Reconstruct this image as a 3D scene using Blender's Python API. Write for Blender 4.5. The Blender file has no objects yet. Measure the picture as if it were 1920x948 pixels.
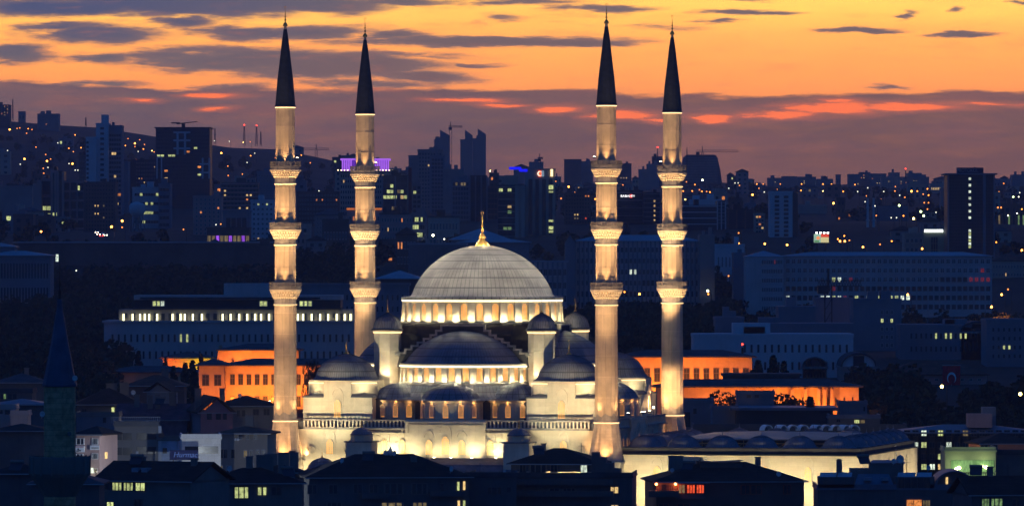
import bpy, math, random
from mathutils import Vector, Matrix
random.seed(7)
R = math.radians
scene = bpy.context.scene
F, CX, HY, CZ = 12500.0, 960.0, 490.0, 37.0      # focal length (in 1/1920 of the frame), frame centre, eye-level row, camera height

# ------------------------------------------------------------------ camera
cd = bpy.data.cameras.new('camera'); cam = bpy.data.objects.new('camera', cd)
scene.collection.objects.link(cam); scene.camera = cam
cam.location = (0, 0, CZ); cam.rotation_euler = (R(90), 0, 0)
cd.sensor_width = 36; cd.lens = 36*F/1920; cd.clip_start = 5; cd.clip_end = 60000
cd.shift_y = (HY-474)/1920
scene.view_settings.view_transform = 'Standard'
try: scene.view_settings.look = 'None'
except Exception: pass
scene.view_settings.exposure = 0; scene.view_settings.gamma = 1
scene.view_settings.use_curve_mapping = False
cy = scene.cycles
cy.use_denoising = True
try: cy.denoiser = 'OPENIMAGEDENOISE'; cy.denoising_input_passes = 'RGB_ALBEDO_NORMAL'
except Exception: pass
cy.max_bounces = 4; cy.diffuse_bounces = 2; cy.glossy_bounces = 2; cy.transmission_bounces = 2
cy.volume_bounces = 0; cy.transparent_max_bounces = 4
cy.use_light_tree = True; cy.sample_clamp_indirect = 3.0; cy.sample_clamp_direct = 0
cy.caustics_reflective = False; cy.caustics_refractive = False
cy.use_adaptive_sampling = True; cy.adaptive_threshold = 0.012

def lin(c):
    c = c/255.0
    return c/12.92 if c <= 0.04045 else ((c+0.055)/1.055)**2.4
def rgb(r, g, b): return (lin(r), lin(g), lin(b), 1.0)

# ------------------------------------------------------------------ node helper
class NT:
    def __init__(s, tree): s.t = tree; s.n = tree.nodes; s.l = tree.links
    def link(s, v, sock):
        if v is None: return
        if isinstance(v, bpy.types.NodeSocket): s.l.new(v, sock)
        else: sock.default_value = v
    def math(s, op, a, b=None, c=None, clamp=False):
        m = s.n.new('ShaderNodeMath'); m.operation = op; m.use_clamp = clamp
        for k, v in enumerate((a, b, c)): s.link(v, m.inputs[k])
        return m.outputs[0]
    def vec(s, op, a, b=None, c=None):
        m = s.n.new('ShaderNodeVectorMath'); m.operation = op
        for k, v in enumerate((a, b, c)): s.link(v, m.inputs[k])
        return m.outputs['Value'] if op in ('LENGTH', 'DOT_PRODUCT') else m.outputs[0]
    def mix(s, f, a, b, typ='MIX'):
        m = s.n.new('ShaderNodeMix'); m.data_type = 'RGBA'; m.blend_type = typ; m.clamp_factor = True
        s.link(f, m.inputs[0]); s.link(a, m.inputs[6]); s.link(b, m.inputs[7]); return m.outputs[2]
    def smooth(s, v, lo, hi, a=0.0, b=1.0):
        m = s.n.new('ShaderNodeMapRange'); m.interpolation_type = 'SMOOTHSTEP'
        s.link(v, m.inputs[0])
        for k, x in enumerate((lo, hi, a, b)): s.link(x, m.inputs[k+1])
        return m.outputs[0]
    def noise(s, vec, scale, detail=4, rough=.55, dim='3D'):
        m = s.n.new('ShaderNodeTexNoise'); m.noise_dimensions = dim
        s.link(vec, m.inputs['Vector']); m.inputs['Scale'].default_value = scale
        m.inputs['Detail'].default_value = detail; m.inputs['Roughness'].default_value = rough
        return m.outputs['Fac'], m.outputs['Color']
    def ramp(s, f, stops):
        m = s.n.new('ShaderNodeValToRGB'); s.link(f, m.inputs[0]); e = m.color_ramp.elements
        while len(e) > 1: e.remove(e[-1])
        e[0].position = stops[0][0]; e[0].color = stops[0][1]
        for p, c in stops[1:]:
            x = e.new(p); x.color = c
        return m.outputs[0]
    def comb(s, x, y, z):
        m = s.n.new('ShaderNodeCombineXYZ')
        for k, v in enumerate((x, y, z)): s.link(v, m.inputs[k])
        return m.outputs[0]

# ------------------------------------------------------------------ world: dusk sky with cloud banks, by direction
# (u, v) are the azimuth and the elevation of a direction, in thousandths of the focal length
w = bpy.data.worlds.new('World'); scene.world = w; w.use_nodes = True
t = NT(w.node_tree)
for n in list(t.n): t.n.remove(n)
tc = t.n.new('ShaderNodeTexCoord'); sp = t.n.new('ShaderNodeSeparateXYZ'); t.l.new(tc.outputs['Generated'], sp.inputs[0])
dx, dy, dz = sp.outputs
dys = t.math('MAXIMUM', dy, 0.05)
u = t.math('MULTIPLY_ADD', t.math('DIVIDE', dx, dys), F/1000, CX/1000)
v = t.math('MULTIPLY_ADD', t.math('DIVIDE', dz, dys), -F/1000, HY/1000)
uv = t.comb(u, v, 0.0)
nf, nc = t.noise(t.vec('MULTIPLY', uv, (2.6, 15.0, 1.0)), 1.0, 7, .62)
nf2, nc2 = t.noise(t.vec('MULTIPLY', uv, (8.0, 52.0, 1.0)), 1.0, 8, .66)
nf3, _ = t.noise(t.vec('MULTIPLY', uv, (1.6, 9.0, 1.0)), 1.0, 3, .5)
warp = t.vec('MULTIPLY', t.vec('SUBTRACT', nc, (.5, .5, .5)), (.24, .040, 0))
warp2 = t.vec('MULTIPLY', t.vec('SUBTRACT', nc2, (.5, .5, .5)), (.08, .018, 0))
Pw = t.vec('ADD', t.vec('ADD', uv, warp), warp2)
def blobs(lst, P):
    acc = None
    for (x, y, rx, ry, s) in lst:
        q = t.vec('MULTIPLY_ADD', P, (1000/rx, 1000/ry, 0), (-x/rx, -y/ry, 0))
        d = t.math('MULTIPLY_ADD', t.vec('LENGTH', q), -s, s)
        acc = d if acc is None else t.math('MAXIMUM', acc, d)
    return acc
CL = [(110,14,230,22,1.4),(360,2,330,36,1.8),(600,6,160,22,1.3),(760,2,110,9,.9),(345,42,72,11,1),(190,64,150,19,1.1),
 (110,50,80,8,.8),(540,60,200,15,1.1),(35,99,75,20,1.2),(190,112,70,12,.8),(450,112,240,28,1.5),(620,124,250,27,1.5),(790,146,120,16,1),
 (900,77,330,13,1.3),(1080,77,140,12,1.2),(730,68,100,12,.9),(925,38,50,9,.65),(1130,19,110,9,1.1),(960,6,130,7,.8),(1420,25,85,7,1),(1355,42,45,4,.7),
 (1620,53,85,7,1.2),(1790,63,100,6,1.2),(1692,25,16,9,.7),(1784,15,20,6,.7),(1908,5,26,4,.8),(1345,0,100,4,.8),(905,121,50,4,.6),
 (1230,50,90,5,.45),(180,160,90,7,.7),(440,168,110,9,.8),(700,160,140,10,.6),(1640,168,70,5,.8),(820,105,100,6,.4)]
D = blobs(CL, Pw)
D = t.math('ADD', D, t.math('MULTIPLY_ADD', nf2, 1.7, -.85))
D = t.math('ADD', D, t.math('MULTIPLY_ADD', nf, .7, -.35))
D = t.math('ADD', D, t.smooth(u, 1.1, .3, 0.0, .10))
cl = t.smooth(D, -.02, .5)
# stray cloud above the photographed strip so that the sky goes on
hi = t.math('MULTIPLY', t.smooth(nf3, .5, .62), t.smooth(v, -.02, -.15))
cl = t.math('MAXIMUM', cl, hi)
# low bank
edge = t.ramp(t.math('MULTIPLY', u, .5), [(0,(.150,)*3+(1,)),(.15,(.163,)*3+(1,)),(.30,(.168,)*3+(1,)),(.42,(.160,)*3+(1,)),(.52,(.164,)*3+(1,)),(.60,(.176,)*3+(1,)),(.68,(.178,)*3+(1,)),(.80,(.171,)*3+(1,)),(1,(.176,)*3+(1,))])
b = t.math('SUBTRACT', v, edge)
b = t.math('ADD', b, t.math('MULTIPLY_ADD', nf, .05, -.025))
b = t.math('ADD', b, t.math('MULTIPLY_ADD', nf2, .022, -.011))
bank = t.smooth(b, -.003, .007)
gaps = blobs([(262,190,34,5,1),(405,205,38,4,.9),(400,181,60,6,1),(620,152,110,10,.8),(700,163,60,6,.7),(880,188,70,4.5,1.1),(935,196,60,5,1.1),(1035,206,62,10,1.3),(1170,218,75,10,1.3),
  (1235,226,40,4,1),(1340,221,62,7,1.3),(1480,216,70,9,1.2),(1570,204,90,15,1.4),(1700,201,130,9,1.1),(1850,194,100,5,.7),(1560,190,60,6,1)],
  t.vec('ADD', t.vec('ADD', uv, t.vec('MULTIPLY', warp, (.5,.55,0))), warp2))
gv = t.math('ADD', gaps, t.math('ADD', t.math('MULTIPLY_ADD', nf2, 2.0, -1.0), t.math('MULTIPLY_ADD', nf, .8, -.4)))
gap = t.smooth(gv, .0, .75); halo = t.smooth(gv, -.9, .5)
# colours
clear = t.ramp(t.smooth(v, -.1, .23), [(0, rgb(255,226,116)), (.32, rgb(255,204,98)), (.5, rgb(255,180,92)), (.72, rgb(255,170,88)), (.88, rgb(255,160,86)), (1, rgb(246,140,78))])
left = t.smooth(u, 0.0, 1.0)
clear = t.mix(t.math('MULTIPLY_ADD', left, -.45, .45), clear, t.ramp(t.smooth(v, 0, .23), [(0, rgb(255,196,96)), (.6, rgb(255,166,86)), (1, rgb(240,130,76))]))
clear = t.mix(t.math('MULTIPLY', t.smooth(nf3, .35, .7), .35), clear, rgb(255,160,84))
clear = t.mix(t.math('MULTIPLY', t.smooth(nf, .45, .75), .3), clear, rgb(250,150,84))
ccol = t.mix(left, t.mix(t.smooth(v, 0, .14), rgb(70,78,116), rgb(102,94,104)), t.mix(t.smooth(v, 0, .2), rgb(104,94,100), rgb(118,90,90)))
ccol = t.mix(t.math('MULTIPLY', t.smooth(nf2, .5, .8), .5), ccol, rgb(170,112,96))
bcol = t.mix(t.smooth(u, .1, 1.6), t.mix(t.smooth(v, .16, .34), rgb(114,94,98), rgb(92,78,92)), t.mix(t.smooth(v, .16, .36), rgb(126,92,80), rgb(112,80,74)))
bcol = t.mix(t.math('MULTIPLY', t.smooth(nf, .40, .72), .75), bcol, rgb(152,100,86))
bcol = t.mix(t.math('MULTIPLY', t.smooth(nf2, .3, .6), .35), bcol, rgb(86,72,92))
bcol = t.mix(t.math('MULTIPLY', t.smooth(v, .26, .34), .6), bcol, t.mix(t.smooth(u, 0, 1.6), rgb(92,78,92), rgb(120,84,80)))
wisp = t.math('MULTIPLY', t.smooth(nf2, .46, .72), t.smooth(nf3, .38, .62))
clear = t.mix(t.math('MULTIPLY', wisp, .55), clear, rgb(216,138,88))
c = t.mix(t.smooth(D, -.28, .22), clear, t.mix(.5, clear, rgb(196,128,96)))
c = t.mix(cl, c, t.mix(t.smooth(D, .1, .9), rgb(128,104,104), ccol))
c = t.mix(bank, c, bcol)
c = t.mix(t.math('MULTIPLY', t.math('MULTIPLY', halo, bank), .65), c, rgb(176,104,84))
c = t.mix(t.math('MULTIPLY', gap, bank), c, t.mix(t.smooth(gap, .3, 1), rgb(214,108,76), rgb(255,124,68)))
# below the horizon (never seen past the ground) and high overhead
sk = t.n.new('ShaderNodeTexSky'); sk.sky_type = 'NISHITA'; sk.sun_disc = False
sk.sun_elevation = R(-1.5); sk.sun_rotation = R(0); sk.altitude = 900; sk.air_density = 1.3; sk.dust_density = 2.0
skc = t.vec('MULTIPLY', sk.outputs[0], (.006, .02, .05))
up = t.mix(t.smooth(dz, .05, .5), rgb(30,84,160), rgb(6,60,140))
up = t.mix(t.math('MULTIPLY', t.smooth(dy, .8, .99), t.smooth(dz, .14, .04)), up, rgb(235,150,105))
up = t.vec('ADD', t.vec('MULTIPLY', up, (1.35, 1.0, .82)), skc)
c = t.vec('MULTIPLY', c, (1.68, 1.54, 1.26))
c = t.mix(t.math('MAXIMUM', t.smooth(dz, .042, .12), t.smooth(dy, .96, .78)), c, up)
c = t.mix(t.smooth(dz, -.002, -.05), c, (.002, .004, .012, 1))
bg = t.n.new('ShaderNodeBackground'); t.link(c, bg.inputs[0]); bg.inputs[1].default_value = 1.0
wo = t.n.new('ShaderNodeOutputWorld'); t.l.new(bg.outputs[0], wo.inputs[0])
w.cycles.sampling_method = 'MANUAL'; w.cycles.sample_map_resolution = 512

# the sun is already under the horizon ahead: only its last weak glow
sd = bpy.data.lights.new('sun', 'SUN'); so = bpy.data.objects.new('sun', sd); scene.collection.objects.link(so)
sd.energy = 0.03; sd.angle = R(10); sd.color = (1, .55, .3); so.rotation_euler = (R(-86), 0, 0)

# ------------------------------------------------------------------ mesh builder
class MB:
    def __init__(s): s.v = []; s.f = []; s.m = []; s.uv = []; s.M = None; s.sm = []
    def at(s, x=0, y=0, z=0, rz=0, sc=None):
        s.M = Matrix.Translation((x, y, z)) @ Matrix.Rotation(rz, 4, 'Z')
        if sc: s.M = s.M @ Matrix.Diagonal((sc[0], sc[1], sc[2], 1))
        return s
    def add(s, vs, fs, m=0, uvs=None, smooth=False):
        b = len(s.v)
        if s.M is not None: vs = [tuple(s.M @ Vector(p)) for p in vs]
        s.v += [tuple(p) for p in vs]
        for k, f in enumerate(fs):
            s.f.append([b+i for i in f]); s.m.append(m); s.uv.append(uvs[k] if uvs else None); s.sm.append(smooth)
        return s
    def box(s, x0, x1, y0, y1, z0, z1, m=0):
        vs = [(x0,y0,z0),(x1,y0,z0),(x1,y1,z0),(x0,y1,z0),(x0,y0,z1),(x1,y0,z1),(x1,y1,z1),(x0,y1,z1)]
        return s.add(vs, [(0,3,2,1),(4,5,6,7),(0,1,5,4),(1,2,6,5),(2,3,7,6),(3,0,4,7)], m)
    def prism(s, pts, z0, z1, m=0, top=True):
        n = len(pts); vs = [(x, y, z0) for x, y in pts]+[(x, y, z1) for x, y in pts]
        fs = [(i, (i+1) % n, n+(i+1) % n, n+i) for i in range(n)]+[tuple(range(n-1, -1, -1))]
        if top: fs.append(tuple(range(n, 2*n)))
        return s.add(vs, fs, m)
    def slab(s, pts, y0, y1, m=0):             # polygon in the x-z plane (counter-clockwise seen from -y), thickened along y
        n = len(pts); vs = [(x, y0, z) for x, z in pts]+[(x, y1, z) for x, z in pts]
        fs = [((i+1) % n, i, n+i, n+(i+1) % n) for i in range(n)]+[tuple(range(n)), tuple(range(2*n-1, n-1, -1))]
        return s.add(vs, fs, m)
    def ring(s, po, pi, y0, y1, m=0, closed=True):   # frame between two x-z outlines
        n = len(po); vs = []
        for p in (po, pi):
            for y in (y0, y1): vs += [(x, y, z) for x, z in p]
        fs = []
        for i in range(n if closed else n-1):
            j = (i+1) % n
            fs += [(i, j, 2*n+j, 2*n+i), (n+j, n+i, 3*n+i, 3*n+j), (j, i, n+i, n+j), (2*n+i, 2*n+j, 3*n+j, 3*n+i)]
        return s.add(vs, fs, m)
    def lathe(s, prof, n, a0=0.0, a1=2*math.pi, m=0, seams=None, vstep=1.0, smooth=False, cx=0, cy=0):
        full = abs(a1-a0-2*math.pi) < 1e-6; k = n if full else n+1
        vs = []; vl = [0.0]
        for i in range(1, len(prof)): vl.append(vl[-1]+math.hypot(prof[i][0]-prof[i-1][0], prof[i][1]-prof[i-1][1]))
        for (r, z) in prof:
            for j in range(k):
                a = a0+(a1-a0)*j/n; vs.append((cx+r*math.cos(a), cy+r*math.sin(a), z))
        fs = []; uvs = []; q = (seams or n)/n
        for i in range(len(prof)-1):
            for j in range(n):
                j2 = (j+1) % k if full else j+1
                fs.append((i*k+j, i*k+j2, (i+1)*k+j2, (i+1)*k+j))
                uvs.append([(j*q, vl[i]/vstep), ((j+1)*q, vl[i]/vstep), ((j+1)*q, vl[i+1]/vstep), (j*q, vl[i+1]/vstep)])
        return s.add(vs, fs, m, uvs, smooth)
    def tube(s, p0, p1, r, n=6, m=0, r1=None):
        p0, p1 = Vector(p0), Vector(p1); d = (p1-p0)
        if d.length < 1e-6: return s
        d.normalize(); a = d.orthogonal().normalized(); b = d.cross(a); r1 = r if r1 is None else r1
        vs = [p0+(a*math.cos(2*math.pi*i/n)+b*math.sin(2*math.pi*i/n))*r for i in range(n)]
        vs += [p1+(a*math.cos(2*math.pi*i/n)+b*math.sin(2*math.pi*i/n))*r1 for i in range(n)]
        fs = [(i, (i+1) % n, n+(i+1) % n, n+i) for i in range(n)]+[tuple(range(n-1, -1, -1)), tuple(range(n, 2*n))]
        return s.add([tuple(x) for x in vs], fs, m)
    def mesh(s, name, mats):
        me = bpy.data.meshes.new(name); me.from_pydata(s.v, [], s.f)
        for mm in (mats if isinstance(mats, (list, tuple)) else [mats]): me.materials.append(mm)
        me.polygons.foreach_set('material_index', s.m)
        me.polygons.foreach_set('use_smooth', s.sm)
        if any(x is not None for x in s.uv):
            ul = me.uv_layers.new(name='uv'); d = []
            for f, x in zip(s.f, s.uv):
                for k in range(len(f)): d += list(x[k]) if x else [0.5, 0.5]
            ul.data.foreach_set('uv', d)
        me.update(); return me
    def build(s, name, mats, parent=None, loc=(0,0,0), rz=0):
        return put(name, s.mesh(name, mats), parent, loc, rz)
def put(name, me, parent=None, loc=(0,0,0), rz=0, scale=None):
    o = bpy.data.objects.new(name, me); scene.collection.objects.link(o)
    if parent is not None: o.parent = parent
    o.location = loc; o.rotation_euler = (0, 0, rz)
    if scale: o.scale = scale
    return o
def tag(o, label=None, cat=None, group=None, kind=None):
    if label: o['label'] = label
    if cat: o['category'] = cat
    if group: o['group'] = group
    if kind: o['kind'] = kind
    return o
def thing(name, label, cat, loc=(0,0,0), rz=0, group=None):
    o = bpy.data.objects.new(name, None); scene.collection.objects.link(o)
    o.location = loc; o.rotation_euler = (0, 0, rz); o.empty_display_size = 1
    return tag(o, label, cat, group)
def copy_tree(o, parent=None):
    c = o.copy(); scene.collection.objects.link(c)
    if parent is not None: c.parent = parent
    for ch in list(o.children): copy_tree(ch, c)
    return c
def lamp(name, kind, loc, energy, color, parent=None, target=None, radius=.1, angle=60, blend=.6):
    l = bpy.data.lights.new(name, kind); o = bpy.data.objects.new(name, l); scene.collection.objects.link(o)
    l.energy = energy; l.color = color; l.shadow_soft_size = radius
    if parent is not None: o.parent = parent
    o.location = loc
    if kind == 'SPOT':
        l.spot_size = R(angle); l.spot_blend = blend
        o.rotation_euler = (Vector(target)-Vector(loc)).to_track_quat('-Z', 'Y').to_euler()
    return o
def pt(px, py, Y): return ((px-CX)/F*Y, Y, CZ-(py-HY)/F*Y)

# ------------------------------------------------------------------ materials
MATS = {}
def mat(name, col, rough=.8, metal=0.0, var=.25, scale=.5, bump=.0, emit=None, es=1.0, brick=None, uvbrick=None, streak=0.0, sample=True, spec=.3, col_var=False):
    if name in MATS: return MATS[name]
    m = bpy.data.materials.new(name); m.use_nodes = True; q = NT(m.node_tree)
    bs = q.n.get('Principled BSDF')
    bs.inputs['Roughness'].default_value = rough; bs.inputs['Metallic'].default_value = metal
    try: bs.inputs['Specular IOR Level'].default_value = spec
    except Exception: pass
    if emit is None:
        tcn = q.n.new('ShaderNodeTexCoord'); co = tcn.outputs['Object']
        f, cc = q.noise(co, scale, 5, .6)
        c0 = tuple(x*(1-var) for x in col[:3])+(1,); c1 = tuple(min(1, x*(1+var)) for x in col[:3])+(1,)
        out = q.mix(q.smooth(f, .3, .7), c0, c1)
        h = f
        if streak:
            f2, _ = q.noise(q.vec('MULTIPLY', co, (1.6, 1.6, .08)), 1.0, 4, .6)
            out = q.mix(q.math('MULTIPLY', q.smooth(f2, .5, .75), streak), out, tuple(x*.45 for x in col[:3])+(1,))
        if brick:
            bt = q.n.new('ShaderNodeTexBrick'); bt.offset = .5
            q.l.new(q.comb(q.math('ADD', q.sep(co)[0], q.sep(co)[1]), q.sep(co)[2], 0.0), bt.inputs['Vector'])
            bt.inputs['Scale'].default_value = 1; bt.inputs['Brick Width'].default_value = brick[0]; bt.inputs['Row Height'].default_value = brick[1]
            bt.inputs['Mortar Size'].default_value = brick[2]; bt.inputs['Mortar Smooth'].default_value = .3
            bt.inputs['Color1'].default_value = (1, 1, 1, 1); bt.inputs['Color2'].default_value = (.9, .88, .86, 1); bt.inputs['Mortar'].default_value = (brick[3],)*3+(1,)
            out = q.mix(1.0, out, bt.outputs[0], 'MULTIPLY')
        if uvbrick:
            uvn = q.n.new('ShaderNodeUVMap'); bt = q.n.new('ShaderNodeTexBrick'); bt.offset = 0
            q.l.new(q.vec('ADD', uvn.outputs[0], (.5, 0, 0)), bt.inputs['Vector']); bt.inputs['Scale'].default_value = 1
            bt.inputs['Brick Width'].default_value = 1; bt.inputs['Row Height'].default_value = uvbrick[0]; bt.inputs['Mortar Size'].default_value = uvbrick[1]
            bt.inputs['Mortar Smooth'].default_value = .5
            bt.inputs['Color1'].default_value = (1, 1, 1, 1); bt.inputs['Color2'].default_value = (.86, .86, .88, 1); bt.inputs['Mortar'].default_value = (uvbrick[2],)*3+(1,)
            out = q.mix(1.0, out, bt.outputs[0], 'MULTIPLY')
        q.link(out, bs.inputs['Base Color'])
        if bump:
            bn = q.n.new('ShaderNodeBump'); bn.inputs['Strength'].default_value = bump; bn.inputs['Distance'].default_value = .1
            q.link(h, bn.inputs['Height']); q.l.new(bn.outputs[0], bs.inputs['Normal'])
    else:
        bs.inputs['Base Color'].default_value = tuple(x*.2 for x in col[:3])+(1,)
        bs.inputs['Emission Color'].default_value = emit; bs.inputs['Emission Strength'].default_value = es
        if col_var:
            tcn = q.n.new('ShaderNodeTexCoord'); oi = q.n.new('ShaderNodeObjectInfo')
            rv = q.math('MULTIPLY', oi.outputs['Random'], 40.0)
            f, _ = q.noise(q.vec('ADD', q.vec('MULTIPLY', tcn.outputs['Object'], (4.0, 1.0, 2.0)), q.comb(rv, 0.0, rv)), 1.0, 3, .6)
            k = q.math('MULTIPLY', q.smooth(f, .32, .62, .35, 1.25), q.math('MULTIPLY_ADD', oi.outputs['Random'], .6, .65))
            q.link(q.math('MULTIPLY', k, es), bs.inputs['Emission Strength'])
        if not sample: m.cycles.emission_sampling = 'NONE'
    MATS[name] = m; return m
def _sep(s, v):
    if not hasattr(s, '_sc'): s._sc = {}
    if v not in s._sc:
        n = s.n.new('ShaderNodeSeparateXYZ'); s.l.new(v, n.inputs[0]); s._sc[v] = n.outputs
    return s._sc[v]
NT.sep = _sep

marble = mat('pale_marble', (.62, .55, .44), .7, 0, .15, .25, .05, brick=(2.6, .9, .012, .8), streak=.25)
shaftm = mat('shaft_marble', (.60, .49, .36), .7, 0, .20, .22, .05, brick=(30, 3.9, .03, 1.35), streak=.6)
basem = mat('travertine', (.56, .47, .37), .75, 0, .18, .6, .1, brick=(1.6, .55, .015, .75), streak=.4)
trim = mat('carved_stone', (.62, .54, .43), .7, 0, .15, 1.5, .1)
niche_shade = mat('shaded_niche_stone', (.40, .26, .12), .8, 0, .2, 1.5, .1)  # darker gold behind the corbels: shade of the niches put into the colour
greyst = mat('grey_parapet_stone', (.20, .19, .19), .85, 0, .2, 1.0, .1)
dirty_and_shade = mat('weathered_and_shade_stone', (.30, .28, .27), .85, 0, .25, .6, .1, streak=.5)  # worn stone; on the minaret necks it stands in for shade
lead = mat('lead_sheet', (.20, .21, .25), .78, .0, .18, .5, .05, uvbrick=(1.0, .06, .3))
leadl = mat('pale_lead_sheet', (.36, .345, .32), .7, .05, .24, .22, .05, uvbrick=(1.0, .06, .28))
leadf = mat('flat_lead_roof', (.16, .17, .20), .7, .1, .25, .5, .05, brick=(3.2, 1.0, .05, .6))
leadd = mat('dark_lead_wall', (.05, .05, .055), .85, 0, .3, .5, .05)
conem = mat('spire_lead', (.022, .032, .055), .6, .1, .3, 1.2, .05)
gold = mat('gilded_copper', (.75, .45, .12), .42, .75, .15, 3, .0, spec=.5)
strip = mat('warm_light_strip', (1, .8, .5), emit=(1, .66, .32, 1), es=2.8)
stripw = mat('white_light_strip', (1, .9, .6), emit=(1, .86, .52, 1), es=3.2)
pane = mat('gold_lit_pane', (1, .6, .2), emit=(1, .40, .05, 1), es=1.6)
panew = mat('cream_lit_pane', (1, .8, .5), emit=(1, .46, .08, 1), es=1.3)
paned = mat('dim_pane', (.12, .12, .14), .4)
lampm = mat('floodlight_lens', (1, .9, .7), emit=(1, .85, .6, 1), es=30)
metal = mat('dark_metal', (.05, .05, .055), .5, .6)
# ================================================================== TERRAIN
def interp(tb, x):
    if x <= tb[0][0]: return tb[0][1]
    for (a, b), (c, d) in zip(tb, tb[1:]):
        if x <= c: return b+(d-b)*(x-a)/(c-a)
    return tb[-1][1]
GT = [(100,-32),(700,-30),(900,-27),(1060,-19),(1150,-13),(1205,-9),(1345,-9),(1500,-3),(1700,4),(1900,9),(2100,12),(2300,16.5),(2420,19),(2500,24),(2680,37),(3000,50),(4000,68),(5000,88),(6500,112),(7300,114),(8000,60),(9000,20)]
HT = [(-200,62),(0,60),(150,51),(300,42),(400,37),(560,28),(700,15),(760,8),(900,0),(1000,0),(1300,3),(1450,-2),(1600,0),(1900,-2),(2300,4)]
def sstep(a, b, x):
    t_ = max(0, min(1, (x-a)/(b-a))); return t_*t_*(3-2*t_)
def ground(x, Y):
    px = CX+x/Y*F
    z = interp(GT, Y)
    z += interp(HT, px)*sstep(3600, 6000, Y)*(1-sstep(7000, 9500, Y))
    if Y > 1500: z += (math.sin(x*.011+Y*.004)*2.0+math.sin(x*.021-Y*.007+1)*1.1)*sstep(1750, 2600, Y)
    if Y > 4500: z += (math.sin(x*.035+2)*1.2+math.sin(x*.083)*.6)*sstep(4500, 5600, Y)
    return z
ys = []; yv = 100.0
while yv < 8600: ys.append(yv); yv *= 1.022
xs = [-1700+i*34 for i in range(101)]
m = MB(); nx = len(xs)
m.v = [(x, y, ground(x, y)) for y in ys for x in xs]
for j in range(len(ys)-1):
    for i in range(nx-1): m.f.append([j*nx+i, j*nx+i+1, (j+1)*nx+i+1, (j+1)*nx+i]); m.m.append(0); m.uv.append(None); m.sm.append(True)
tag(m.build('ground', mat('dry_hillside', (.026, .032, .026), .95, 0, .5, .012, .0)), kind='structure')
m = MB(); pass
tag(MB().box(-95, 150, 1185, 1350, -9.2, -8.6).build('plaza', mat('stone_paving', (.22, .20, .18), .85, brick=(1.2, 1.2, .03, .7))), kind='structure')
def raise_Y(px, py, h, Ymin=1400):
    Y = Ymin
    while Y < 7500:
        x = (px-CX)/F*Y
        if ground(x, Y)+h >= CZ-(py-HY)/F*Y: return Y
        Y += 12
    return None
def haze(density, col):
    m = MB(); m.box(-1760, 1760, -60, 8700, -75, 235)
    h = m.build('haze', None); tag(h, kind='stuff', label='thin dusk haze over the city', cat='haze')
    hm = bpy.data.materials.new('dusk_haze'); hm.use_nodes = True; q = NT(hm.node_tree)
    for n in list(q.n): q.n.remove(n)
    pv = q.n.new('ShaderNodeVolumePrincipled'); pv.inputs['Density'].default_value = density; pv.inputs['Color'].default_value = col; pv.inputs['Anisotropy'].default_value = .68
    oo = q.n.new('ShaderNodeOutputMaterial'); q.l.new(pv.outputs[0], oo.inputs['Volume']); h.data.materials.clear(); h.data.materials.append(hm)
    return h
# ================================================================== MOSQUE
WARM = (1, .62, .28); CREAM = (1, .84, .46)
def finial_mb(h, r, crescent=True):
    m = MB()
    pr = [(r*1.0, 0), (r*1.02, .03*h), (r*.9, .10*h), (r*.55, .17*h), (r*.22, .22*h), (r*.20, .27*h), (r*.42, .30*h), (r*.44, .34*h), (r*.2, .38*h), (r*.16, .44*h),
          (r*.34, .475*h), (r*.36, .51*h), (r*.16, .55*h), (r*.12, .60*h), (r*.22, .63*h), (r*.22, .655*h), (r*.09, .69*h), (r*.07, .85*h), (.01, .93*h)]
    m.lathe(pr, 14, smooth=True)
    if crescent:
        R0 = .055*h; zc = .93*h; n = 14
        for i in range(n):
            a0 = R(-60-240+i*300/n)+R(240+30); a1 = R(-60-240+(i+1)*300/n)+R(240+30)
            th = .010*h*(1-abs((i+.5)/n-.5)*1.6)+.004*h
            m.tube((R0*math.cos(a0), 0, zc+R0+R0*math.sin(a0)), (R0*math.cos(a1), 0, zc+R0+R0*math.sin(a1)), th, 5)
    return m
def cap_profile(r, h, flare=0.0, n=12, pointed=0.0, z0=0.0):
    Rr = (r*r+h*h)/(2*h); amax = math.asin(min(1, r/Rr)) if h <= r else math.pi-math.asin(r/Rr)
    pr = []
    if flare: pr += [(r+flare, z0), (r+flare*.45, z0+flare*.22), (r+.12*flare, z0+flare*.55)]
    z00 = z0+(flare*.8 if flare else 0)
    hh = h-(z00-z0)
    for i in range(n+1):
        a = amax*(1-i/n); z = (Rr*math.cos(a)-(Rr-h))/h*hh
        rr = Rr*math.sin(a)
        zz = z00+z+pointed*(i/n)**4
        pr.append((max(rr, .02), zz))
    return pr
def arch(w, h, pointed=True, n=6, z0=0.0):
    hw = w/2; pts = [(-hw, z0), (hw, z0)]
    rise = hw*(1.25 if pointed else 1.0); s = h-rise
    for i in range(0, n+1):
        a = i/n; x = hw*math.cos(a*math.pi/2); z = z0+s+rise*(math.sin(a*math.pi/2)**(1.25 if pointed else 1))
        pts.append((x, z))
    for i in range(n-1, -1, -1):
        a = i/n; x = -hw*math.cos(a*math.pi/2); z = z0+s+rise*(math.sin(a*math.pi/2)**(1.25 if pointed else 1))
        pts.append((x, z))
    return pts
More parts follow.
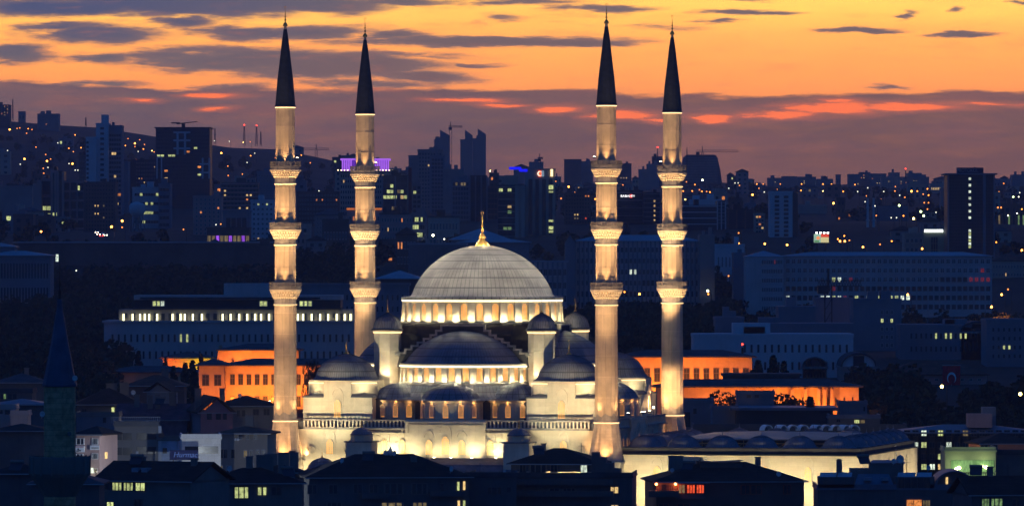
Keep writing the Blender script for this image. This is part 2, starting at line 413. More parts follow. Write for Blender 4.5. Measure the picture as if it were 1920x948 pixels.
def window_mesh(name, w, h, pointed=True, cols=4, rows=9, fw=.16, hood=0.0, pm=None, honey=False, lampon=False):
    m = MB(); ai = arch(w, h, pointed); ao = arch(w+2*fw, h+fw*1.6, pointed, z0=-fw)
    m.ring(ao, ai, -.16, .05, 0)
    m.slab(ai, -.03, .02, 1)
    gw = w*.16/cols*2.0
    def top(x): 
        x = abs(x)/(w/2); x = min(x, .999); rise = w/2*(1.25 if pointed else 1)
        return h-rise+rise*(math.sin(math.acos(x))**(1.25 if pointed else 1))
    for i in range(1, cols):
        x = -w/2+w*i/cols; m.box(x-gw/2, x+gw/2, -.10, -.035, 0, top(x), 2)
    for j in range(1, rows):
        z = h*j/rows; rise = w/2*(1.25 if pointed else 1); hw = w/2
        if z > h-rise:
            q = ((z-(h-rise))/rise)**(1/(1.25 if pointed else 1)); hw = w/2*math.sqrt(max(0, 1-q*q))
        off = (w/cols/2 if honey and j % 2 else 0)
        m.box(-hw, hw, -.105, -.04, z-gw/2, z+gw/2, 2)
        if honey:
            for i in range(cols):
                x = -w/2+w*(i+.5)/cols
                if abs(x) < hw-.05: m.box(x-gw/2, x+gw/2, -.09, -.037, z-h/rows*.5, z+h/rows*.5, 2)
    if hood:
        a1 = arch(w+2*fw+hood*.8, h+hood, True, z0=h*.42); a2 = arch(w+2*fw+hood*.8-.24, h+hood-.2, True, z0=h*.42)
        a1 = a1[1:-0 or None]; a2 = a2[1:]
        m.ring(a1, a2, -.10, .05, 0, closed=False)
        m.box(-w/2-fw-hood*.4-.35, -w/2-fw-hood*.4+.1, -.11, .05, h*.42+h*.35, h*.42+h*.35+.12, 0)
        m.box(w/2+fw+hood*.4-.1, w/2+fw+hood*.4+.35, -.11, .05, h*.42+h*.35, h*.42+h*.35+.12, 0)
    return m.mesh(name, [trim, pm or pane, trim])

# ---------------------------------------------------------------- minaret (one master, three copies)
Zf = lambda y: 37-(y-490)*.1004
GS = 16
def make_minaret():
    T = thing('minaret', '', 'minaret')
    off = math.pi/GS
    def sect(z0, z1, r0, r1):
        m = MB(); m.at(rz=off); pr = [(r0, z0)]
        z = z0
        while z+3.95 < z1:
            z += 3.95; rr = r0+(r1-r0)*(z-z0)/(z1-z0)
            pr += [(rr, z-.04), (rr+.035, z-.04), (rr+.035, z+.04), (rr, z+.04)]
        pr.append((r1, z1)); m.lathe(pr, GS)
        for i in range(GS):                           # fine ribs on the edges of the sixteen faces
            a = 2*math.pi*i/GS
            m.tube((r0*math.cos(a), r0*math.sin(a), z0), (r1*math.cos(a), r1*math.sin(a), z1), .035, 4)
        m.build('shaft', shaftm, T)
    levels = [(529, 542, 559, 571, 2.0, 2.05, 3.05), (417, 430, 447, 459, 1.95, 2.0, 3.0), (303, 318, 333, 345, 1.85, 1.93, 2.92)]
    sect(Zf(788), Zf(571), 2.17, 2.03); sect(Zf(529)-1.2, Zf(459), 1.99, 1.95)
    sect(Zf(417)-1.2, Zf(345), 1.93, 1.88); sect(Zf(303)-1.2, Zf(201), 1.82, 1.76)
    # weathered foot band with a ragged top edge
    m = MB(); n = 64; rr = 2.20
    random.seed(3); hs = [random.uniform(.6, 1.5)+.5*math.sin(i*.8) for i in range(n)]; vs = []; fs = []
    for i in range(n):
        a = 2*math.pi*i/n; k = rr/math.cos(((a-off) % (2*off))-off)*math.cos(off)+.02
        vs += [(k*math.cos(a), k*math.sin(a), Zf(787)), (k*math.cos(a), k*math.sin(a), Zf(787)+1.15+.45*hs[i]-.4)]
    for i in range(n): j = (i+1) % n; fs.append((2*i, 2*j, 2*j+1, 2*i+1))
    m.add(vs, fs); m.build('stained_band', dirty_and_shade, T)
    for (yt, ym, yc, ys, rs, rn, rb) in levels:
        zr, zs, zc, zn = Zf(yt), Zf(ym), Zf(yc), Zf(ys)
        b = MB(); b.at(rz=off)
        b.lathe([(rn+.03, zc+.1), (rb-.75, zc+.35), (rb-.25, zs-.35)], GS); b.lathe([(rb-.25, zs-.35), (rb-.02, zs-.3), (rb, zs-.22), (rb, zs), (rs, zs)], GS, m=1); b.lathe([(rn+.03, zn), (rn+.03, zc+.1)], GS, m=2)  # niche cone and neck get darker stone, their shade painted in
        ba = b.build('balcony', [niche_shade, trim, dirty_and_shade], T)
        q = MB()                                      # stalactite corbels in three tiers
        hgt = zs-.32-zc
        for tr in range(3):
            nn = 2*GS; za = zc+hgt*tr/3; zb = zc+hgt*(tr+1)/3; ra = rn+.04+(rb-rn-.35)*(tr)/3; rc = ra+(rb-rn)/3*1.05
            wd = 2*math.pi*rc/nn*.34
            for i in range(nn):
                q.at(rz=2*math.pi*(i+.5*(tr % 2))/nn)
                q.add([(ra-.1, -wd, za+.25*hgt/3), (ra-.1, wd, za+.25*hgt/3), (rc, -wd, za+.55*hgt/3), (rc, wd, za+.55*hgt/3), (ra-.1, -wd, zb), (ra-.1, wd, zb), (rc, -wd, zb), (rc, wd, zb), (ra+.08, 0, za-.12)],
                      [(0,2,8),(2,3,8),(3,1,8),(2,6,7,3),(0,4,6,2),(1,3,7,5),(4,5,7,6)])
            q.at(rz=off).lathe([(ra-.05, zb-.10), (rc+.05, zb-.10), (rc+.05, zb-.02), (ra-.05, zb-.02)], GS)
        q.build('corbel_tier', trim, ba)
        g = MB(); g.at(rz=off)                        # pierced parapet
        r0 = rb-.06; zmid = zs+(zr-zs)*.42
        g.lathe([(r0, zs), (r0, zmid), (r0-.10, zmid), (r0-.10, zs)], GS)
        g.lathe([(r0+.05, zr-.10), (r0+.05, zr), (r0-.14, zr), (r0-.14, zr-.10), (r0+.05, zr-.10)], GS)
        for i in range(GS):
            a0 = 2*math.pi*i/GS; a1 = 2*math.pi*(i+1)/GS; p0 = Vector((r0*math.cos(a0), r0*math.sin(a0), 0)); p1 = Vector((r0*math.cos(a1), r0*math.sin(a1), 0))
            g.tube(p0+Vector((0,0,zmid)), p0+Vector((0,0,zr)), .07, 4)
            for k in range(4):
                A = p0.lerp(p1, k/4); B = p0.lerp(p1, (k+1)/4)
                g.tube(A+Vector((0,0,zmid)), B+Vector((0,0,zr-.1)), .035, 4); g.tube(B+Vector((0,0,zmid)), A+Vector((0,0,zr-.1)), .035, 4)
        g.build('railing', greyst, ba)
        l = MB(); l.at(rz=off); l.lathe([(rn-.02, zn-.2), (rn+.18, zn-.1), (rn+.20, zn), (rn+.02, zn), (rn-.02, zn-.2)], GS)
        l.build('moulding', trim, T)
        l = MB(); l.at(rz=off); l.lathe([(rn+.10, zn+.005), (rn+.17, zn+.005), (rn+.17, zn+.075), (rn+.10, zn+.075), (rn+.10, zn+.005)], GS)
        l.build('light_strip', strip, T)
        for k in range(5):
            a = R(-90+k*72+12); ra = rb-.35
            lamp('floodlight', 'SPOT', (ra*math.cos(a), ra*math.sin(a), zs+.35), (2700, 1900, 3400, 2200, 2900)[k], (1, .56, .22), T, (rs*.98*math.cos(a+.1*(k % 3-1)), rs*.98*math.sin(a+.1*(k % 3-1)), zs+7.5), .12, 46, 1.0)
    m = MB(); m.at(rz=off); m.lathe([(1.76, Zf(201)), (1.95, Zf(201)+.03), (2.0, Zf(199)), (1.9, Zf(197.5)), (1.5, Zf(150)), (1.02, Zf(110)), (.62, Zf(75)), (.33, Zf(56)), (.28, Zf(55))], GS, m=0)
    m.build('spire', conem, T)
    m = MB(); m.at(rz=off); m.lathe([(1.80, Zf(202.5)), (1.93, Zf(202.5)), (1.93, Zf(201.2)), (1.80, Zf(201.2)), (1.80, Zf(202.5))], GS); m.build('light_strip', strip, T)
    m = MB(); m.lathe([(.30, Zf(55.5)), (.24, Zf(50)), (.2, Zf(49))], 12); m.build('spire_collar', leadl, T)
    finial_mb(3.6, .45).build('finial', gold, T, (0, 0, Zf(49.5)))
    # transition cone with folded triangles, from the square pedestal to the sixteen faces
    m = MB(); N = 32; vt = []; vb = []; z1 = Zf(788); z0 = Zf(860); hb = 3.25
    for i in range(N):
        a = 2*math.pi*i/N+off; rt = 2.25 if i % 2 == 0 else 2.18
        vt.append((rt*math.cos(a), rt*math.sin(a), z1))
        k = hb/max(abs(math.cos(a)), abs(math.sin(a))); k = min(k, hb*1.16)
        if i % 4 == 1: k *= .90
        vb.append((k*math.cos(a), k*math.sin(a), z0))
    m.add(vt+vb, [(N+i, N+(i+1) % N, (i+1) % N, i) for i in range(N)]+[tuple(range(N))]); m.build('flared_base', basem, T)
    m = MB(); m.at(rz=off); m.lathe([(2.2, z1), (2.42, z1+.05), (2.42, z1+.16), (2.15, z1+.2)], GS); m.build('moulding', trim, T)
    m = MB(); m.at(rz=off); m.lathe([(2.34, z1-.12), (2.42, z1-.12), (2.42, z1-.02), (2.34, z1-.02), (2.34, z1-.12)], GS); m.build('light_strip', strip, T)
    m = MB(); m.box(-3.3, 3.3, -3.3, 3.3, -9, z0-.02); m.box(-3.55, 3.55, -3.55, 3.55, z0-.35, z0-.05); m.build('pedestal', marble, T)
    for k in range(4):
        a = R(-90+k*90+8)
        lamp('floodlight', 'SPOT', (4.3*math.cos(a), 4.3*math.sin(a), z0+.5), 1400, (1, .50, .17), T, (2.2*math.cos(a), 2.2*math.sin(a), z0+5), .12, 100, .9)
        a = R(-90+k*90+45+20)
        lamp('floodlight', 'SPOT', (3.1*math.cos(a), 3.1*math.sin(a), z1+1.0), 1500, (1, .56, .22), T, (1.2*math.cos(a), 1.2*math.sin(a), z1+13), .12, 70, .9)
    return T
MAN = -math.atan2(13.7, 60.3); MX, MY = -5.7, 1278.3
def ml(x, y, z=0):                                    # mosque-local to world
    c, s = math.cos(MAN), math.sin(MAN); return (MX+c*x-s*y, MY+s*x+c*y, z)
mh = 30.9
mn0 = make_minaret()
spots = [((-mh, -mh), 'front left minaret, nearest the balustrade corner left of the mosque, on a flared stone base'), ((mh, -mh), 'front right minaret, tallest in view, its flared base meeting the cream courtyard wall'),
         ((-mh, mh), 'back left minaret, with a purple lit roof crown behind its top balcony'), ((mh, mh), 'back right minaret, rising behind the courtyard with its foot lit bright')]
for i, ((x, y), lb) in enumerate(spots):
    o = mn0 if i == 0 else copy_tree(mn0)
    o.location = ml(x, y); o.rotation_euler = (0, 0, MAN)
    tag(o, lb, 'minaret', 'minarets at the corners of the mosque')

# ---------------------------------------------------------------- the mosque body
MO = thing('mosque', 'floodlit domed mosque of pale marble with grey lead domes between four minarets', 'mosque', (MX, MY, 0), MAN)
zT = 7.35
# terrace block, with the raised middle bay
m = MB(); m.box(-30, 30, -30, 30, -9, 5.5)
for k in range(4):
    m.at(rz=k*math.pi/2); m.box(-7.7, 7.7, -30.6, -29.2, -9, zT+.1)
    m.box(-7.9, 7.9, -30.85, -30.5, zT-.55, zT-.35); m.box(-7.0, 7.0, -30.75, -30.5, zT-.95, zT-.85)
    for s in (-1, 1):
        m.box(*sorted((s*7.7, s*7.2)), -30.8, -30.5, 4.9, zT-.55); m.box(*sorted((s*7.2, s*15.5)), -30.28, -29.9, 4.75, 4.95)
        m.box(*sorted((s*15.6, s*16.0)), -30.3, -29.9, -9, 5.0)
m.at(); m.build('terrace_wall', marble, MO)
m = MB(); m.box(-29.2, 29.2, -29.19, 29.19, 5.5, 7.0); m.build('terrace_roof', leadf, MO)
# small things that are repeated on the four sides
w_ex = window_mesh('window', .95, 2.35, False, 4, 9, .14, honey=True)
w_dr = window_mesh('window', 1.15, 3.0, False, 4, 9, .14)
w_sd = window_mesh('window', 1.05, 2.55, False, 4, 8, .14)
w_fr = window_mesh('window', 1.25, 2.75, True, 4, 7, .15, hood=.6, pm=panew)
w_fc = window_mesh('window', 1.35, 3.35, True, 5, 9, .16, hood=.8, pm=panew)
w_cb = window_mesh('window', 1.25, 3.3, True, 4, 10, .16, hood=.9, pm=panew)
mm = MB(); n = 20; ci = [(.6*math.cos(2*math.pi*i/n), .6*math.sin(2*math.pi*i/n)) for i in range(n)]; co_ = [(.72*math.cos(2*math.pi*i/n), .72*math.sin(2*math.pi*i/n)) for i in range(n)]
mm.ring(co_, ci, -.14, .05, 0); mm.slab(ci, -.03, .02, 1)
for q_ in (-.37, -.13, .13, .37):
    hh = math.sqrt(.36-q_*q_); mm.box(q_-.055, q_+.055, -.09, -.035, -hh, hh, 0); mm.box(-hh, hh, -.095, -.04, q_-.055, q_+.055, 0)
w_ro = mm.mesh('window', [trim, paned, trim])

def arc_parts(parent, me, name, cx, cy, r, z, angs):
    for a in angs: put(name, me, parent, (cx+r*math.cos(a), cy+r*math.sin(a), z), a+math.pi/2)
# square mass carrying the main drum
m = MB(); m.box(-15.3, 15.3, -15.3, 15.3, 7, 20.3)
for (h, z0, z1) in ((14.6, 20.3, 21.6), (14.3, 21.6, 23.0), (15.2, 23.0, 23.35), (14.8, 23.35, 24.6), (15.4, 24.6, 25.0)):
    m.prism([(-h, -h*.62), (-h*.62, -h), (h*.62, -h), (h, -h*.62), (h, h*.62), (h*.62, h), (-h*.62, h), (-h, h*.62)], z0, z1)
m.lathe([(15.2, 25.0), (15.9, 25.2), (15.9, 25.45), (15.3, 25.7), (10, 25.7)], 64)
m.build('roof_mass', leadd, MO)
# main drum
RD = 15.05
m = MB(); m.lathe([(RD+.25, 25.55), (RD, 26.0), (RD-.15, 29.6), (RD, 29.75), (RD, 29.8), (10, 29.8)], 64, smooth=True)
for i in range(32):
    a = 2*math.pi*(i+.5)/32; m.at(rz=a); m.add([(RD-.3, -.72, 25.6), (RD+.55, -.72, 25.6), (RD+.28, -.66, 29.6), (RD-.4, -.66, 29.6), (RD-.3, .72, 25.6), (RD+.55, .72, 25.6), (RD+.28, .66, 29.6), (RD-.4, .66, 29.6)],
         [(1,5,6,2),(0,1,2,3),(5,4,7,6),(3,2,6,7)])
dr = m.build('dome_drum', marble, MO)
m = MB(); m.lathe([(RD+.1, 29.62), (RD+.45, 29.72), (RD+.52, 30.12), (RD+.2, 30.3), (13, 30.34)], 64, m=0); m.build('cornice', leadl, dr)
m = MB(); m.lathe([(RD+.10, 29.40), (RD+.38, 29.40), (RD+.42, 29.66), (RD+.1, 29.66), (RD+.1, 29.4)], 64); m.build('light_strip', stripw, dr)
arc_parts(dr, w_dr, 'window', 0, 0, RD+.05, 26.0, [2*math.pi*i/32 for i in range(32)])
for i in range(32):
    a = 2*math.pi*(i+.5)/32; lamp('uplight', 'POINT', ((RD+1.25)*math.cos(a), (RD+1.25)*math.sin(a), 26.0), 260, CREAM, dr, radius=.08)
m = MB(); m.lathe(cap_profile(13.45, 9.75, .7, 18, 0, 30.3), 96, seams=96, vstep=2.2, smooth=True)
dm = m.build('main_dome', leadl, MO)
m = MB(); m.lathe([(1.35, 0), (1.3, .3), (1.0, .8), (.5, 1.3), (.25, 1.6), (.1, 1.62)], 24, smooth=True)
m.v += []; fm = finial_mb(4.9, .75); 
fb = m.build('dome_crown', gold, MO, (0, 0, 39.95)); fm.build('finial', gold, fb, (0, 0, 1.4))
for k in range(4): lamp('crown_light', 'POINT', (2.3*math.cos(k*1.57-1.2), 2.3*math.sin(k*1.57-1.2), 40.6), 160, (1, .75, .4), MO, radius=.1)  # lamps added to brighten the gilded crown
# four half domes with their drums, exedrae, stepped arches
RS = 12.5
def step_pts():
    st = [(4.0, 24.75), (5.0, 23.75), (6.1, 22.9), (7.4, 22.2), (8.6, 21.5), (9.8, 20.85), (11.0, 20.2), (12.4, 19.5)]
    right = []
    for i, (x, z) in enumerate(st):
        right.append((x, z))
        if i+1 < len(st): right.append((x, st[i+1][1]))
    right.append((12.4, 18.9))
    return right
rp = step_pts()
outl = [(-x, z) for x, z in reversed(rp)][0:]+rp     # left to right along the top
m = MB(); pts = [(12.9, 17.0)]+[(x, z) for x, z in reversed(rp)]+[(-x, z) for x, z in rp]+[(-12.9, 17.0)]
m.slab(pts, -16.2, -15.0)
me_step = m.mesh('stepped_arch', leadd)
m = MB()
o2 = [(x+.38 if x > 0 else x-.38, z+.34) for x, z in outl]
m.ring(outl, o2, -16.45, -15.6, 0, closed=False); 
for s in (-1, 1): m.box(*sorted((s*12.2, s*16.2)), -16.6, -15.2, 19.2, 19.55)
me_cop = m.mesh('coping', dirty_and_shade)
m = MB(); m.lathe([(x, z) for x, z in cap_profile(11.4, 6.5, .9, 14, 0, 17.75)], 56, math.pi, 2*math.pi, seams=56, vstep=2.0, smooth=True)
m.v = [(x, y-12.8, z) for x, y, z in m.v]; me_sd = m.mesh('half_dome', lead)
m = MB(); a0, a1 = math.pi-.10, 2*math.pi+.10
m.lathe([(RS+.25, 14.3), (RS, 14.6), (RS-.08, 17.3), (RS+.25, 17.45), (RS+.3, 17.72), (10, 17.9)], 48, a0, a1)
for i in range(16):
    a = math.pi+math.pi*(i)/15; m.at(0, 0, 0, a); m.add([(RS-.3, -.55, 14.3), (RS+.45, -.55, 14.3), (RS+.25, -.5, 17.2), (RS-.4, -.5, 17.2), (RS-.3, .55, 14.3), (RS+.45, .55, 14.3), (RS+.25, .5, 17.2), (RS-.4, .5, 17.2)],
         [(1,5,6,2),(0,1,2,3),(5,4,7,6),(3,2,6,7)])
m.v = [(x, y-12.8, z) for x, y, z in m.v]; me_sdr = m.mesh('half_drum', marble)
m = MB(); m.lathe([(RS+.05, 17.12), (RS+.40, 17.12), (RS+.42, 17.34), (RS+.05, 17.34), (RS+.05, 17.12)], 48, a0, a1); m.v = [(x, y-12.8, z) for x, y, z in m.v]; me_sst = m.mesh('light_strip', stripw)
m = MB(); m.lathe([(RS+.7, 13.7), (RS+.75, 14.05), (RS+.2, 14.28), (RS, 14.5)], 48, a0, a1, m=0)
m.lathe([(17.6, 11.0), (RS+2.0, 11.6), (RS+1.1, 12.9), (RS+.7, 13.75)], 48, a0, a1, seams=64, vstep=1.4, m=1, smooth=True)
m.v = [(x, y-12.8, z) for x, y, z in m.v]
m.box(-15, 15, -24.5, -15, 7.0, 11.2, 1); m.box(-15.6, 15.6, -25.0, -15, 10.95, 11.25, 1); me_sk = m.mesh('skirt_roof', [dirty_and_shade, lead])
EX = [(0, -25.6, 5.75, 5), (-11.3, -20.6, 5.5, 5), (11.3, -20.6, 5.5, 5)]
me_ex = []
for (cx, cy_, r, nw) in EX:
    rot = 0 if cx == 0 else math.copysign(R(28), cx)
    m = MB(); m.at(cx, cy_, 0, rot, (1, .80, 1)); A0, A1 = math.pi-.25, 2*math.pi+.25
    m.lathe([(r+.25, 6.9), (r+.25, 10.5), (r+.55, 10.75), (r+.6, 10.95), (r-.5, 11.0)], 14, A0, A1)
    mw = m.mesh('exedra_wall', dirty_and_shade if False else marble)
    m = MB(); m.at(cx, cy_, 0, rot, (1, .80, 1)); m.lathe(cap_profile(r, 3.1, .75, 10, 0, 10.97), 28, seams=28, vstep=1.7, smooth=True); mdm = m.mesh('exedra_dome', lead)
    me_ex.append((mw, mdm, cx, cy_, r, rot, nw))
for k in range(4):
    rz = k*math.pi/2; c, s = math.cos(rz), math.sin(rz); rot2 = lambda x, y: (c*x-s*y, s*x+c*y)
    put('stepped_arch', me_step, MO, rz=rz).scale = (1, 1, 1)
    put('coping', me_cop, MO, rz=rz)
    put('half_dome', me_sd, MO, rz=rz)
    d = put('half_drum', me_sdr, MO, rz=rz); put('light_strip', me_sst, d)
    for i in range(15):
        a = math.pi+math.pi*(i+.5)/15; put('window', w_sd, d, ((RS+.04)*math.cos(a), -12.8+(RS+.04)*math.sin(a), 14.6), a+math.pi/2)
    for i in range(16):
        a = math.pi+math.pi*i/15
        if k != 2: lamp('uplight', 'POINT', ((RS+1.05)*math.cos(a), -12.8+(RS+1.05)*math.sin(a), 14.75), 165, CREAM, d, radius=.07)
    put('skirt_roof', me_sk, MO, rz=rz)
    for (mw, mdm, cx, cy_, r, rot, nw) in me_ex:
        e = put('exedra_wall', mw, MO, rz=rz); put('exedra_dome', mdm, MO, rz=rz)
        for i in range(nw):
            a = R(-90)+rot+R(34 if nw == 7 else 30)*(i-(nw-1)/2)*(.92)
            b_ = a-rot; lx, ly = (r+.28)*math.cos(b_), (r+.28)*math.sin(b_)*.8; nx_, ny_ = math.cos(b_), math.sin(b_)/.8; an = math.atan2(ny_, nx_)
            cr, sr = math.cos(rot), math.sin(rot); n1 = math.hypot(nx_, ny_)
            put('window', w_ex, e, (cx+lx*cr-ly*sr, cy_+lx*sr+ly*cr, 7.75), an+rot+math.pi/2)
            lx += nx_/n1*.36; ly += ny_/n1*.36
            if k != 2: lamp('eave_light', 'POINT', (cx+lx*cr-ly*sr, cy_+lx*sr+ly*cr, 10.5), 16, (1, .5, .16), e, radius=.05)
# weight towers
def make_tower():
    m = MB(); m.at(rz=math.pi/8); m.lathe([(2.6, 11), (2.6, 23.6), (2.85, 23.75), (2.9, 23.95), (1, 23.97)], 8)
    m.lathe([(2.63, 19.95), (2.68, 20.0), (2.68, 20.1), (2.63, 20.15)], 8)
    b = m.build('weight_tower', marble, MO)
    m = MB(); pr = [(3.15, 23.97), (3.12, 24.12), (2.75, 24.3), (2.62, 24.9), (2.35, 25.7), (1.75, 26.4), (1.0, 26.85), (.4, 27.15), (.12, 27.6)]
    m.lathe(pr, 24, seams=24, vstep=9, smooth=False)
    for i in range(24):
        a = 2*math.pi*i/24
        for (r0, z0), (r1, z1) in zip(pr[2:], pr[3:]): m.tube((r0*math.cos(a), r0*math.sin(a), z0), (r1*math.cos(a), r1*math.sin(a), z1), .05, 4)
    m.build('tower_dome', lead, b); finial_mb(2.3, .28).build('finial', gold, b, (0, 0, 27.3))
    m = MB(); m.at(rz=math.pi/8); m.lathe([(2.66, 23.45), (2.8, 23.5), (2.8, 23.62), (2.66, 23.62), (2.66, 23.45)], 8); m.build('light_strip', strip, b)
    return b
tw = make_tower(); tw.location = (-15, -15, 0)
for x, y in ((15, -15), (15, 15), (-15, 15)): copy_tree(tw, MO).location = (x, y, 0)
for sx, sy in ((-1, -1), (1, -1), (1, 1), (-1, 1)):
    for dx_, dy_, e in ((3.7*sx, -.5*sy, 260), (-.6*sx, 3.9*sy, 200), (-3.6*sx, 3.2*sy, 150), (3.4*sx, 3.6*sy, 150)):
        p_ = (15*sx+dx_, 15*sy+dy_, 14.9); lamp('uplight', 'SPOT', p_, e*6, CREAM, MO, (15*sx+dx_*.35, 15*sy+dy_*.35, 20), .1, 110, .8)
# corner blocks with their domes
def make_corner():
    c_ = 21.3; h = 6.7; ap = 6.4; f = ap*math.tan(math.pi/8)
    m = MB(); m.box(-h, h, -h, h, 6.9, 11.4)
    octp = [(-f, -ap), (f, -ap), (ap, -f), (ap, f), (f, ap), (-f, ap), (-ap, f), (-ap, -f)]
    m.prism(octp, 11.3, 14.35); m.prism([(x*1.03, y*1.03) for x, y in octp], 14.3, 14.62)
    for q in range(4): m.at(rz=q*math.pi/2); m.box(-f-.05, f+.05, -h, -5, 11.35, 14.3)
    m.at(); b = m.build('corner_block', marble, MO)
    m = MB()
    for q in range(4):
        m.at(rz=q*math.pi/2)
        for s_ in (-1,):
            m.add([(-h-.25, -h-.25, 11.4), (-f, -h-.25, 11.4), (-f, -h-.25, 11.6), (-h-.25, -h-.25, 11.6), (-h-.25, -f, 11.4), (-h-.25, -f, 11.6), (-(f+ap)/2-.2, -(f+ap)/2-.2, 12.35), (-f, -h-.01, 12.0)],
                  [(0,1,2,3),(4,0,3,5),(3,2,6),(5,3,6),(0,4,5,6,2,1)])
            m.add([(-f, -h-.25, 11.6), (-f, -ap, 12.1), (-(f+ap)/2, -(f+ap)/2, 12.3), (-h-.25, -h-.25, 11.6), (-ap, -f, 12.1), (-h-.25, -f, 11.6)], [(3,0,1,2), (5,3,2,4)])
    m.at(); m.build('corner_ledge', leadf, b)
    m = MB(); m.lathe(cap_profile(5.75, 4.75, 1.1, 14, .25, 14.62), 40, seams=40, vstep=2.3, smooth=True)
    for i in range(40):
        a = 2*math.pi*i/40; pr = cap_profile(5.75, 4.75, 1.1, 14, .25, 14.62)
        for (r0, z0), (r1, z1) in zip(pr[1:-2], pr[2:-1]): m.tube((r0*math.cos(a), r0*math.sin(a), z0), (r1*math.cos(a), r1*math.sin(a), z1), .035, 3)
    m.build('corner_dome', lead, b)
    finial_mb(2.7, .5).build('finial', gold, b, (0, 0, 19.45))
    m = MB(); m.at(rz=math.pi/8); r_ = ap*1.03/math.cos(math.pi/8); m.lathe([(r_-.1, 14.05), (r_+.02, 14.05), (r_+.02, 14.2), (r_-.1, 14.2), (r_-.1, 14.05)], 8); m.build('light_strip', strip, b)
    for q in range(4):
        a = q*math.pi/2; put('window', w_cb, b, ((h+.02)*math.sin(a), -(h+.02)*math.cos(a), 7.7), a)
        aa = a-math.pi*.75
        lamp('uplight', 'SPOT', (7.35*1.12*math.cos(aa), 7.35*1.12*math.sin(aa), 12.5), 330, CREAM, b, (5.4*math.cos(aa), 5.4*math.sin(aa), 14.2), .1, 150, .8)
    return b
cb = make_corner(); cb.location = (-21.6, -20.9, 0)
for x, y in ((21.6, -20.9), (21.6, 20.9), (-21.6, 20.9)): copy_tree(cb, MO).location = (x, y, 0)
# balustrades
def bal_mesh(x0, x1):
    m = MB(); y0, y1 = -30.35, -29.9
    m.box(x0, x1, y0-.28, y1, 5.5, 5.78, 1); m.box(x0, x1, y0-.05, y1, 7.12, 7.38, 1); m.box(x0, x1, y0, y1, 5.78, 5.95, 0)
    n = int((x1-x0)/.72)
    for i in range(n+1):
        x = x0+.12+(x1-x0-.24)*i/n; m.box(x-.13, x+.13, y0+.06, y1-.06, 5.95, 7.12, 0)
    return m.mesh('balustrade', [trim, dirty_and_shade])
bm_ = bal_mesh(-27.5, -7.75); bm2 = bal_mesh(7.75, 27.5)
for k in range(4):
    put('balustrade', bm_, MO, rz=k*math.pi/2); put('balustrade', bm2, MO, rz=k*math.pi/2)
# windows of the outer walls
for k in range(4):
    rz = k*math.pi/2; c, s = math.cos(rz), math.sin(rz)
    for x, me, z, yy in ((-3.15, w_fr, .9, -30.62), (0, w_fc, .95, -30.62), (3.15, w_fr, .9, -30.62), (-8.5, w_fr, .9, -30.02), (8.5, w_fr, .9, -30.02), (-11.9, w_fr, .9, -30.02), (11.9, w_fr, .9, -30.02),
                     (-22.5, w_fr, .9, -30.02), (22.5, w_fr, .9, -30.02), (-26, w_ro, 1.6, -30.02), (-19, w_ro, 1.6, -30.02), (26, w_ro, 1.6, -30.02), (19, w_ro, 1.6, -30.02)):
        if k == 2 and abs(x) > 10: continue
        put('window', me, MO, (c*x-s*yy, s*x+c*yy, z), rz)
# portico along the front
m = MB()
m.add([(-15, -30.3, .35), (15, -30.3, .35), (15, -36, -.75), (-15, -36, -.75), (-15, -30.3, 0), (15, -30.3, 0), (15, -36, -1.0), (-15, -36, -1.0)], [(3,2,1,0), (0,4,7,3), (1,2,6,5), (4,5,6,7)], 0)
pr_ = m.build('portico_roof', mat('copper_lead_roof', (.27, .25, .24), .6, .1, .2, .6, .05, brick=(1.6, 60, .04, .55)), MO)
m = MB(); m.add([(-15, -36, -.8), (15, -36, -.8), (15, -38.3, -2.3), (-15, -38.3, -2.3), (-15, -36, -1.1), (15, -36, -1.1), (15, -38.3, -2.55), (-15, -38.3, -2.55)], [(3,2,1,0), (0,4,7,3), (1,2,6,5), (4,5,6,7), (2,3,7,6)]); m.build('portico_eave', leadf, MO)
m = MB()
for i in range(9):
    x = -14+i*3.5; m.tube((x, -37.6, -9), (x, -37.6, -2.6), .28, 10)
m.box(-14.6, 14.6, -37.9, -37.3, -3.0, -2.55); m.build('portico_columns', trim, MO)
for x in (5, 11): lamp('porch_light', 'POINT', (x, -36.6, -3.4), 260, (1, .42, .12), MO, radius=.25)
fm_ = MB(); fm_.box(-.25, .25, -.12, .12, 0, .3, 0); fm_.box(-.2, .2, -.1, .1, .3, .33, 1); fl_me = fm_.mesh('floodlight_box', [metal, lampm])
for x, e in ((-10.1, 2200), (-6.0, 900), (-1.6, 700), (1.6, 700), (5.6, 1200), (10.1, 1700), (-13.2, 600)):
    yy = -32.3 if abs(x) > 7.6 else -32.9
    put('floodlight_box', fl_me, pr_, (x, yy, .1)); lamp('uplight', 'SPOT', (x, yy, .75), e, CREAM, MO, (x, -30.2, 3.2), .12, 140, .9)
# turrets in front of the corners of the portico
def turret(x):
    m = MB(); m.box(-2.45, 2.45, -2.45, 2.45, -9, 3.25, 0); m.box(-2.75, 2.75, -2.75, 2.75, 3.25, 3.5, 1)
    m.at(rz=math.pi/8).lathe([(2.12, 3.5), (2.12, 4.45), (2.3, 4.5), (2.3, 4.62), (.5, 4.64)], 8)
    b = m.build('turret', [marble, leadf], MO, (x, -34.8, 0))
    m = MB(); m.at(rz=math.pi/8).lathe([(2.3, 4.62), (2.05, 4.8), (1.75, 5.3), (1.1, 5.75), (.4, 5.98), (.05, 6.02)], 24, seams=24, vstep=5); m.build('turret_dome', lead, b)
    finial_mb(2.3, .32).build('finial', gold, b, (0, 0, 5.9))
    return b
turret(-15.1); turret(15.1)
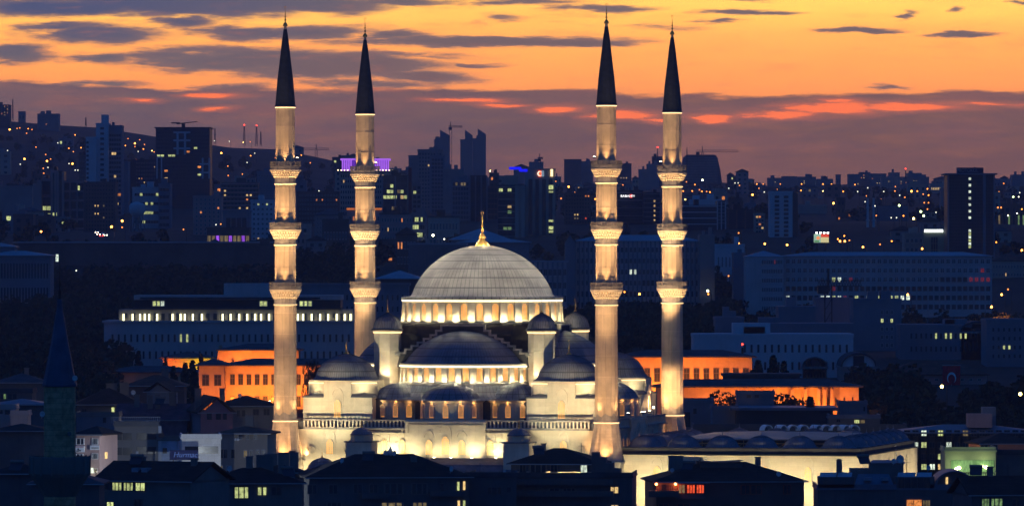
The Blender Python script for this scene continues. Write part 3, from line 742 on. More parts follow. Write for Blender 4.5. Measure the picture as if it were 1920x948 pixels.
# small fountain dome at the left front
m = MB(); m.at(-22.3, -36.5, 0); m.lathe([(3.0, -9), (3.0, -2.2), (3.2, -2.1), (3.2, -1.9), (1, -1.88)], 16, m=1); m.lathe(cap_profile(2.75, 2.2, .4, 8, .1, -1.9), 24, seams=24, vstep=2, smooth=True, m=0)
b = m.build('fountain_dome', [lead, marble], MO); finial_mb(1.7, .25).build('finial', gold, b, (-22.3, -36.5, .25))
# floodlights on the forecourt
def ground_flood(x, y, z, tgt, e, col, ang=90, parent=None):
    put('floodlight_box', fl_me, parent or MO, (x, y, z-.45)); lamp('floodlight', 'SPOT', (x, y, z), e, col, parent or MO, tgt, .15, ang, .8)
for x, e in ((-27.0, 2300), (-21.5, 2800), (-17.6, 1800), (17.6, 1800), (21.5, 2800), (27.0, 2300)):
    ground_flood(x, -32.6, -4.6, (x, -30, 0.5), e, CREAM, 150)
for x in (-26, 26): ground_flood(x, -66, -6, (x*.83, -27, 11), 105000, (1, .88, .52), 24)
for (mx_, my_, fl_) in ((-mh, -mh, ((-50, -58, -6), (-20, -62, -6))), (mh, -mh, ((22, -62, -6), (52, -60, -6))), (-mh, mh, ((-29.3, 12, 8.3), (-50, 8, -6))), (mh, mh, ((29.3, 12, 8.3), (29.3, 9.5, 8.3)))):
    for (x, y, z) in fl_:
        for tz, e in ((12, 40000), (36, 115000), (58, 210000)):
            ground_flood(x, y, z, (mx_, my_, tz), e*(1.0 if my_ < 0 else (.62 if z > 5 else .9)), (1, .61, .27), 34 if tz < 20 else 22)
# floodlights on the minaret balconies, on the big dome
for x, y in ((-mh+2.3, -mh), (mh-2.3, -mh), (-mh+2.2, mh), (mh-2.3, mh)):
    put('floodlight_box', fl_me, MO, (x, y, 56.2)); lamp('floodlight', 'SPOT', (x, y, 56.75), 60000, (1, .88, .64), MO, (0, 0, 34.5), .2, 40, .5)

# ---------------------------------------------------------------- courtyard right of the mosque
CO = thing('courtyard_arcade', 'long cream courtyard wall with a row of small lead domes right of the mosque', 'arcade', (MX, MY, 0), MAN)
zc = 1.1; X0, X1, Y0, Y1 = 33.4, 79.3, -31, 31
m = MB()
m.box(X0, X1, Y0, Y0+1, -9, zc); m.box(X1-1, X1, Y0+1, Y1, -9, zc); m.box(X0, X1-1, Y1-1, Y1, -9, zc); m.build('courtyard_wall', mat('cream_wall_stone', (.64, .55, .42), .75, 0, .08, .25, .03, brick=(2.4, .8, .012, .72)), CO)
m = MB(); m.box(X0, X1+.25, Y0-.25, Y0+7, zc, zc+.18); m.box(X1-7, X1+.25, Y0+7, Y1, zc, zc+.18); m.box(X0, X1-7, Y1-7, Y1, zc, zc+.18); m.box(X0, X0+6.5, Y0+7, Y1-7, zc, zc+.18)
m.box(X0, X1-.4, Y0+.4, Y0+6.6, zc+.18, zc+1.35); m.box(X1-6.6, X1-.4, Y0+6.6, Y1-.4, zc+.18, zc+1.35); m.box(X0, X1-6.6, Y1-6.6, Y1-.4, zc+.18, zc+1.35); m.box(X0, X0+6.2, Y0+6.6, Y1-6.6, zc+.18, zc+1.35)
m.build('arcade_roof', leadd, CO)
m = MB(); prd = cap_profile(2.95, 2.15, .5, 9, .1, 0)
m.lathe([(3.5, -.12), (3.45, 0)]+prd[1:], 28, seams=28, vstep=3, smooth=True)
for i in range(28):
    a = 2*math.pi*i/28
    for (r0, z0), (r1, z1) in zip(prd[1:-2], prd[2:-1]): m.tube((r0*math.cos(a), r0*math.sin(a), z0), (r1*math.cos(a), r1*math.sin(a), z1), .03, 3)
me_d = m.mesh('small_dome', lead); me_fi = finial_mb(1.1, .2, False).mesh('finial', mat('stone_finial', (.3, .3, .33), .7))
def sdome(x, y):
    d = put('small_dome', me_d, CO, (x, y, zc+1.45)); put('finial', me_fi, d, (0, 0, 2.15))
for i in range(6): sdome(37.6+7.3*i, -27.2)
for i in range(1, 8): sdome(75.4, -27.2+7.6*i)
for i in range(1, 7): sdome(37.3, -27.2+7.6*i)
for i in range(5): sdome(45+7.3*i, 27)
m = MB()                                              # translucent tent roof over the court on trusses
m.add([(41.5, -21, 3.9), (71, -21, 3.9), (71, 20, 4.1), (41.5, 20, 4.1), (56, 0, 4.9), (41.5, -21, 3.7), (71, -21, 3.7), (71, 20, 3.9), (41.5, 20, 3.9)], [(0,1,4), (1,2,4), (2,3,4), (3,0,4), (5,6,1,0), (6,7,2,1), (7,8,3,2), (8,5,0,3), (8,7,6,5)])
m.build('court_canopy', mat('canvas_roof', (.50, .40, .33), .9, 0, .08, .05), CO)
m = MB()
for i in range(12):
    x = 41.8+i*2.63; m.tube((x, -20.8, 1.6), (x, -20.8, 3.7), .06, 4)
    if i < 11: m.tube((x, -20.8, 1.6), (x+2.63, -20.8, 3.1), .04, 4); m.tube((x+2.63, -20.8, 1.6), (x, -20.8, 3.1), .04, 4)
m.box(41.5, 71, -20.9, -20.7, 3.0, 3.15); m.build('truss', mat('brass_truss', (.5, .36, .16), .5, .3), CO)
for x in (46, 52, 58, 64): lamp('court_light', 'POINT', (x, -15, -1.5), 260, (1, .66, .3), CO, radius=.3)
for x in (40.5, 61, 69): put('window', w_fr, CO, (x, Y0-.02, -3.7), 0)
for y in (-22, -14, -2, 8, 18): put('window', w_fr, CO, (X1+.02, y, -4.4), math.pi/2)
m = MB(); m.add([(43.5, Y0-.02, .0), (49.2, Y0-.02, .0), (49.6, Y0-2.0, -.9), (43.1, Y0-2.0, -.9), (43.5, Y0-.02, -.3), (49.2, Y0-.02, -.3), (49.6, Y0-2.0, -1.15), (43.1, Y0-2.0, -1.15)], [(3,2,1,0), (0,4,7,3), (1,2,6,5), (4,5,6,7), (2,3,7,6)]); m.build('door_canopy', leadf, CO)
m = MB(); m.box(44.2, 48.6, Y0-.3, Y0-.02, -7, -1.3); m.box(44.6, 48.2, Y0-.36, Y0-.31, -7, -1.7); m.build('gateway', mat('white_marble', (.7, .68, .62), .6), CO)
m = MB()
for i in range(9): m.box(X1+.05, X1+.12, 4.2+0*i, 6.0, -4+i*.75, -3.9+i*.75)
m.box(X1+.04, X1+.14, 4.2, 4.3, -7, 1.0); m.box(X1+.04, X1+.14, 5.9, 6.0, -7, 1.0); m.build('wall_ladder', mat('white_paint', (.75, .75, .75)), CO)
for i in range(7): ground_flood(36.5+i*7.2, -39.5, -6.5, (36.5+i*7.2, -31, -4.2), (6200, 4800, 5600, 4400, 5800, 4600, 5200)[i], CREAM, 96, CO)
for i in range(6): ground_flood(87.5, -28+i*10.5, -6.5, (79, -28+i*10.5, -4.2), 5000, CREAM, 96, CO)
for y_ in (-14, 6): ground_flood(31.5, y_, 8.6, (54, y_, 4.2), 5200, (1, .72, .42), 60, CO)  # lamps added above the canopy, standing in for warm light from below
# ladder dish left of the courtyard, lamp posts on the terrace
tp = MB(); tp.tube((0,0,-.2), (0,0,1.5), .06, 6, 0); tp.box(-.5, .5, -.08, .08, 1.45, 1.55, 0); tp.at(0,0,0).lathe([(.02, 1.62), (.16, 1.68), (.16, 1.84), (.02, 1.9)], 8, m=1); tpm = tp.mesh('terrace_lamp', [metal, lampm])
for k, (x, y) in enumerate(((-28.9, -24.5), (29.0, 22.0))):
    o = put('terrace_lamp', tpm, None, ml(x, y, 7.0), MAN)
    tag(o, ['small white lamp glowing at the left end of the mosque terrace', 'small white lamp glowing on the terrace between the right minarets'][k], 'lamp', 'lamps on the mosque terrace')
# ================================================================== CITY KIT
wallA = mat('blue_grey_render', (.20, .22, .25), .85, 0, .12, .08, streak=.2)
wallB = mat('white_render', (.55, .56, .57), .8, 0, .08, .08, streak=.2)
wallP = mat('pale_concrete', (.46, .44, .43), .85, 0, .1, .1, streak=.3)
wallC = mat('beige_render', (.40, .34, .28), .85, 0, .12, .08, streak=.25)
wallD = mat('pink_render', (.42, .27, .25), .85, 0, .12, .08, streak=.25)
wallE = mat('dark_brick', (.14, .10, .09), .85, 0, .2, .1)
wallF = mat('grey_concrete', (.26, .25, .24), .85, 0, .15, .1, streak=.3)
wallG = mat('greenish_stone', (.30, .32, .22), .85, 0, .15, .1)
glass = mat('dark_curtain_glass', (.025, .035, .05), .5, 0, .2, .1, spec=.3)
slate = mat('slate_roof', (.055, .065, .075), .8, 0, .3, .4)
tile = mat('red_tile_roof', (.16, .07, .05), .85, 0, .3, .5, brick=(.35, .4, .04, .6))
zinc = mat('zinc_roof', (.30, .34, .38), .5, .3, .15, .1)
tilesd = mat('dark_tile_roof', (.035, .024, .022), .9, 0, .35, .5, brick=(.35, .4, .04, .6))
frame_w = mat('white_window_frame', (.6, .6, .6), .6); frame_d = mat('dark_window_frame', (.10, .10, .11), .6)
GL = {'dark': mat('dark_pane', (.03, .035, .045), .25, spec=.5),
 'warm': mat('lit_warm', (1,.8,.5), emit=(1, .66, .25, 1), es=.95, col_var=True), 'cool': mat('lit_cool', (1,1,.7), emit=(.72, .80, .30, 1), es=.85, col_var=True),
 'white': mat('lit_white', (1,1,1), emit=(.80, .92, .72, 1), es=1.1, col_var=True), 'orange': mat('lit_orange', (1,.5,.2), emit=(1, .32, .07, 1), es=1.0, col_var=True),
 'ember': mat('lit_ember', (.5,.1,.1), emit=(1, .08, .06, 1), es=.16, col_var=True), 'red': mat('lit_red', (1,.2,.1), emit=(1, .10, .03, 1), es=.85, col_var=True), 'dim': mat('lit_dim', (.5,.4,.2), emit=(.30, .22, .10, 1), es=.6, col_var=True), 'green': mat('lit_green', (.3,.6,.3), emit=(.25, .42, .16, 1), es=.55, col_var=True),
 'purple': mat('lit_purple', (.4,.1,.9), emit=(.32, .08, .75, 1), es=1.1, col_var=True)}
LWIN = {}
def win_mesh(kind, frame, style):
    k = (kind, frame.name, style)
    if k in LWIN: return LWIN[k]
    m = MB()
    if style == 'plain': m.box(-.5, .5, -.10, .05, 0, 1, 1)
    else:
        f = .09; fz = .06
        m.ring([(-.5, 0), (.5, 0), (.5, 1), (-.5, 1)], [(-.5+f, fz), (.5-f, fz), (.5-f, 1-fz), (-.5+f, 1-fz)], -.12, .05, 0)
        m.box(-.5+f, .5-f, -.05, .03, fz, 1-fz, 1)
        if style in ('split', 'triple'):
            for x in ((0,) if style == 'split' else (-.17, .17)): m.box(x-.035, x+.035, -.10, -.04, fz, 1-fz, 0)
        if style == 'cross': m.box(-.04, .04, -.10, -.04, fz, 1-fz, 0); m.box(-.5+f, .5-f, -.105, -.045, .62, .67, 0)
    me = m.mesh('window', [frame, GL[kind]]); LWIN[k] = me; return me
def win(par, x, z, w_, h_, kind='dark', y=0.0, rz=0, frame=None, style='split', cnt=None):
    return put('window', win_mesh(kind, frame or frame_w, style), par, (x, y, z), rz, (w_, 1.0 if w_ < 6 else 2.0, h_))
RECTS = []          # named buildings and lamps in the picture, so that the filler stays clear of them: (px0, px1, pytop, pybase, Y)
def grid(par, W, H, g, y=0.0, frame=None):
    """g: cols, rows, x0, x1, z0, z1 (fractions of the wall), w, h (fractions of a cell), lit probability, lit kinds, style, explicit lit {(c, r): kind}"""
    cols, rows, fx0, fx1, fz0, fz1, fw_, fh_, pl, kinds, style, ex = (list(g)+[.5, .5, .05, 'w', 'split', {}][len(g)-6:])[:12]
    KK = {'w': 'warm', 'c': 'cool', 'o': 'orange', 'n': 'white', 'd': 'dim', 'r': 'red', 'g': 'green', 'e': 'ember'}
    cw = (fx1-fx0)*W/cols; ch = (fz1-fz0)*H/rows; n = 0; rest = MB()
    order = [(c, r) for r in range(rows-1, -1, -1) for c in range(cols)]
    for c, r in order:
        k = ex.get((c, r)) if ex else None
        if k: k = KK[k]
        elif random.random() < pl: k = KK[random.choice(kinds)]
        else: k = 'dark'
        x = -W/2+fx0*W+cw*(c+.5); z = fz0*H+ch*(r+(1-fh_)/2)
        if n < 99 or k != 'dark': win(par, x, z, cw*fw_, ch*fh_, k, y, 0, frame, style)
        else: rest.box(x-cw*fw_/2, x+cw*fw_/2, y-.1, y+.05, z, z+ch*fh_, 0)
        n += 1
    if rest.v: tag(rest.build('window', GL['dark'], par), kind='stuff')
def building(label, cat, px0, px1, pt_, Y, depth=16, wall=None, g=None, roof='flat', pb=None, rz=0, group=None, name='apartment_block', roofm=None, rh=3.0, over=.4, frame=None, mast=None, extra=None, reg=True):
    xc = ((px0+px1)/2-CX)/F*Y; W = (px1-px0)/F*Y/max(.5, math.cos(R(rz)))
    if rz: W -= abs(math.sin(R(rz)))*depth*.8
    zt = CZ-(pt_-HY)/F*Y
    zb = min(ground(xc, Y), ground(xc, Y+depth))-1
    if pb is not None: zb = min(zb, CZ-(pb-HY)/F*Y)
    T = thing(name, label, cat, (xc, Y, zb), R(rz), group); H = zt-zb
    if roof in ('hip', 'gable'): H -= rh
    m = MB(); m.box(-W/2, W/2, 0, depth, 0, H); wl = m.build('wall', wall, T)
    if roof == 'flat':
        m = MB(); m.box(-W/2-.15, W/2+.15, -.15, depth+.15, H-.5, H+.35, 0); m.box(-W/2+.5, W/2-.5, .5, depth-.5, H+.36, H+.40, 0); 
        for k in range(random.choice((0, 1, 2))):
            cx = random.uniform(-W*.3, W*.3); ww = random.uniform(.06, .14)*W; m.box(cx-ww, cx+ww, depth*.3, depth*.7, H+.41, H+random.uniform(1.6, 3.2), 0)
        m.build('roof', roofm or wall, T)
    elif roof == 'slab':
        MB().box(-W/2-over, W/2+over, -over, depth+over, H-.1, H+.5).build('roof', roofm or wall, T)
    elif roof == 'hip':
        m = MB(); i = min(depth/2+over, W/2+over)*.98
        a, b, y0, y1 = -W/2-over, W/2+over, -over, depth+over; ym = (y0+y1)/2
        m.add([(a,y0,H), (b,y0,H), (b,y1,H), (a,y1,H), (a+i,ym,H+rh), (b-i,ym,H+rh), (a,y0,H-.25), (b,y0,H-.25), (b,y1,H-.25), (a,y1,H-.25)],
              [(0,1,5,4), (1,2,5), (2,3,4,5), (3,0,4), (0,6,7,1), (1,7,8,2), (2,8,9,3), (3,9,6,0), (6,9,8,7)]); m.build('roof', roofm or tilesd, T)
    elif roof == 'gable':     # gable facing the camera
        m = MB(); a, b = -W/2-over, W/2+over
        m.add([(a,-over,H), (0,-over,H+rh), (b,-over,H), (a,depth,H), (0,depth,H+rh), (b,depth,H), (a,-over,H-.3), (0,-over,H+rh-.3), (b,-over,H-.3), (a,depth,H-.3), (0,depth,H+rh-.3), (b,depth,H-.3)],
              [(0,1,4,3), (1,2,5,4), (0,6,7,1), (1,7,8,2), (6,9,10,7), (7,10,11,8), (3,4,10,9), (4,5,11,10), (0,3,9,6), (2,8,11,5)]); m.build('roof', roofm or tilesd, T)
        MB().slab([(-W/2, H-.3), (W/2, H-.3), (0, H+rh-.5)], 0.01, .4).build('gable', wall, T)
    if g: grid(T, W, H, g, -.01, frame)
    if reg: RECTS.append((px0, px1, pt_, pb or 470, Y))
    T['_h'] = H; 
    del T['_h']
    if extra: extra(T, W, H, depth)
    return T, W, H
def text_mesh(s, size, ext=.05, font_shear=0):
    cu = bpy.data.curves.new('lettering', 'FONT'); cu.body = s; cu.size = size; cu.extrude = ext; cu.align_x = 'CENTER'; cu.align_y = 'CENTER'; cu.shear = font_shear
    o = bpy.data.objects.new('lettering', cu); scene.collection.objects.link(o)
    dg = bpy.context.evaluated_depsgraph_get(); me = bpy.data.meshes.new_from_object(o.evaluated_get(dg)); bpy.data.objects.remove(o); bpy.data.curves.remove(cu)
    return me
def text(par, s, size, x, y, z, material, sx=1.0, shear=0):
    me = text_mesh(s, size, .08, shear); me.materials.clear(); me.materials.append(material)
    o = put('lettering', me, par, (x, y, z)); o.rotation_euler = (R(90), 0, 0); o.scale = (sx, 1, 1); return o
def emis(name, c, s): return mat(name, c[:3], emit=(c[0], c[1], c[2], 1), es=s)

# ------------------------------------------------------------------ trees
leafD = mat('dark_foliage', (.028, .040, .022), .9, 0, .5, .4); leafC = mat('conifer_foliage', (.02, .034, .024), .9, 0, .5, .4); leafO = mat('lamplit_foliage', (.12, .09, .03), .9, 0, .5, .4)
bark = mat('bark', (.07, .055, .045), .95)
def leaves(m, cx, cy, cz, r, n, s):
    for _ in range(n):
        while True:
            x, y, z = (random.uniform(-1, 1) for _ in range(3))
            if x*x+y*y+z*z < 1: break
        l = (x*x+y*y+z*z)**.5+1e-6; k = (l**.4)/l; p = Vector((cx+x*k*r[0], cy+y*k*r[1], cz+z*k*r[2]))
        a = Vector((random.gauss(0,1), random.gauss(0,1), random.gauss(0,1))).normalized(); b = a.orthogonal().normalized(); ss = s*random.uniform(.6, 1.4)
        d = a.cross(b)
        m.add([tuple(p+b*ss), tuple(p+d*ss*.8), tuple(p-b*ss), tuple(p-d*ss*.8)], [(0,1,2,3)])
def tree_meshes(kind, seed, h, dense=1.0):
    random.seed(seed); t_ = MB(); c = MB()
    if kind == 'conifer':
        t_.tube((0,0,-1.5), (0,0,h*.9), .02*h, 6, 0, .003*h)
        for i in range(int(26)):
            z = h*(.1+.88*i/26); rr = h*.20*(1-i/26)**.9+.15
            for k in range(7):
                a = random.uniform(0, 6.283); L = rr*random.uniform(.7, 1.2)
                leaves(c, L*.55*math.cos(a), L*.55*math.sin(a), z-.12*L, (L*.5, L*.5, h*.02), int(5*dense), .035*h)
    elif kind == 'poplar':
        t_.tube((0,0,-1.5), (0,0,h*.9), .016*h, 6, 0, .004*h)
        for i in range(22):
            z = h*(.12+.85*i/22); rr = h*.085*math.sin(math.pi*min(.97, (.18+.8*i/22)))**.7
            for k in range(4):
                a = random.uniform(0, 6.283); leaves(c, rr*.6*math.cos(a), rr*.6*math.sin(a), z, (rr*.6, rr*.6, h*.05), int(12*dense), .022*h)
    else:
        t_.tube((0,0,-1.5), (0,0,h*.45), .03*h, 7, 0, .018*h)
        for i in range(9):
            a = i*2.4+random.uniform(-.3,.3); L = h*random.uniform(.16, .33); z0 = h*random.uniform(.28, .45); z1 = h*random.uniform(.5, .85)
            e = (L*math.cos(a), L*math.sin(a), z1); t_.tube((0,0,z0), e, .010*h, 5, 0, .004*h)
            leaves(c, e[0], e[1], z1, (h*.17, h*.17, h*.13), int(60*dense), .024*h)
        leaves(c, 0, 0, h*.82, (h*.2, h*.2, h*.16), int(90*dense), .024*h)
    return t_, c
TREES = {}
def tree(kind, px, pytop, Y, label, h=None, seed=1, leaf=None, group='trees standing between the buildings', dense=1.0):
    x = (px-CX)/F*Y; zt = CZ-(pytop-HY)/F*Y; zb = ground(x, Y)
    hh = zt-zb if h is None else h
    key = (kind, seed, (leaf or leafD).name, dense)
    if key not in TREES:
        a, b = tree_meshes(kind, seed, 10.0, dense); TREES[key] = (a.mesh('trunk', bark), b.mesh('crown', leaf or (leafC if kind == 'conifer' else leafD)))
    T = thing('pine_tree' if kind == 'conifer' else ('poplar_tree' if kind == 'poplar' else 'leafy_tree'), label, 'tree', (x, Y, zt-hh), random.uniform(0, 6), group)
    s = hh/10; put('trunk', TREES[key][0], T, scale=(s, s, s)); put('crown', TREES[key][1], T, scale=(s, s, s))
    return T
# ------------------------------------------------------------------ street lamps
LAMPC = {'o': emis('sodium_lamp', (1, .27, .03), 7), 'O': emis('sodium_lamp_bright', (1, .34, .05), 14), 'w': emis('white_lamp', (1, .95, .7), 5), 'W': emis('white_lamp_bright', (1, .95, .62), 14),
         'y': emis('yellow_lamp', (1, .66, .18), 7), 'Y': emis('yellow_lamp_bright', (1, .72, .18), 16), 'r': emis('red_lamp', (1, .04, .02), 8), 'g': emis('green_lamp', (.75, 1, .4), 9), 's': emis('faint_sodium_lamp', (1, .28, .05), 3), 'f': emis('faint_white_lamp', (.9, .9, .7), 2)}
LDESC = {'o': 'orange street lamp glowing', 'O': 'bright orange street lamp glowing', 'w': 'white street lamp glowing', 'W': 'very bright white street lamp', 'y': 'yellow street lamp glowing', 'Y': 'very bright yellow street lamp',
         's': 'faint orange street lamp', 'f': 'faint white street lamp', 'g': 'greenish white street lamp'}
LM = {}
def street_lamp(px, py, c, label=None, Y=None, r=None, group=None):
    hgt = 9.0
    if Y is None: Y = raise_Y(px, py, hgt, 1750)
    if Y is None: Y = 6400
    r = r or (.24+Y/6600*(.50 if c in 'OWYg' else .24))
    r = round(r, 1); x, _, z = pt(px, py, Y)
    if (c, r) not in LM:
        p = MB(); p.tube((1.2, 0, -hgt-1), (1.2, 0, .3), .12, 6); p.tube((1.2, 0, .3), (0, 0, .3+r*.6), .08, 5)
        q = MB(); n = 8; q.lathe([(.01, -r), (r*.7, -r*.7), (r, 0), (r*.7, r*.7), (.01, r)], n, smooth=True)
        mt = LAMPC[c]; 
        LM[(c, r)] = (p.mesh('pole', metal), q.mesh('lamp_head', mt))
    zone = 'on the far hillside' if Y > 4600 else ('among the distant city blocks' if Y > 2900 else ('between the dark trees behind the mosque' if Y > 1500 else 'near the houses'))
    side = 'left of the minarets' if px < 520 else ('right of the minarets' if px > 1280 else 'between the minarets')
    T = thing('street_lamp', label or f'{LDESC[c]} {zone} {side}', 'street lamp', (x, Y, z), 0, group or 'street lamps across the city')
    put('pole', LM[(c, r)][0], T); put('lamp_head', LM[(c, r)][1], T)
    RECTS.append((px-3, px+3, py-3, py+3, Y))
for mm_ in LAMPC.values(): mm_.cycles.emission_sampling = 'NONE'
for k_, mm_ in GL.items(): mm_.cycles.emission_sampling = 'NONE'
# ================================================================== LAMPS
LAMPS = [(18,243,'O'),(32,241,'s'),(37,240,'s'),(53,241.5,'o'),(60,243,'s'),(50,250,'s'),(141,253,'o'),(129,278,'o'),(152,277,'o'),(46,298,'O'),(88,302,'O'),(136,307,'O'),(38,308,'f'),(90,314,'f'),(141,319,'f'),(146,319,'f'),
 (235,273,'o'),(253,269,'O'),(253,275,'s'),(240,260,'s'),(262,262,'s'),(271,271,'s'),(269,279.5,'o'),(259,284,'f'),(285,282.5,'y'),(289,285,'s'),(415,287,'O'),(470,292,'o'),(402,264,'f'),(430,265,'f'),(456,267,'y'),(469,266,'s'),
 (229,414,'O'),(209,425,'O'),(229,426,'s'),(77,434,'O'),(440,430,'O'),(414,420,'s'),(405,421,'f'),(344,430,'s'),
 (1317,337.5,'W'),(1287,341,'s'),(1303,346,'o'),(1281,358,'o'),(1298,358,'o'),(1316,359,'o'),(1325,359,'s'),(1331,360,'o'),(1411,365,'O'),(1419,345,'o'),(1423,353,'s'),(1431,345,'s'),(1378,343,'f'),(1384,343,'f'),(1433,360,'f'),(1285,374,'y'),
 (1066,350,'O'),(1078,361,'o'),(1042,340,'s'),(1052,372,'s'),(1116,373,'o'),(1384.5,456,'O'),(1434,457,'O'),(1199,551,'O'),(1171,547,'o'),(1327,545,'W'),(1328,551,'o'),(1366,517,'s'),(1227,531,'s'),(1057,552,'s'),
 (812,441,'W'),(833,448,'w'),(908,320.5,'Y'),(919,320.5,'Y'),(884,318.5,'s'),(565,291,'o'),(598,358,'f'),(1463,345,'s'),(1503,345,'o'),(1543,345,'o'),(1559,345,'o'),(1603,346,'o'),(1502,357,'o'),(1543,358,'y'),(1581,359,'o'),
 (1627,352,'f'),(1608,359,'f'),(1657,359,'f'),(1709,358.5,'O'),(1720,358.5,'o'),(1739,354,'o'),(1741,366,'o'),(1731,364,'s'),(1678,358,'s'),(1687,366,'f'),(1563,381,'O'),(1652,374,'s'),(1686,385,'g'),(1726.6,396.5,'g'),(1732,404.5,'g'),
 (1713,409.6,'Y'),(1694,404.5,'o'),(1671,408,'f'),(1681,408,'f'),(1622,378,'f'),(1640,386,'w'),(1643,404,'s'),(1733,380,'s'),(1741,380,'s'),(1739,392,'s'),(1774,383,'s'),(1873,360,'o'),(1882,344,'o'),(1912,361,'f'),(1900,369,'g'),(1910,369,'w'),
 (1871,389,'s'),(1877,389,'s'),(1916,392,'o'),(1907,400,'w'),(1890,404,'w'),(1755,398,'f'),(1476,459,'O'),(1618,463,'O'),(1729,466,'O'),(1583,442,'o'),(1575,452,'O'),(1584,452,'O'),(1571,448,'o'),(1672,452,'o'),(1650,458,'s'),(1868,454,'o'),
 (1916,469,'O'),(1702,552,'O'),(1859,575,'O'),(1878,552,'O'),(1890,542,'s'),(620,441,'s'),(143,507,'f')]
for L in LAMPS: street_lamp(*L)
street_lamp(1766,724,'Y','very bright yellow street lamp beside the hanging red flag',1560,.42)
street_lamp(1913,738,'Y','very bright yellow street lamp at the right edge above the office roof',1500,.42)

# ================================================================== FAR SKYLINE
B = building
def slope_top(T, W, H, d):      # raised wedge crown
    MB().add([(-W*.12,2,H+.3), (W*.5,2,H+.3), (W*.5,d-2,H+.3), (-W*.12,d-2,H+.3), (-W*.12,2,H+9), (W*.5,2,H+4), (W*.5,d-2,H+4), (-W*.12,d-2,H+9)], [(0,1,5,4),(1,2,6,5),(2,3,7,6),(3,0,4,7),(4,5,6,7)]).build('roof_crown', wallF, T)
B('tall apartment tower on the hill crest at the left edge with orange windows', 'tower block', -6, 18, 197, 5600, 20, wallE, (4,12,.05,.95,.5,.98,.4,.45,.3,'oow'), pb=240, name='tower_block')
B('square apartment tower standing on the hill crest, second from the left edge', 'tower block', 70, 110, 214, 5600, 20, wallF, (6,8,.05,.95,.3,.95,.4,.4,.05,'ow'), pb=252, name='tower_block')
B('single slim silhouetted tower with a slanted top beside the thin crane', 'tower block', 814, 843, 262, 6000, 26, wallF, (6,26,.05,.95,.05,.98,.4,.5,.0,'o'), pb=345, name='tower_block', extra=slope_top)
B('left half of the tall silhouetted twin towers on the skyline', 'tower block', 863, 886, 262, 6000, 26, wallF, (5,26,.05,.95,.05,.98,.4,.5,.0,'o'), pb=345, name='tower_block', extra=slope_top)
B('right half of the tall silhouetted twin towers on the skyline', 'tower block', 886.4, 911, 260, 6000, 28, wallF, (5,26,.05,.95,.05,.98,.4,.5,.0,'o'), pb=345, name='tower_block', extra=slope_top)
B('silhouetted block with a domed roof on the skyline behind the bank office', 'apartment block', 963, 992, 307, 6000, 26, wallF, None, pb=345, roof='hip', rh=3)
B('flat silhouetted block right of the domed one on the skyline', 'apartment block', 992, 1019, 304, 6010, 26, wallF, (5,5,.05,.95,.3,.95,.4,.4,.1,'w'), pb=345)
B('silhouetted skyline block left of the front right minaret, stepped roof', 'apartment block', 1058, 1090, 299, 6000, 26, wallE, None, pb=345)
B('silhouetted skyline block touching the front right minaret on its left', 'apartment block', 1090, 1112, 303, 6040, 26, wallF, None, pb=345)
B('silhouetted skyline block just right of the front right minaret', 'apartment block', 1150, 1184, 307, 5900, 26, wallE, (6,3,.05,.95,.1,.5,.4,.4,.3,'w'), pb=345)
B('lower grey block left of the back right minaret', 'apartment block', 1198, 1222, 318, 5200, 26, wallF, None, pb=360)
B('dark block directly left of the back right minaret balcony', 'apartment block', 1213, 1236, 308, 5600, 26, wallF, None, pb=360)
B('slim dark tower with a white lamp behind the back right minaret', 'tower block', 1223, 1246, 294, 5700, 20, wallE, None, pb=360, name='tower_block')
# leaning-sided concrete tower under construction
T = thing('unfinished_tower', 'dark unfinished tower with leaning sides under a long crane', 'tower', (*pt(1316, 340, 5600)[:2], ground(pt(1316,340,5600)[0], 5600)-4))
m = MB(); s = 5600/F; z0 = CZ-(345-HY)*s-T.location[2]; z1 = CZ-(290-HY)*s-T.location[2]
pts = [(-39,0),(38,0),(35,.45),(30,.85),(27,.97),(24,1),(-28,1),(-33,.93),(-35,.7),(-37,.4)]
m.slab([(x*s, z0+(z1-z0)*v_) for x, v_ in pts], 0, 45); m.build('wall', mat('raw_concrete', (.11,.11,.12), .9, 0, .3, .05), T)
m = MB()
for i in range(16): m.box(-34*s, 30*s, -.4, -.01, z0+(z1-z0)*(.05+.055*i), z0+(z1-z0)*(.05+.055*i)+.6)
m.build('floor_edges', wallF, T); RECTS.append((1277,1356,290,345,5600))
for a, b, tp_, Y_, lab in ((1440,1462,334,'r'),(1462,1483,331,'r'),(1483,1496,333,'r'),(1496,1531,331,'x'),(1531,1563,335,'x')) and []: pass
SK = [(1440,1467,334,5900,wallD,'warm tinted long block at the left end of the right skyline'),(1467,1494,331,5950,wallD,'taller warm tinted block beside the back skyline road lamp'),
 (1495,1530,332,5900,wallF,'grey stepped block in the right skyline under an orange lamp'),(1531,1562,336,5850,wallF,'low grey block at the end of the first right skyline group'),
 (1591,1612,327,5850,wallF,'left wing of the long grey skyline block'),(1612,1632,323.5,5880,wallF,'raised middle of the long grey skyline block'),(1632,1662,326,5850,wallF,'right wing of the long grey skyline block'),
 (1653,1694,332,5500,wallC,'beige apartment block with faint balconies on the right skyline'),(1668,1687,324,5520,wallF,'domed stair head block over the beige skyline apartments'),
 (1694,1742,332,5600,wallF,'grey stepped apartments beside the red mast light'),(1702,1728,325,5620,wallF,'crowning upper storeys of the grey stepped skyline apartments'),(1898,1926,328,5400,wallF,'grey block at the right edge of the skyline')]
for a, b, tp_, Y_, wm, lb in SK: B(lb, 'apartment block', a, b, tp_, Y_, 22, wm, (max(4,int((b-a)/5)),4,.05,.95,.2,.9,.45,.4,.08,'owf'.replace('f','w')), pb=348)
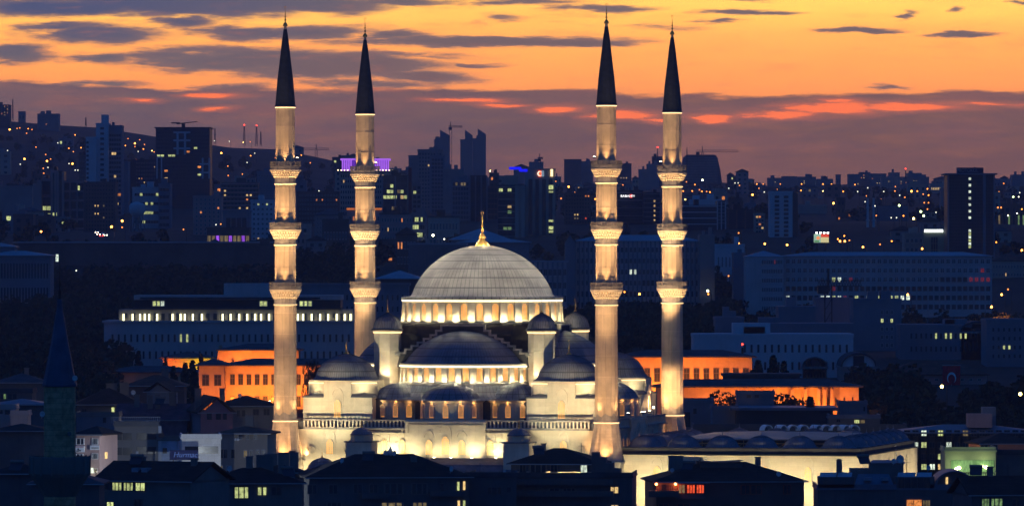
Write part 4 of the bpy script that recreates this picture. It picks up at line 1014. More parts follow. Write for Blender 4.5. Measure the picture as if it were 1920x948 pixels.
B('long low lit terrace left of the dark glass hotel tower', 'building', 1745, 1778, 344, 5200, 18, wallC, (10,1,.02,.98,.35,.7,.7,.7,.85,'ww'), pb=356, name='low_building')
# ------------------------------------------------------------------ middle distance
def bands(n, f0=.05, f1=.97, th=.25, m_=None, x0=-.5, x1=.5):
    def fn(T, W, H, d):
        for i in range(n):
            z = H*(f0+(f1-f0)*i/max(1, n-1)); MB().box(W*x0-.1, W*x1+.1, -.35, -.02, z, z+th*H/n).build('floor_band', m_ or wallF, T)
    return fn
def fins(n, m_=None, x0=-.5, x1=.5, w_=.35, z0=0, z1=1):
    def fn(T, W, H, d):
        b = MB()
        for i in range(n):
            x = W*(x0+(x1-x0)*i/(n-1)); b.box(x-w_, x+w_, -.4, -.02, H*z0, H*z1)
        b.build('facade_fins', m_ or wallF, T)
    return fn
def multi(*fs): return lambda T, W, H, d: [f(T, W, H, d) for f in fs]
B('pale high-rise core with a small roof house, left of the glass tower', 'tower block', 180, 203, 232, 3650, 22, wallB, (1,18,.35,.65,.1,.98,1,.45,.0,'o','plain'), pb=430, name='tower_block',
  extra=lambda T, W, H, d: MB().box(-W*.1, W*.45, 3, 12, H+.4, H+5).build('roof_house', wallB, T))
B('window side of the pale high-rise, with two lit storeys', 'tower block', 203.3, 228, 236, 3655, 22, wallA, (5,20,.05,.95,.05,.93,.85,.55,.0,'o','plain',{(1,15):'w',(2,15):'w',(3,6):'o',(4,6):'o',(3,4):'w',(2,10):'w'}), pb=430, name='tower_block')
B('lower left wing of the pale high-rise with a side column of windows', 'tower block', 161, 179.7, 258, 3640, 20, wallB, (1,14,.02,.32,.3,.97,.8,.5,.12,'o','plain'), pb=430, name='tower_block')
B('narrow grey wing behind the pale high-rise on its right', 'tower block', 228.5, 240, 303, 3700, 20, wallA, None, pb=430, name='tower_block')
B('dark apartment slab with scattered orange windows right of the pale high-rise', 'apartment block', 241, 293, 300, 3900, 18, glass, (8,8,.25,.98,.4,.98,.4,.35,.16,'oow'), pb=400)
B('pinkish slab low beside the pale high-rise left wing', 'apartment block', 148, 161, 292, 3750, 18, wallE, (3,8,.1,.9,.3,.95,.5,.4,.0,'o'), pb=400)
T, W, H = B('dark glass tower with a pale cross frame and a roof crane', 'office tower', 292, 393, 240, 3800, 34, glass, (14,22,.02,.98,.1,.97,.85,.5,.015,'cow','plain',{(0,15):'c',(1,15):'c',(3,15):'c',(4,15):'c',(2,9):'w'}), pb=420, name='glass_tower', roof='slab', over=.8)
m = MB(); fx = lambda p: (p-342.5)/F*3800; fz = lambda p: CZ-(p-HY)/F*3800-T.location[2]
for p in (333, 347): m.box(fx(p)-.6, fx(p)+.6, -.6, -.15, fz(290), fz(250))
for p in (250, 265, 280): m.box(fx(325), fx(357), -.7, -.61, fz(p), fz(p)+1)
for p in (380, 392.5): m.box(fx(p)-.5, fx(p)+.5, -.6, -.15, fz(335), fz(296))
for p in (309, 325): m.box(fx(374), fx(393), -.7, -.61, fz(p), fz(p)+.9)
for p in (296.5,): m.box(fx(294), fx(304), -.7, -.61, fz(p), fz(p)+.9)
for p in (294.5, 303): m.box(fx(p)-.4, fx(p)+.4, -.6, -.15, fz(335), fz(296))
m.build('facade_frame', wallB, T)
m = MB(); m.box(-1, 1, 8, 10, H, H+2.6); m.add([(-4, 9, H+2.2), (8, 8.6, H+3.6), (8, 9.4, H+3.6), (-4, 9.8, H+2.2), (-4, 9, H+2.8), (8, 8.6, H+4.0), (8, 9.4, H+4.0), (-4, 9.8, H+2.8)], [(0,1,5,4),(1,2,6,5),(2,3,7,6),(3,0,4,7),(4,5,6,7),(0,3,2,1)]); m.box(-7, -2, 8.5, 9.5, H+2.7, H+3.4); m.build('roof_crane', metal, T)
def frames(T, W, H, d):
    m = MB()
    for x in (-.5, -.17, .05, .5): m.box(W*x-.5, W*x+.5, -.6, -.1, 0, H)
    m.box(-W/2-.5, W*.05, -.7, -.61, H*.98, H*1.0+.8); m.build('facade_frame', wallD, T)
B('stepped office with a pale grid frame and two lit rooms, left of the high-rise', 'office building', 97, 118, 322, 3300, 24, glass, (2,6,.05,.95,.05,.97,.85,.6,.0,'c','plain',{(0,1):'c'}), pb=390, name='office_building', extra=frames)
B('lower left step of the grid framed office', 'office building', 78, 97, 337, 3310, 24, glass, (2,4,.05,.95,.1,.95,.9,.7,.0,'c','plain',{(0,1):'c',(1,1):'c'}), pb=390, name='office_building', extra=bands(4, m_=wallD))
B('right step of the grid framed office with horizontal bands', 'office building', 118, 158, 340, 3310, 24, glass, (6,5,.05,.95,.05,.95,.85,.6,.02,'c','plain'), pb=390, name='office_building', extra=multi(bands(6, m_=wallD), fins(4, m_=wallD)))
B('blank pinkish end wall left of the grid framed office', 'office building', 62, 77.7, 345, 3300, 24, wallD, None, pb=390, name='office_building')
B('low wide warehouse with a pale wall at the left edge', 'warehouse', -5, 60, 350, 3500, 30, wallF, None, pb=390, name='warehouse', roof='slab')
B('dark brown tower with four small lit windows in front of the high-rise', 'apartment block', 157, 216, 342, 3150, 22, wallE, (10,12,.05,.95,.05,.97,.4,.4,.0,'w','plain',{(3,6):'w',(4,6):'w',(3,4):'w',(4,4):'w',(6,6):'d',(6,3):'d'}), pb=420)
B('long white office with ribbon windows left of the water tower', 'office building', 248, 300, 352, 3350, 20, wallB, (9,4,.08,.95,.1,.95,.9,.28,.1,'cc','plain',{(4,2):'c',(3,1):'c',(4,1):'c',(5,1):'c',(6,1):'c'}), pb=400, name='office_building')
B('grey office wing with ribbon windows under the glass tower', 'office building', 297, 319, 345, 3340, 20, wallA, (3,6,.08,.92,.05,.95,.9,.45,.1,'cd','plain'), pb=400, name='office_building')
B('pinkish apartment block with dark window columns below the skyline lamp', 'apartment block', 362, 415, 368, 3000, 18, wallD, (6,9,.05,.97,.03,.97,.45,.55,.05,'o'), pb=432)
B('wide balcony apartment block with orange lit stairwell windows', 'apartment block', 415, 484, 343, 3250, 18, wallE, (9,10,.05,.95,.05,.97,.5,.4,.05,'w','plain',{(6,7):'w',(6,6):'o',(6,4):'w',(6,3):'o',(6,2):'w'}), pb=400, extra=bands(11, m_=wallD, th=.3))
B('pale tower with small windows left of the front left minaret balcony', 'tower block', 482, 516, 322, 3500, 18, wallA, (6,9,.05,.95,.1,.97,.5,.5,.02,'w'), pb=385, name='tower_block')
B('white block with square windows touching the front left minaret', 'apartment block', 470, 514, 376, 2950, 18, wallB, (5,8,.05,.97,.05,.97,.5,.42,.06,'w','split',{(1,7):'c',(3,7):'c'}), pb=432)
B('low glass pavilion with a slanted zinc roof left of the white block', 'building', 418, 468, 396, 2900, 20, wallA, (4,1,.1,.9,.2,.85,.8,.9,.0,'w','plain'), pb=425, name='pavilion', roof='slab')
T, W, H = B('low hall lit in purple and red between the lamps', 'hall', 388, 468, 428, 2780, 14, wallE, None, pb=442, name='hall', roof='slab')
for i, k in enumerate(('red','dim','purple','red','dim','purple','red','dim','purple','dim')): win(T, -W/2+W*(i+.5)/10, 1.2, W/14, H*.66, k if k != 'red' else 'dim', -.05, style='plain')
B('brick apartment blocks right of the front left minaret with dim windows', 'apartment block', 557, 636, 360, 3300, 20, wallE, (14,7,.03,.97,.03,.97,.5,.4,.06,'o'), pb=420)
B('grey apartment block with a dark roof left of the back left minaret', 'apartment block', 590, 648, 390, 2950, 20, wallF, (9,5,.05,.95,.2,.95,.4,.4,.05,'w'), pb=440, roof='hip', roofm=slate)
T, W, H = B('pale tower carrying the glowing purple colonnade crown', 'tower block', 636, 735, 322, 3500, 30, wallC, (22,9,.02,.98,.05,.97,.45,.5,.02,'w','plain'), pb=420, name='tower_block', roof='slab', over=1.5)
z1 = lambda p: CZ-(p-HY)/F*3500-T.location[2]; fx = lambda p: (p-685.5)/F*3500
m = MB(); m.box(fx(641), fx(728), 3, 22, H+.5, z1(300)); m.build('crown_core', mat('purple_lit_wall', (.35,.1,.8), emit=(.10,.02,.36,1), es=1), T)
m = MB()
for p in list(range(642, 660, 4))+list(range(700, 730, 4)): m.box(fx(p)-.35, fx(p)+.35, 1.6, 2.9, H+.5, z1(300))
m.box(fx(638), fx(731), .5, 25, z1(300), z1(297)); m.build('crown_columns', mat('purple_lit_columns', (.6,.3,1), emit=(.50,.16,1,1), es=.95), T)
m = MB()
for p in range(634, 738, 6): m.box(fx(p)-.3, fx(p)+.3, -1.4, -1.1, H+.55, H+1.1)
m.build('crown_lights', emis('small_warm_bulbs', (1,.7,.4), 5), T)
LIT = {(2,6):'c',(3,6):'c',(1,5):'c',(2,5):'c',(4,5):'w',(0,4):'c',(1,4):'c',(2,4):'w',(3,4):'c',(5,4):'c',(6,4):'c',(7,4):'d',(3,3):'d'}
LIT = {(2,7):'c',(1,6):'c',(2,6):'c',(4,6):'d',(5,6):'c',(0,5):'c',(1,5):'c',(2,5):'c',(3,5):'c',(5,5):'w',(6,5):'c',(1,3):'d',(2,3):'d',(3,3):'d'}
B('glass office with yellow green lit floors and a dark red pylon', 'office building', 717, 765, 330, 3200, 22, glass, (7,9,.03,.97,.03,.97,.85,.6,.0,'c','plain',LIT), pb=400, name='office_building',
  extra=multi(fins(3, wallA), lambda T, W, H, d: MB().box(W*.5+.2, W*.5+1.8, -1, 1, 0, H+4).build('pylon', mat('dark_red_steel', (.14,.02,.03)), T)))
B('banded office wing right of the dark red pylon', 'office building', 773, 790, 345, 3210, 22, wallA, (2,9,.05,.95,.03,.97,.7,.6,.0,'c','plain',{(0,7):'c'}), pb=420, name='office_building')
B('pale stepped high-rise, upper left steps, below the single slim tower', 'tower block', 766, 786, 292, 4000, 26, wallF, (4,6,.05,.95,.5,.97,.4,.5,.02,'w'), pb=400, name='tower_block')
B('tall pale high-rise with long window columns below the thin crane', 'tower block', 783, 830, 281, 3900, 26, wallF, (8,18,.04,.96,.05,.97,.5,.5,.02,'w','plain'), pb=420, name='tower_block')
B('darker window tower on the right side of the pale high-rise', 'tower block', 806, 834, 292, 3700, 20, wallA, (4,16,.1,.9,.05,.97,.75,.6,.02,'d','plain'), pb=420, name='tower_block')
B('broad pale block with two rows of pinholes right of the window tower', 'apartment block', 832, 870, 318, 3600, 26, wallF, (4,11,.05,.75,.05,.9,.2,.2,.0,'w'), pb=425)
B('glass faced pale office with dim top floor lights', 'office building', 846, 881, 338, 3300, 22, wallA, (6,9,.06,.94,.05,.97,.7,.65,.0,'d','plain',{(1,8):'d',(3,8):'d',(4,8):'d'}), pb=425, name='office_building')
B('tall dark glass wing with pale edges right of the dim lit office', 'office building', 881, 913, 330, 3310, 22, glass, (4,12,.06,.94,.05,.97,.7,.65,.0,'d','plain'), pb=425, name='office_building', extra=fins(4, wallA))
B('lattice fronted brown building right of the two yellow lamps', 'office building', 913, 934, 350, 3350, 22, wallE, (3,7,.06,.94,.05,.97,.85,.75,.0,'d','plain'), pb=425, name='office_building')
T, W, H = B('bank office with pale pilasters, green lit windows and a blue roof sign', 'office building', 934, 985, 348, 3000, 26, glass, (6,9,.02,.98,.05,.97,.85,.55,.0,'c','plain',
  {(0,8):'c',(2,8):'c',(4,8):'c',(5,6):'n',(2,5):'w',(4,5):'d',(2,4):'g',(1,1):'g',(2,1):'g',(4,1):'g'}), pb=445, name='office_building', extra=multi(bands(9, m_=wallC, th=.12, x1=.2), fins(2, wallC, .22, .38, 1.2), bands(9, m_=wallC, th=.12, x0=.42)))
B('stone drum storeys with small portholes behind the bank office', 'office building', 946, 972, 330, 3060, 14, wallC, (5,1,.05,.95,.45,.55,.2,.9,.0,'c','plain'), pb=445, name='office_building')
T, W, H = B('right tower of the bank office with a lit flag panel and a gold emblem', 'office tower', 985, 1041, 318, 3020, 26, wallC, (4,1,.06,.96,.04,.86,.55,1,.0,'c','plain'), pb=445, name='office_tower', roof='slab', over=.2)
fx = lambda p: (p-1013)/F*3020; z1 = lambda p: CZ-(p-HY)/F*3020-T.location[2]
MB().box(fx(1009.5), fx(1015), -.5, -.2, z1(331), z1(320)).build('flag_panel', emis('lit_flag_red', (1,.12,.04), 1.6), T)
MB().box(fx(1015.1), fx(1020), -.5, -.2, z1(331), z1(320)).build('portrait_panel', emis('lit_panel_grey', (.25,.35,.45), .8), T)
me = MB(); a_ = 2*math.pi/16
me.ring([(1.1*math.cos(a_*i), 1.1*math.sin(a_*i)) for i in range(16)], [(.25+.85*math.cos(a_*i), .85*math.sin(a_*i)) for i in range(16)], -.6, -.52); me.build('crescent', emis('lit_crescent', (1,.8,.6), 1.8), T, (fx(1012), 0, z1(325.5)))
MB().box(-.5, .5, -.5, -.2, -1.6, 1.6).build('emblem', emis('gold_emblem', (1,.75,.35), 2.5), T, (fx(1034.5), 0, z1(324)))
for p, q in ((347,355),(358,361),(412,416),(424,430),(432,436)): win(T, fx(1033), z1(q), 2.0, z1(p)-z1(q), 'cool', -.12, style='plain')
m = MB(); m.box((952-959.5)/F*3000, (975-959.5)/F*3000, 0, .5, 0, 1.2); m.build('roof_sign', emis('blue_neon', (.01,.01,.9), 1.3), T, (fx(962), -1, z1(318)))
m = MB(); m.box((968-975)/F*3000, (984-975)/F*3000, 0, .5, 0, 1.2); m.build('roof_sign', emis('blue_neon', (.01,.01,.9), 1.3), T, (fx(980), -1, z1(322)))
B('dark residential block with three pairs of lit windows right of the bank office', 'apartment block', 1058, 1108, 362, 3250, 20, wallE, (9,9,.04,.96,.05,.97,.45,.4,.02,'o','plain',{(3,3):'w',(4,3):'w',(3,2):'d',(4,2):'d',(7,8):'o',(8,8):'o',(7,2):'r'}), pb=430)
T, W, H = B('dark glass media office with the lit red and white sign', 'office building', 1157, 1206, 358, 3250, 26, glass, (6,7,.04,.96,.05,.9,.8,.4,.02,'d','plain'), pb=430, name='office_building', extra=bands(4, .35, .95, .06, wallA))
fx = lambda p: (p-1181.5)/F*3250; z1 = lambda p: CZ-(p-HY)/F*3250-T.location[2]
wl_ = emis('white_sign_light', (1,1,1), 2.2); rd_ = emis('red_sign_light', (1,.06,.04), 1.3)
text(T, 'BABAH', 1.5, fx(1174), -.9, z1(367.6), wl_, 1.15)
MB().box(fx(1181), fx(1185), -.9, -.5, z1(370.8), z1(364.2)).build('sign_badge', rd_, T); text(T, 'TV', 1.35, fx(1187), -.9, z1(367.6), wl_)
MB().box(fx(1168), fx(1190), -.45, -.36, z1(371.5), z1(363.5)).build('sign_board', metal, T)
B('banded wing of the media office with a column of warm lights', 'office building', 1206, 1237, 362, 3240, 26, glass, (5,6,.04,.96,.05,.85,.5,.4,.0,'d','plain',{(3,1):'w',(3,2):'w',(3,3):'w',(3,4):'w',(3,5):'w'}), pb=430, name='office_building', extra=bands(8, .1, .97, .12, wallA))
B('glass office with pale curved bands right of the back right minaret', 'office building', 1279, 1344, 386, 3000, 26, glass, None, pb=436, name='office_building', extra=bands(4, .3, .97, .15, wallB))
B('upper white storeys behind the curved band office', 'office building', 1294, 1352, 375, 3100, 20, wallB, (14,1,.04,.9,.55,.8,.5,.8,.0,'d','plain'), pb=436, name='office_building')
B('right curved end of the band office with thin vertical lines', 'office building', 1345, 1361, 378, 3000, 24, glass, None, pb=436, name='office_building', extra=multi(fins(3, wallB, -.5, .45, .25), bands(7, .3, .97, .08, wallB)))
B('dark unlit office right of the curved band office', 'office building', 1365, 1414, 394, 3000, 24, glass, None, pb=436, name='office_building', extra=fins(4, wallE))
B('small beige apartment block with lit balconies', 'apartment block', 1415, 1434, 401, 2950, 14, wallC, (3,5,.1,.9,.05,.95,.7,.45,.1,'o','plain',{(0,4):'w',(1,4):'o',(2,1):'w'}), pb=432)
B('white slab tower with two columns of dark windows', 'tower block', 1443, 1486, 360, 2900, 16, wallB, None, pb=470, name='tower_block',
  extra=lambda T, W, H, d: [win(T, x, H*(.03+.072*i), 2.0, H*.045, 'dark', -.02, style='plain') for i in range(13) for x in (-W*.18, W*.22)])
B('brown side wing of the white slab tower', 'tower block', 1486.4, 1496, 362, 2905, 16, wallE, None, pb=470, name='tower_block')
T, W, H = B('dark glass hotel tower with roof sign letters and a centre column of lit windows', 'hotel', 1778, 1864, 327, 2700, 26, glass, (16,26,.02,.98,.02,.97,.85,.75,.0,'c','plain',
  {(7,r): ('n' if r % 2 else 'c') for r in (25,23,21,19,17,15,13,9,8,7,6,5,4)}), pb=468, name='hotel_tower', roof='slab', over=1.2, roofm=wallA)
m = MB(); fx = lambda p: (p-1821)/F*2700; z1 = lambda p: CZ-(p-HY)/F*2700-T.location[2]
m.box(fx(1796), fx(1845), 3, 9, H+.5, z1(314)); m.build('sign_box', mat('navy_panel', (.02,.025,.06)), T); text(T, 'PROTOKOL', 2.1, fx(1815), 2.9, z1(319.5), mat('faint_letters', (.35,.35,.4)), .78)
m = MB(); 
for x in (-.5, .27, .3, .5): m.box(W*x-.3, W*x+.3, -.5, -.1, 0, H)
m.build('facade_fins', wallA, T)
B('warm floodlit long house with a glowing centre', 'building', 1497, 1561, 376, 4600, 16, wallC, (14,1,.02,.98,.35,.75,.6,.9,.8,'ww','plain'), pb=385, name='long_house')
B('pale barracks with two rows of small windows under the glowing long house', 'building', 1497, 1550, 385, 3900, 16, wallC, (14,4,.05,.95,.2,.95,.35,.4,.0,'w'), pb=404, name='barracks')
B('wide beige apartment row left of the twin slim minarets', 'apartment block', 1548, 1626, 409, 3300, 18, wallD, (14,4,.04,.96,.1,.95,.45,.4,.03,'w'), pb=450, roof='hip', roofm=tile)
B('slatted pale office block right of the twin slim minarets', 'office building', 1645, 1700, 386, 3500, 20, wallE, None, pb=420, name='office_building', extra=fins(9, wallA, -.48, .48, 1.0))
T, W, H = B('small white office with a glowing white bar over its entrance', 'office building', 1732, 1770, 434, 2750, 18, wallG, (3,3,.35,.7,.05,.8,.7,.9,.0,'d','plain'), pb=462, name='office_building')
MB().box(-W*.47, W*.45, -.5, -.2, H-.3, H+.9).build('light_bar', emis('white_bar_light', (.9,1,.95), 2.6), T)
B('low beige block joined to the white bar office', 'office building', 1696, 1732, 438, 2760, 18, wallC, (4,2,.04,.96,.1,.9,.7,.45,.05,'c'), pb=462, name='office_building')
B('greenish columned block with floodlit columns at the right edge', 'building', 1868, 1925, 401, 3200, 18, wallE, (6,1,.02,.98,.1,.95,.35,.9,.5,'gd','plain'), pb=425, name='columned_building')
B('cream apartment row under the orange lamp at the right edge', 'apartment block', 1858, 1925, 474, 2600, 16, wallC, (11,2,.04,.96,.1,.9,.45,.45,.12,'wo'), pb=500, roof='hip', roofm=tile)
B('long low pink apartment block left of the dome finial', 'apartment block', 712, 780, 400, 2850, 16, wallD, (12,4,.04,.96,.05,.95,.45,.45,.08,'ow'), pb=440, roofm=slate)
B('glass corner block with three green lit floors left of the dome', 'office building', 771, 799, 400, 2800, 16, wallA, (6,5,.1,.9,.1,.95,.85,.55,.0,'c','plain',{(1,4):'c',(2,4):'c',(4,4):'c',(0,3):'c',(1,3):'c',(2,3):'c',(2,2):'c',(3,2):'c',(4,2):'c',(4,1):'c'}), pb=440, name='office_building')
B('low cream block with a flat roof just left of the dome finial', 'apartment block', 803, 861, 406, 2850, 14, wallC, (9,2,.04,.96,.1,.95,.45,.45,.1,'ow'), pb=430, roofm=slate)
B('two storey house with two orange lit windows left of the dome', 'house', 742, 782, 425, 2650, 12, wallE, (6,2,.05,.95,.1,.9,.5,.5,.05,'o','split',{(0,1):'o',(1,1):'o'}), pb=450, name='house', roof='hip', roofm=tilesd)
B('orange lit cornice building under the purple crowned tower', 'building', 650, 716, 391, 3100, 14, wallC, (9,2,.05,.95,.1,.8,.5,.5,.3,'o','split'), pb=412, name='building', extra=lambda T, W, H, d: MB().box(-W/2, W/2, -.6, -.2, H-.6, H+.3).build('lit_cornice', emis('orange_cornice', (1,.26,.05), .55), T))
B('dark red brick club with a small red light left of the back left minaret', 'building', 604, 654, 412, 2750, 14, wallE, (8,2,.05,.95,.1,.8,.5,.5,.08,'o','split'), pb=440, name='building')
# water tower, billboard, masts, cranes, slim minarets
x, y, z = pt(257, 395, 3100); T = thing('water_tower', 'round pale water tower on legs left of the pink apartment block', 'water tower', (x, y, ground(x, y)))
zz = CZ-(378-HY)/F*3100-T.location[2]; r = 3.7
m = MB(); m.lathe([(1.2, zz-7.6), (r*.75, zz-6.2), (r, zz-4.6), (r, zz-2.0), (r*.8, zz-.8), (.1, zz)], 24, smooth=True); m.build('tank', wallB, T)
m = MB()
for k in range(6): a = math.pi/3*k; m.tube((4.0*math.cos(a), 4.0*math.sin(a), -1), (2.4*math.cos(a), 2.4*math.sin(a), zz-6.2), .22, 6)
m.tube((0,0,-1), (0,0,zz-7), .9, 10); m.build('leg_frame', wallF, T); RECTS.append((243,272,378,430,3100))
x, y, z = pt(1540, 446.5, 2700); T = thing('billboard', 'lit two part billboard, green picture left and red over cream right, four lamps on top', 'billboard', (x, y, z))
s = 2700/F
MB().box(-14*s, -1*s, 0, .6, -8*s, 8*s).build('poster', emis('poster_green', (.35,.55,.42), .9), T)
MB().box(-1*s+.02, 14*s, 0, .6, 2*s, 8*s).build('poster', emis('poster_red', (.8,.07,.03), .9), T)
MB().box(-1*s+.02, 14*s, 0, .6, -8*s, 2*s-.02).build('poster', emis('poster_cream', (.75,.65,.32), .9), T)
m = MB(); m.slab([(-6*s+3.3*s*math.cos(a_*i), .5*s+3.3*s*math.sin(a_*i)) for i in range(16)], -.1, -.01); m.build('poster_disc', emis('poster_orange', (1,.32,.12), 1), T)
m = MB(); m.box(-13*s, -4*s, -.12, -.01, -7*s, -4.5*s); m.build('poster_strip', emis('poster_dark_green', (.08,.3,.05), .7), T)
m = MB()
for i in range(4): m.box((-9+7*i)*s-.35, (-9+7*i)*s+.35, -1.6, -1.2, 9*s, 9*s+.5)
m.build('lamp', emis('billboard_bulbs', (1,1,.95), 12), T)
m = MB(); m.tube((-8*s,.3,-20), (-8*s,.3,-8*s), .3, 8); m.tube((8*s,.3,-20), (8*s,.3,-8*s), .3, 8)
for i in range(4): m.tube(((-9+7*i)*s, .3, 8*s), ((-9+7*i)*s, -1.4, 9*s), .08, 5)
m.build('frame', metal, T); RECTS.append((1526,1555,436,458,2700))
def mast(px, pt0, pb0, Y, label, red=True, w_=1.0, sg='radio masts on the hill crest'):
    x, y, z = pt(px, pb0, Y); h = (pb0-pt0)/F*Y; T = thing('radio_mast', label, 'mast', (x, y, z), 0, sg); m = MB()
    for a, b in ((-1,-1),(1,-1),(1,1),(-1,1)): m.tube((a*w_, b*w_, -2), (a*w_*.35, b*w_*.35, h), .22, 4)
    n = 9
    for i in range(n):
        f0 = 1-.65*i/n; f1 = 1-.65*(i+1)/n; z0, z1_ = h*i/n, h*(i+1)/n
        m.tube((-w_*f0, -w_*f0, z0), (w_*f1, -w_*f1, z1_), .16, 4); m.tube((w_*f0, -w_*f0, z0), (-w_*f1, -w_*f1, z1_), .16, 4); m.tube((-w_*f0, -w_*f0, z0), (w_*f0, -w_*f0, z0), .14, 4)
    m.build('lattice', metal, T)
    if red: rb_ = .12+Y/6000*.65; q = MB(); q.lathe([(.01,-rb_),(rb_,0),(.01,rb_)], 8); q.build('beacon', LAMPC['r'], T, (0,0,h+.8))
mast(458, 236, 268, 6000, 'left lattice mast with a red beacon on the hill crest'); mast(481, 237, 270, 6000, 'right lattice mast with a red beacon on the hill crest')
mast(489, 247, 271, 6000, 'short unlit mast right of the two red beacon masts', False, .8); mast(403, 240, 266, 6000, 'thin pylon on the crest right of the glass tower', False, .7)
mast(24, 186, 222, 5700, 'tall thin antenna beside the left edge tower block', False, .5); mast(161, 220, 235, 6000, 'small pylon on the crest left of the pale high-rise', False, .7)
mast(1288, 276, 305, 5500, 'thin mast left of the unfinished tower', False, .4); mast(1233, 278, 297, 5650, 'thin antenna over the slim tower left of the back right minaret', True, .4)
mast(1698, 318, 334, 5500, 'antenna with a red beacon on the right skyline', True, .4); mast(1392, 651, 672, 1640, 'short mast with a red beacon on the orange lit ministry roof', True, .25, 'roof masts')
def crane(px, ptop, pb0, Y, l0, l1, label, th=.35):
    x, y, z = pt(px, pb0, Y); h = (pb0-ptop)/F*Y; T = thing('tower_crane', label, 'crane', (x, y, z), 0, 'cranes on the skyline'); m = MB(); w_ = 1.0
    for a, b in ((-1,-1),(1,-1),(1,1),(-1,1)): m.tube((a*w_, b*w_, -3), (a*w_, b*w_, h), th*.6, 4)
    n = max(5, int(h/4))
    for i in range(n): m.tube((-w_, -w_, h*i/n), (w_, -w_, h*(i+1)/n), th*.4, 4)
    m.build('tower', metal, T); m = MB(); L0, L1 = l0/F*Y, l1/F*Y
    for dz_, dy_ in ((0,-.7),(0,.7),(1.6,0)): m.tube((L0, dy_, h+dz_), (L1, dy_, h+dz_), th*.5, 4)
    n = 16
    for i in range(n): a, b = L0+(L1-L0)*i/n, L0+(L1-L0)*(i+1)/n; m.tube((a, -.7, h), ((a+b)/2, 0, h+1.6), th*.35, 4); m.tube(((a+b)/2, 0, h+1.6), (b, -.7, h), th*.35, 4)
    m.box(L0, L0+3, -1, 1, h-2.2, h); m.tube((0,0,h), (0,0,h+5), th, 5); m.build('jib', metal, T)
crane(845, 239, 335, 5900, -4, 22, 'tall thin crane between the slim tower and the twin towers'); crane(1317, 285, 291, 5600, -12, 68, 'long crane standing over the unfinished leaning tower', .3)
crane(593, 281, 296, 6000, -40, 24, 'crane on the hill left of the back left minaret'); crane(1012, 298, 306, 6000, -4, 6, 'tiny crane over the skyline block behind the bank office')
crane(1553, 536, 650, 1900, -20, 62, 'rust red crane standing in front of the long five storey office')
# cars on the road under the orange lamps at the left
cb = MB(); cb.slab([(-2.2,.35),(2.2,.35),(2.25,.75),(1.9,.95),(1.15,1.0),(.6,1.45),(-.9,1.47),(-1.5,1.02),(-2.15,.95)], -.85, .85); CBODY = [cb.mesh('body', mat('car_paint_'+n, c, .35, .2)) for n, c in (('grey', (.2,.2,.22)), ('red', (.3,.04,.03)), ('white', (.6,.6,.6)))]
cw = MB()
for x_ in (-1.35, 1.35):
    for y_ in (-.86, .70): cw.tube((x_, y_, .34), (x_, y_+.16, .34), .34, 12)
CWH = cw.mesh('wheels', metal); cg = MB(); cg.slab([(-1.35,1.04),(1.0,1.04),(.55,1.38),(-.85,1.40)], -.87, .87); CGL = cg.mesh('windows', glass)
hl = MB(); hl.box(2.2,2.3,-.75,-.4,.6,.8); hl.box(2.2,2.3,.4,.75,.6,.8); CHL = hl.mesh('headlights', emis('car_headlight', (1,.85,.6), 30)); tl = MB(); tl.box(-2.25,-2.15,-.8,-.4,.65,.85); tl.box(-2.25,-2.15,.4,.8,.65,.85); CTL = tl.mesh('tail_lights', emis('car_tail_light', (1,.04,.02), 20))
for i, (p, q, c_, rz_) in enumerate(((184,438.5,0,80),(189,440,1,-90),(193,442,2,80),(198,443.5,0,95),(190,445,2,-85),(186,442,1,85))):
    x, y, z = pt(p, q, 2850-i*8); T = thing('car', 'car with its lights on under the orange street lamps, left of the water tower', 'car', (x, y, z), R(rz_-180 if rz_ > 0 else rz_-180), 'cars under the orange lamps')
    put('body', CBODY[c_], T); put('wheels', CWH, T); put('windows', CGL, T); put('headlights', CHL, T); put('tail_lights', CTL, T)
RECTS.append((182, 200, 436, 447, 2800))
for px_, lb in ((1627, 'left one of the two slim distant minarets'), (1638, 'right one of the two slim distant minarets')):
    x, y, z = pt(px_, 455, 3000); s = 3000/F; T = thing('slim_minaret', lb, 'minaret', (x, y, z), 0, 'two slim distant minarets')
    m = MB(); m.lathe([(3*s,-4), (2.6*s, 40*s), (3.6*s, 41*s), (3.6*s, 43.5*s), (2.3*s, 44*s), (2.2*s, 64*s), (3.2*s, 65*s), (3.2*s, 67*s), (2.1*s, 68*s), (2.1*s, 84*s)], 12); m.build('shaft', wallB, T)
    m = MB(); m.lathe([(2.4*s, 84*s), (.1, 100*s)], 12); m.build('spire', slate, T); RECTS.append((px_-4, px_+4, 355, 455, 3000))
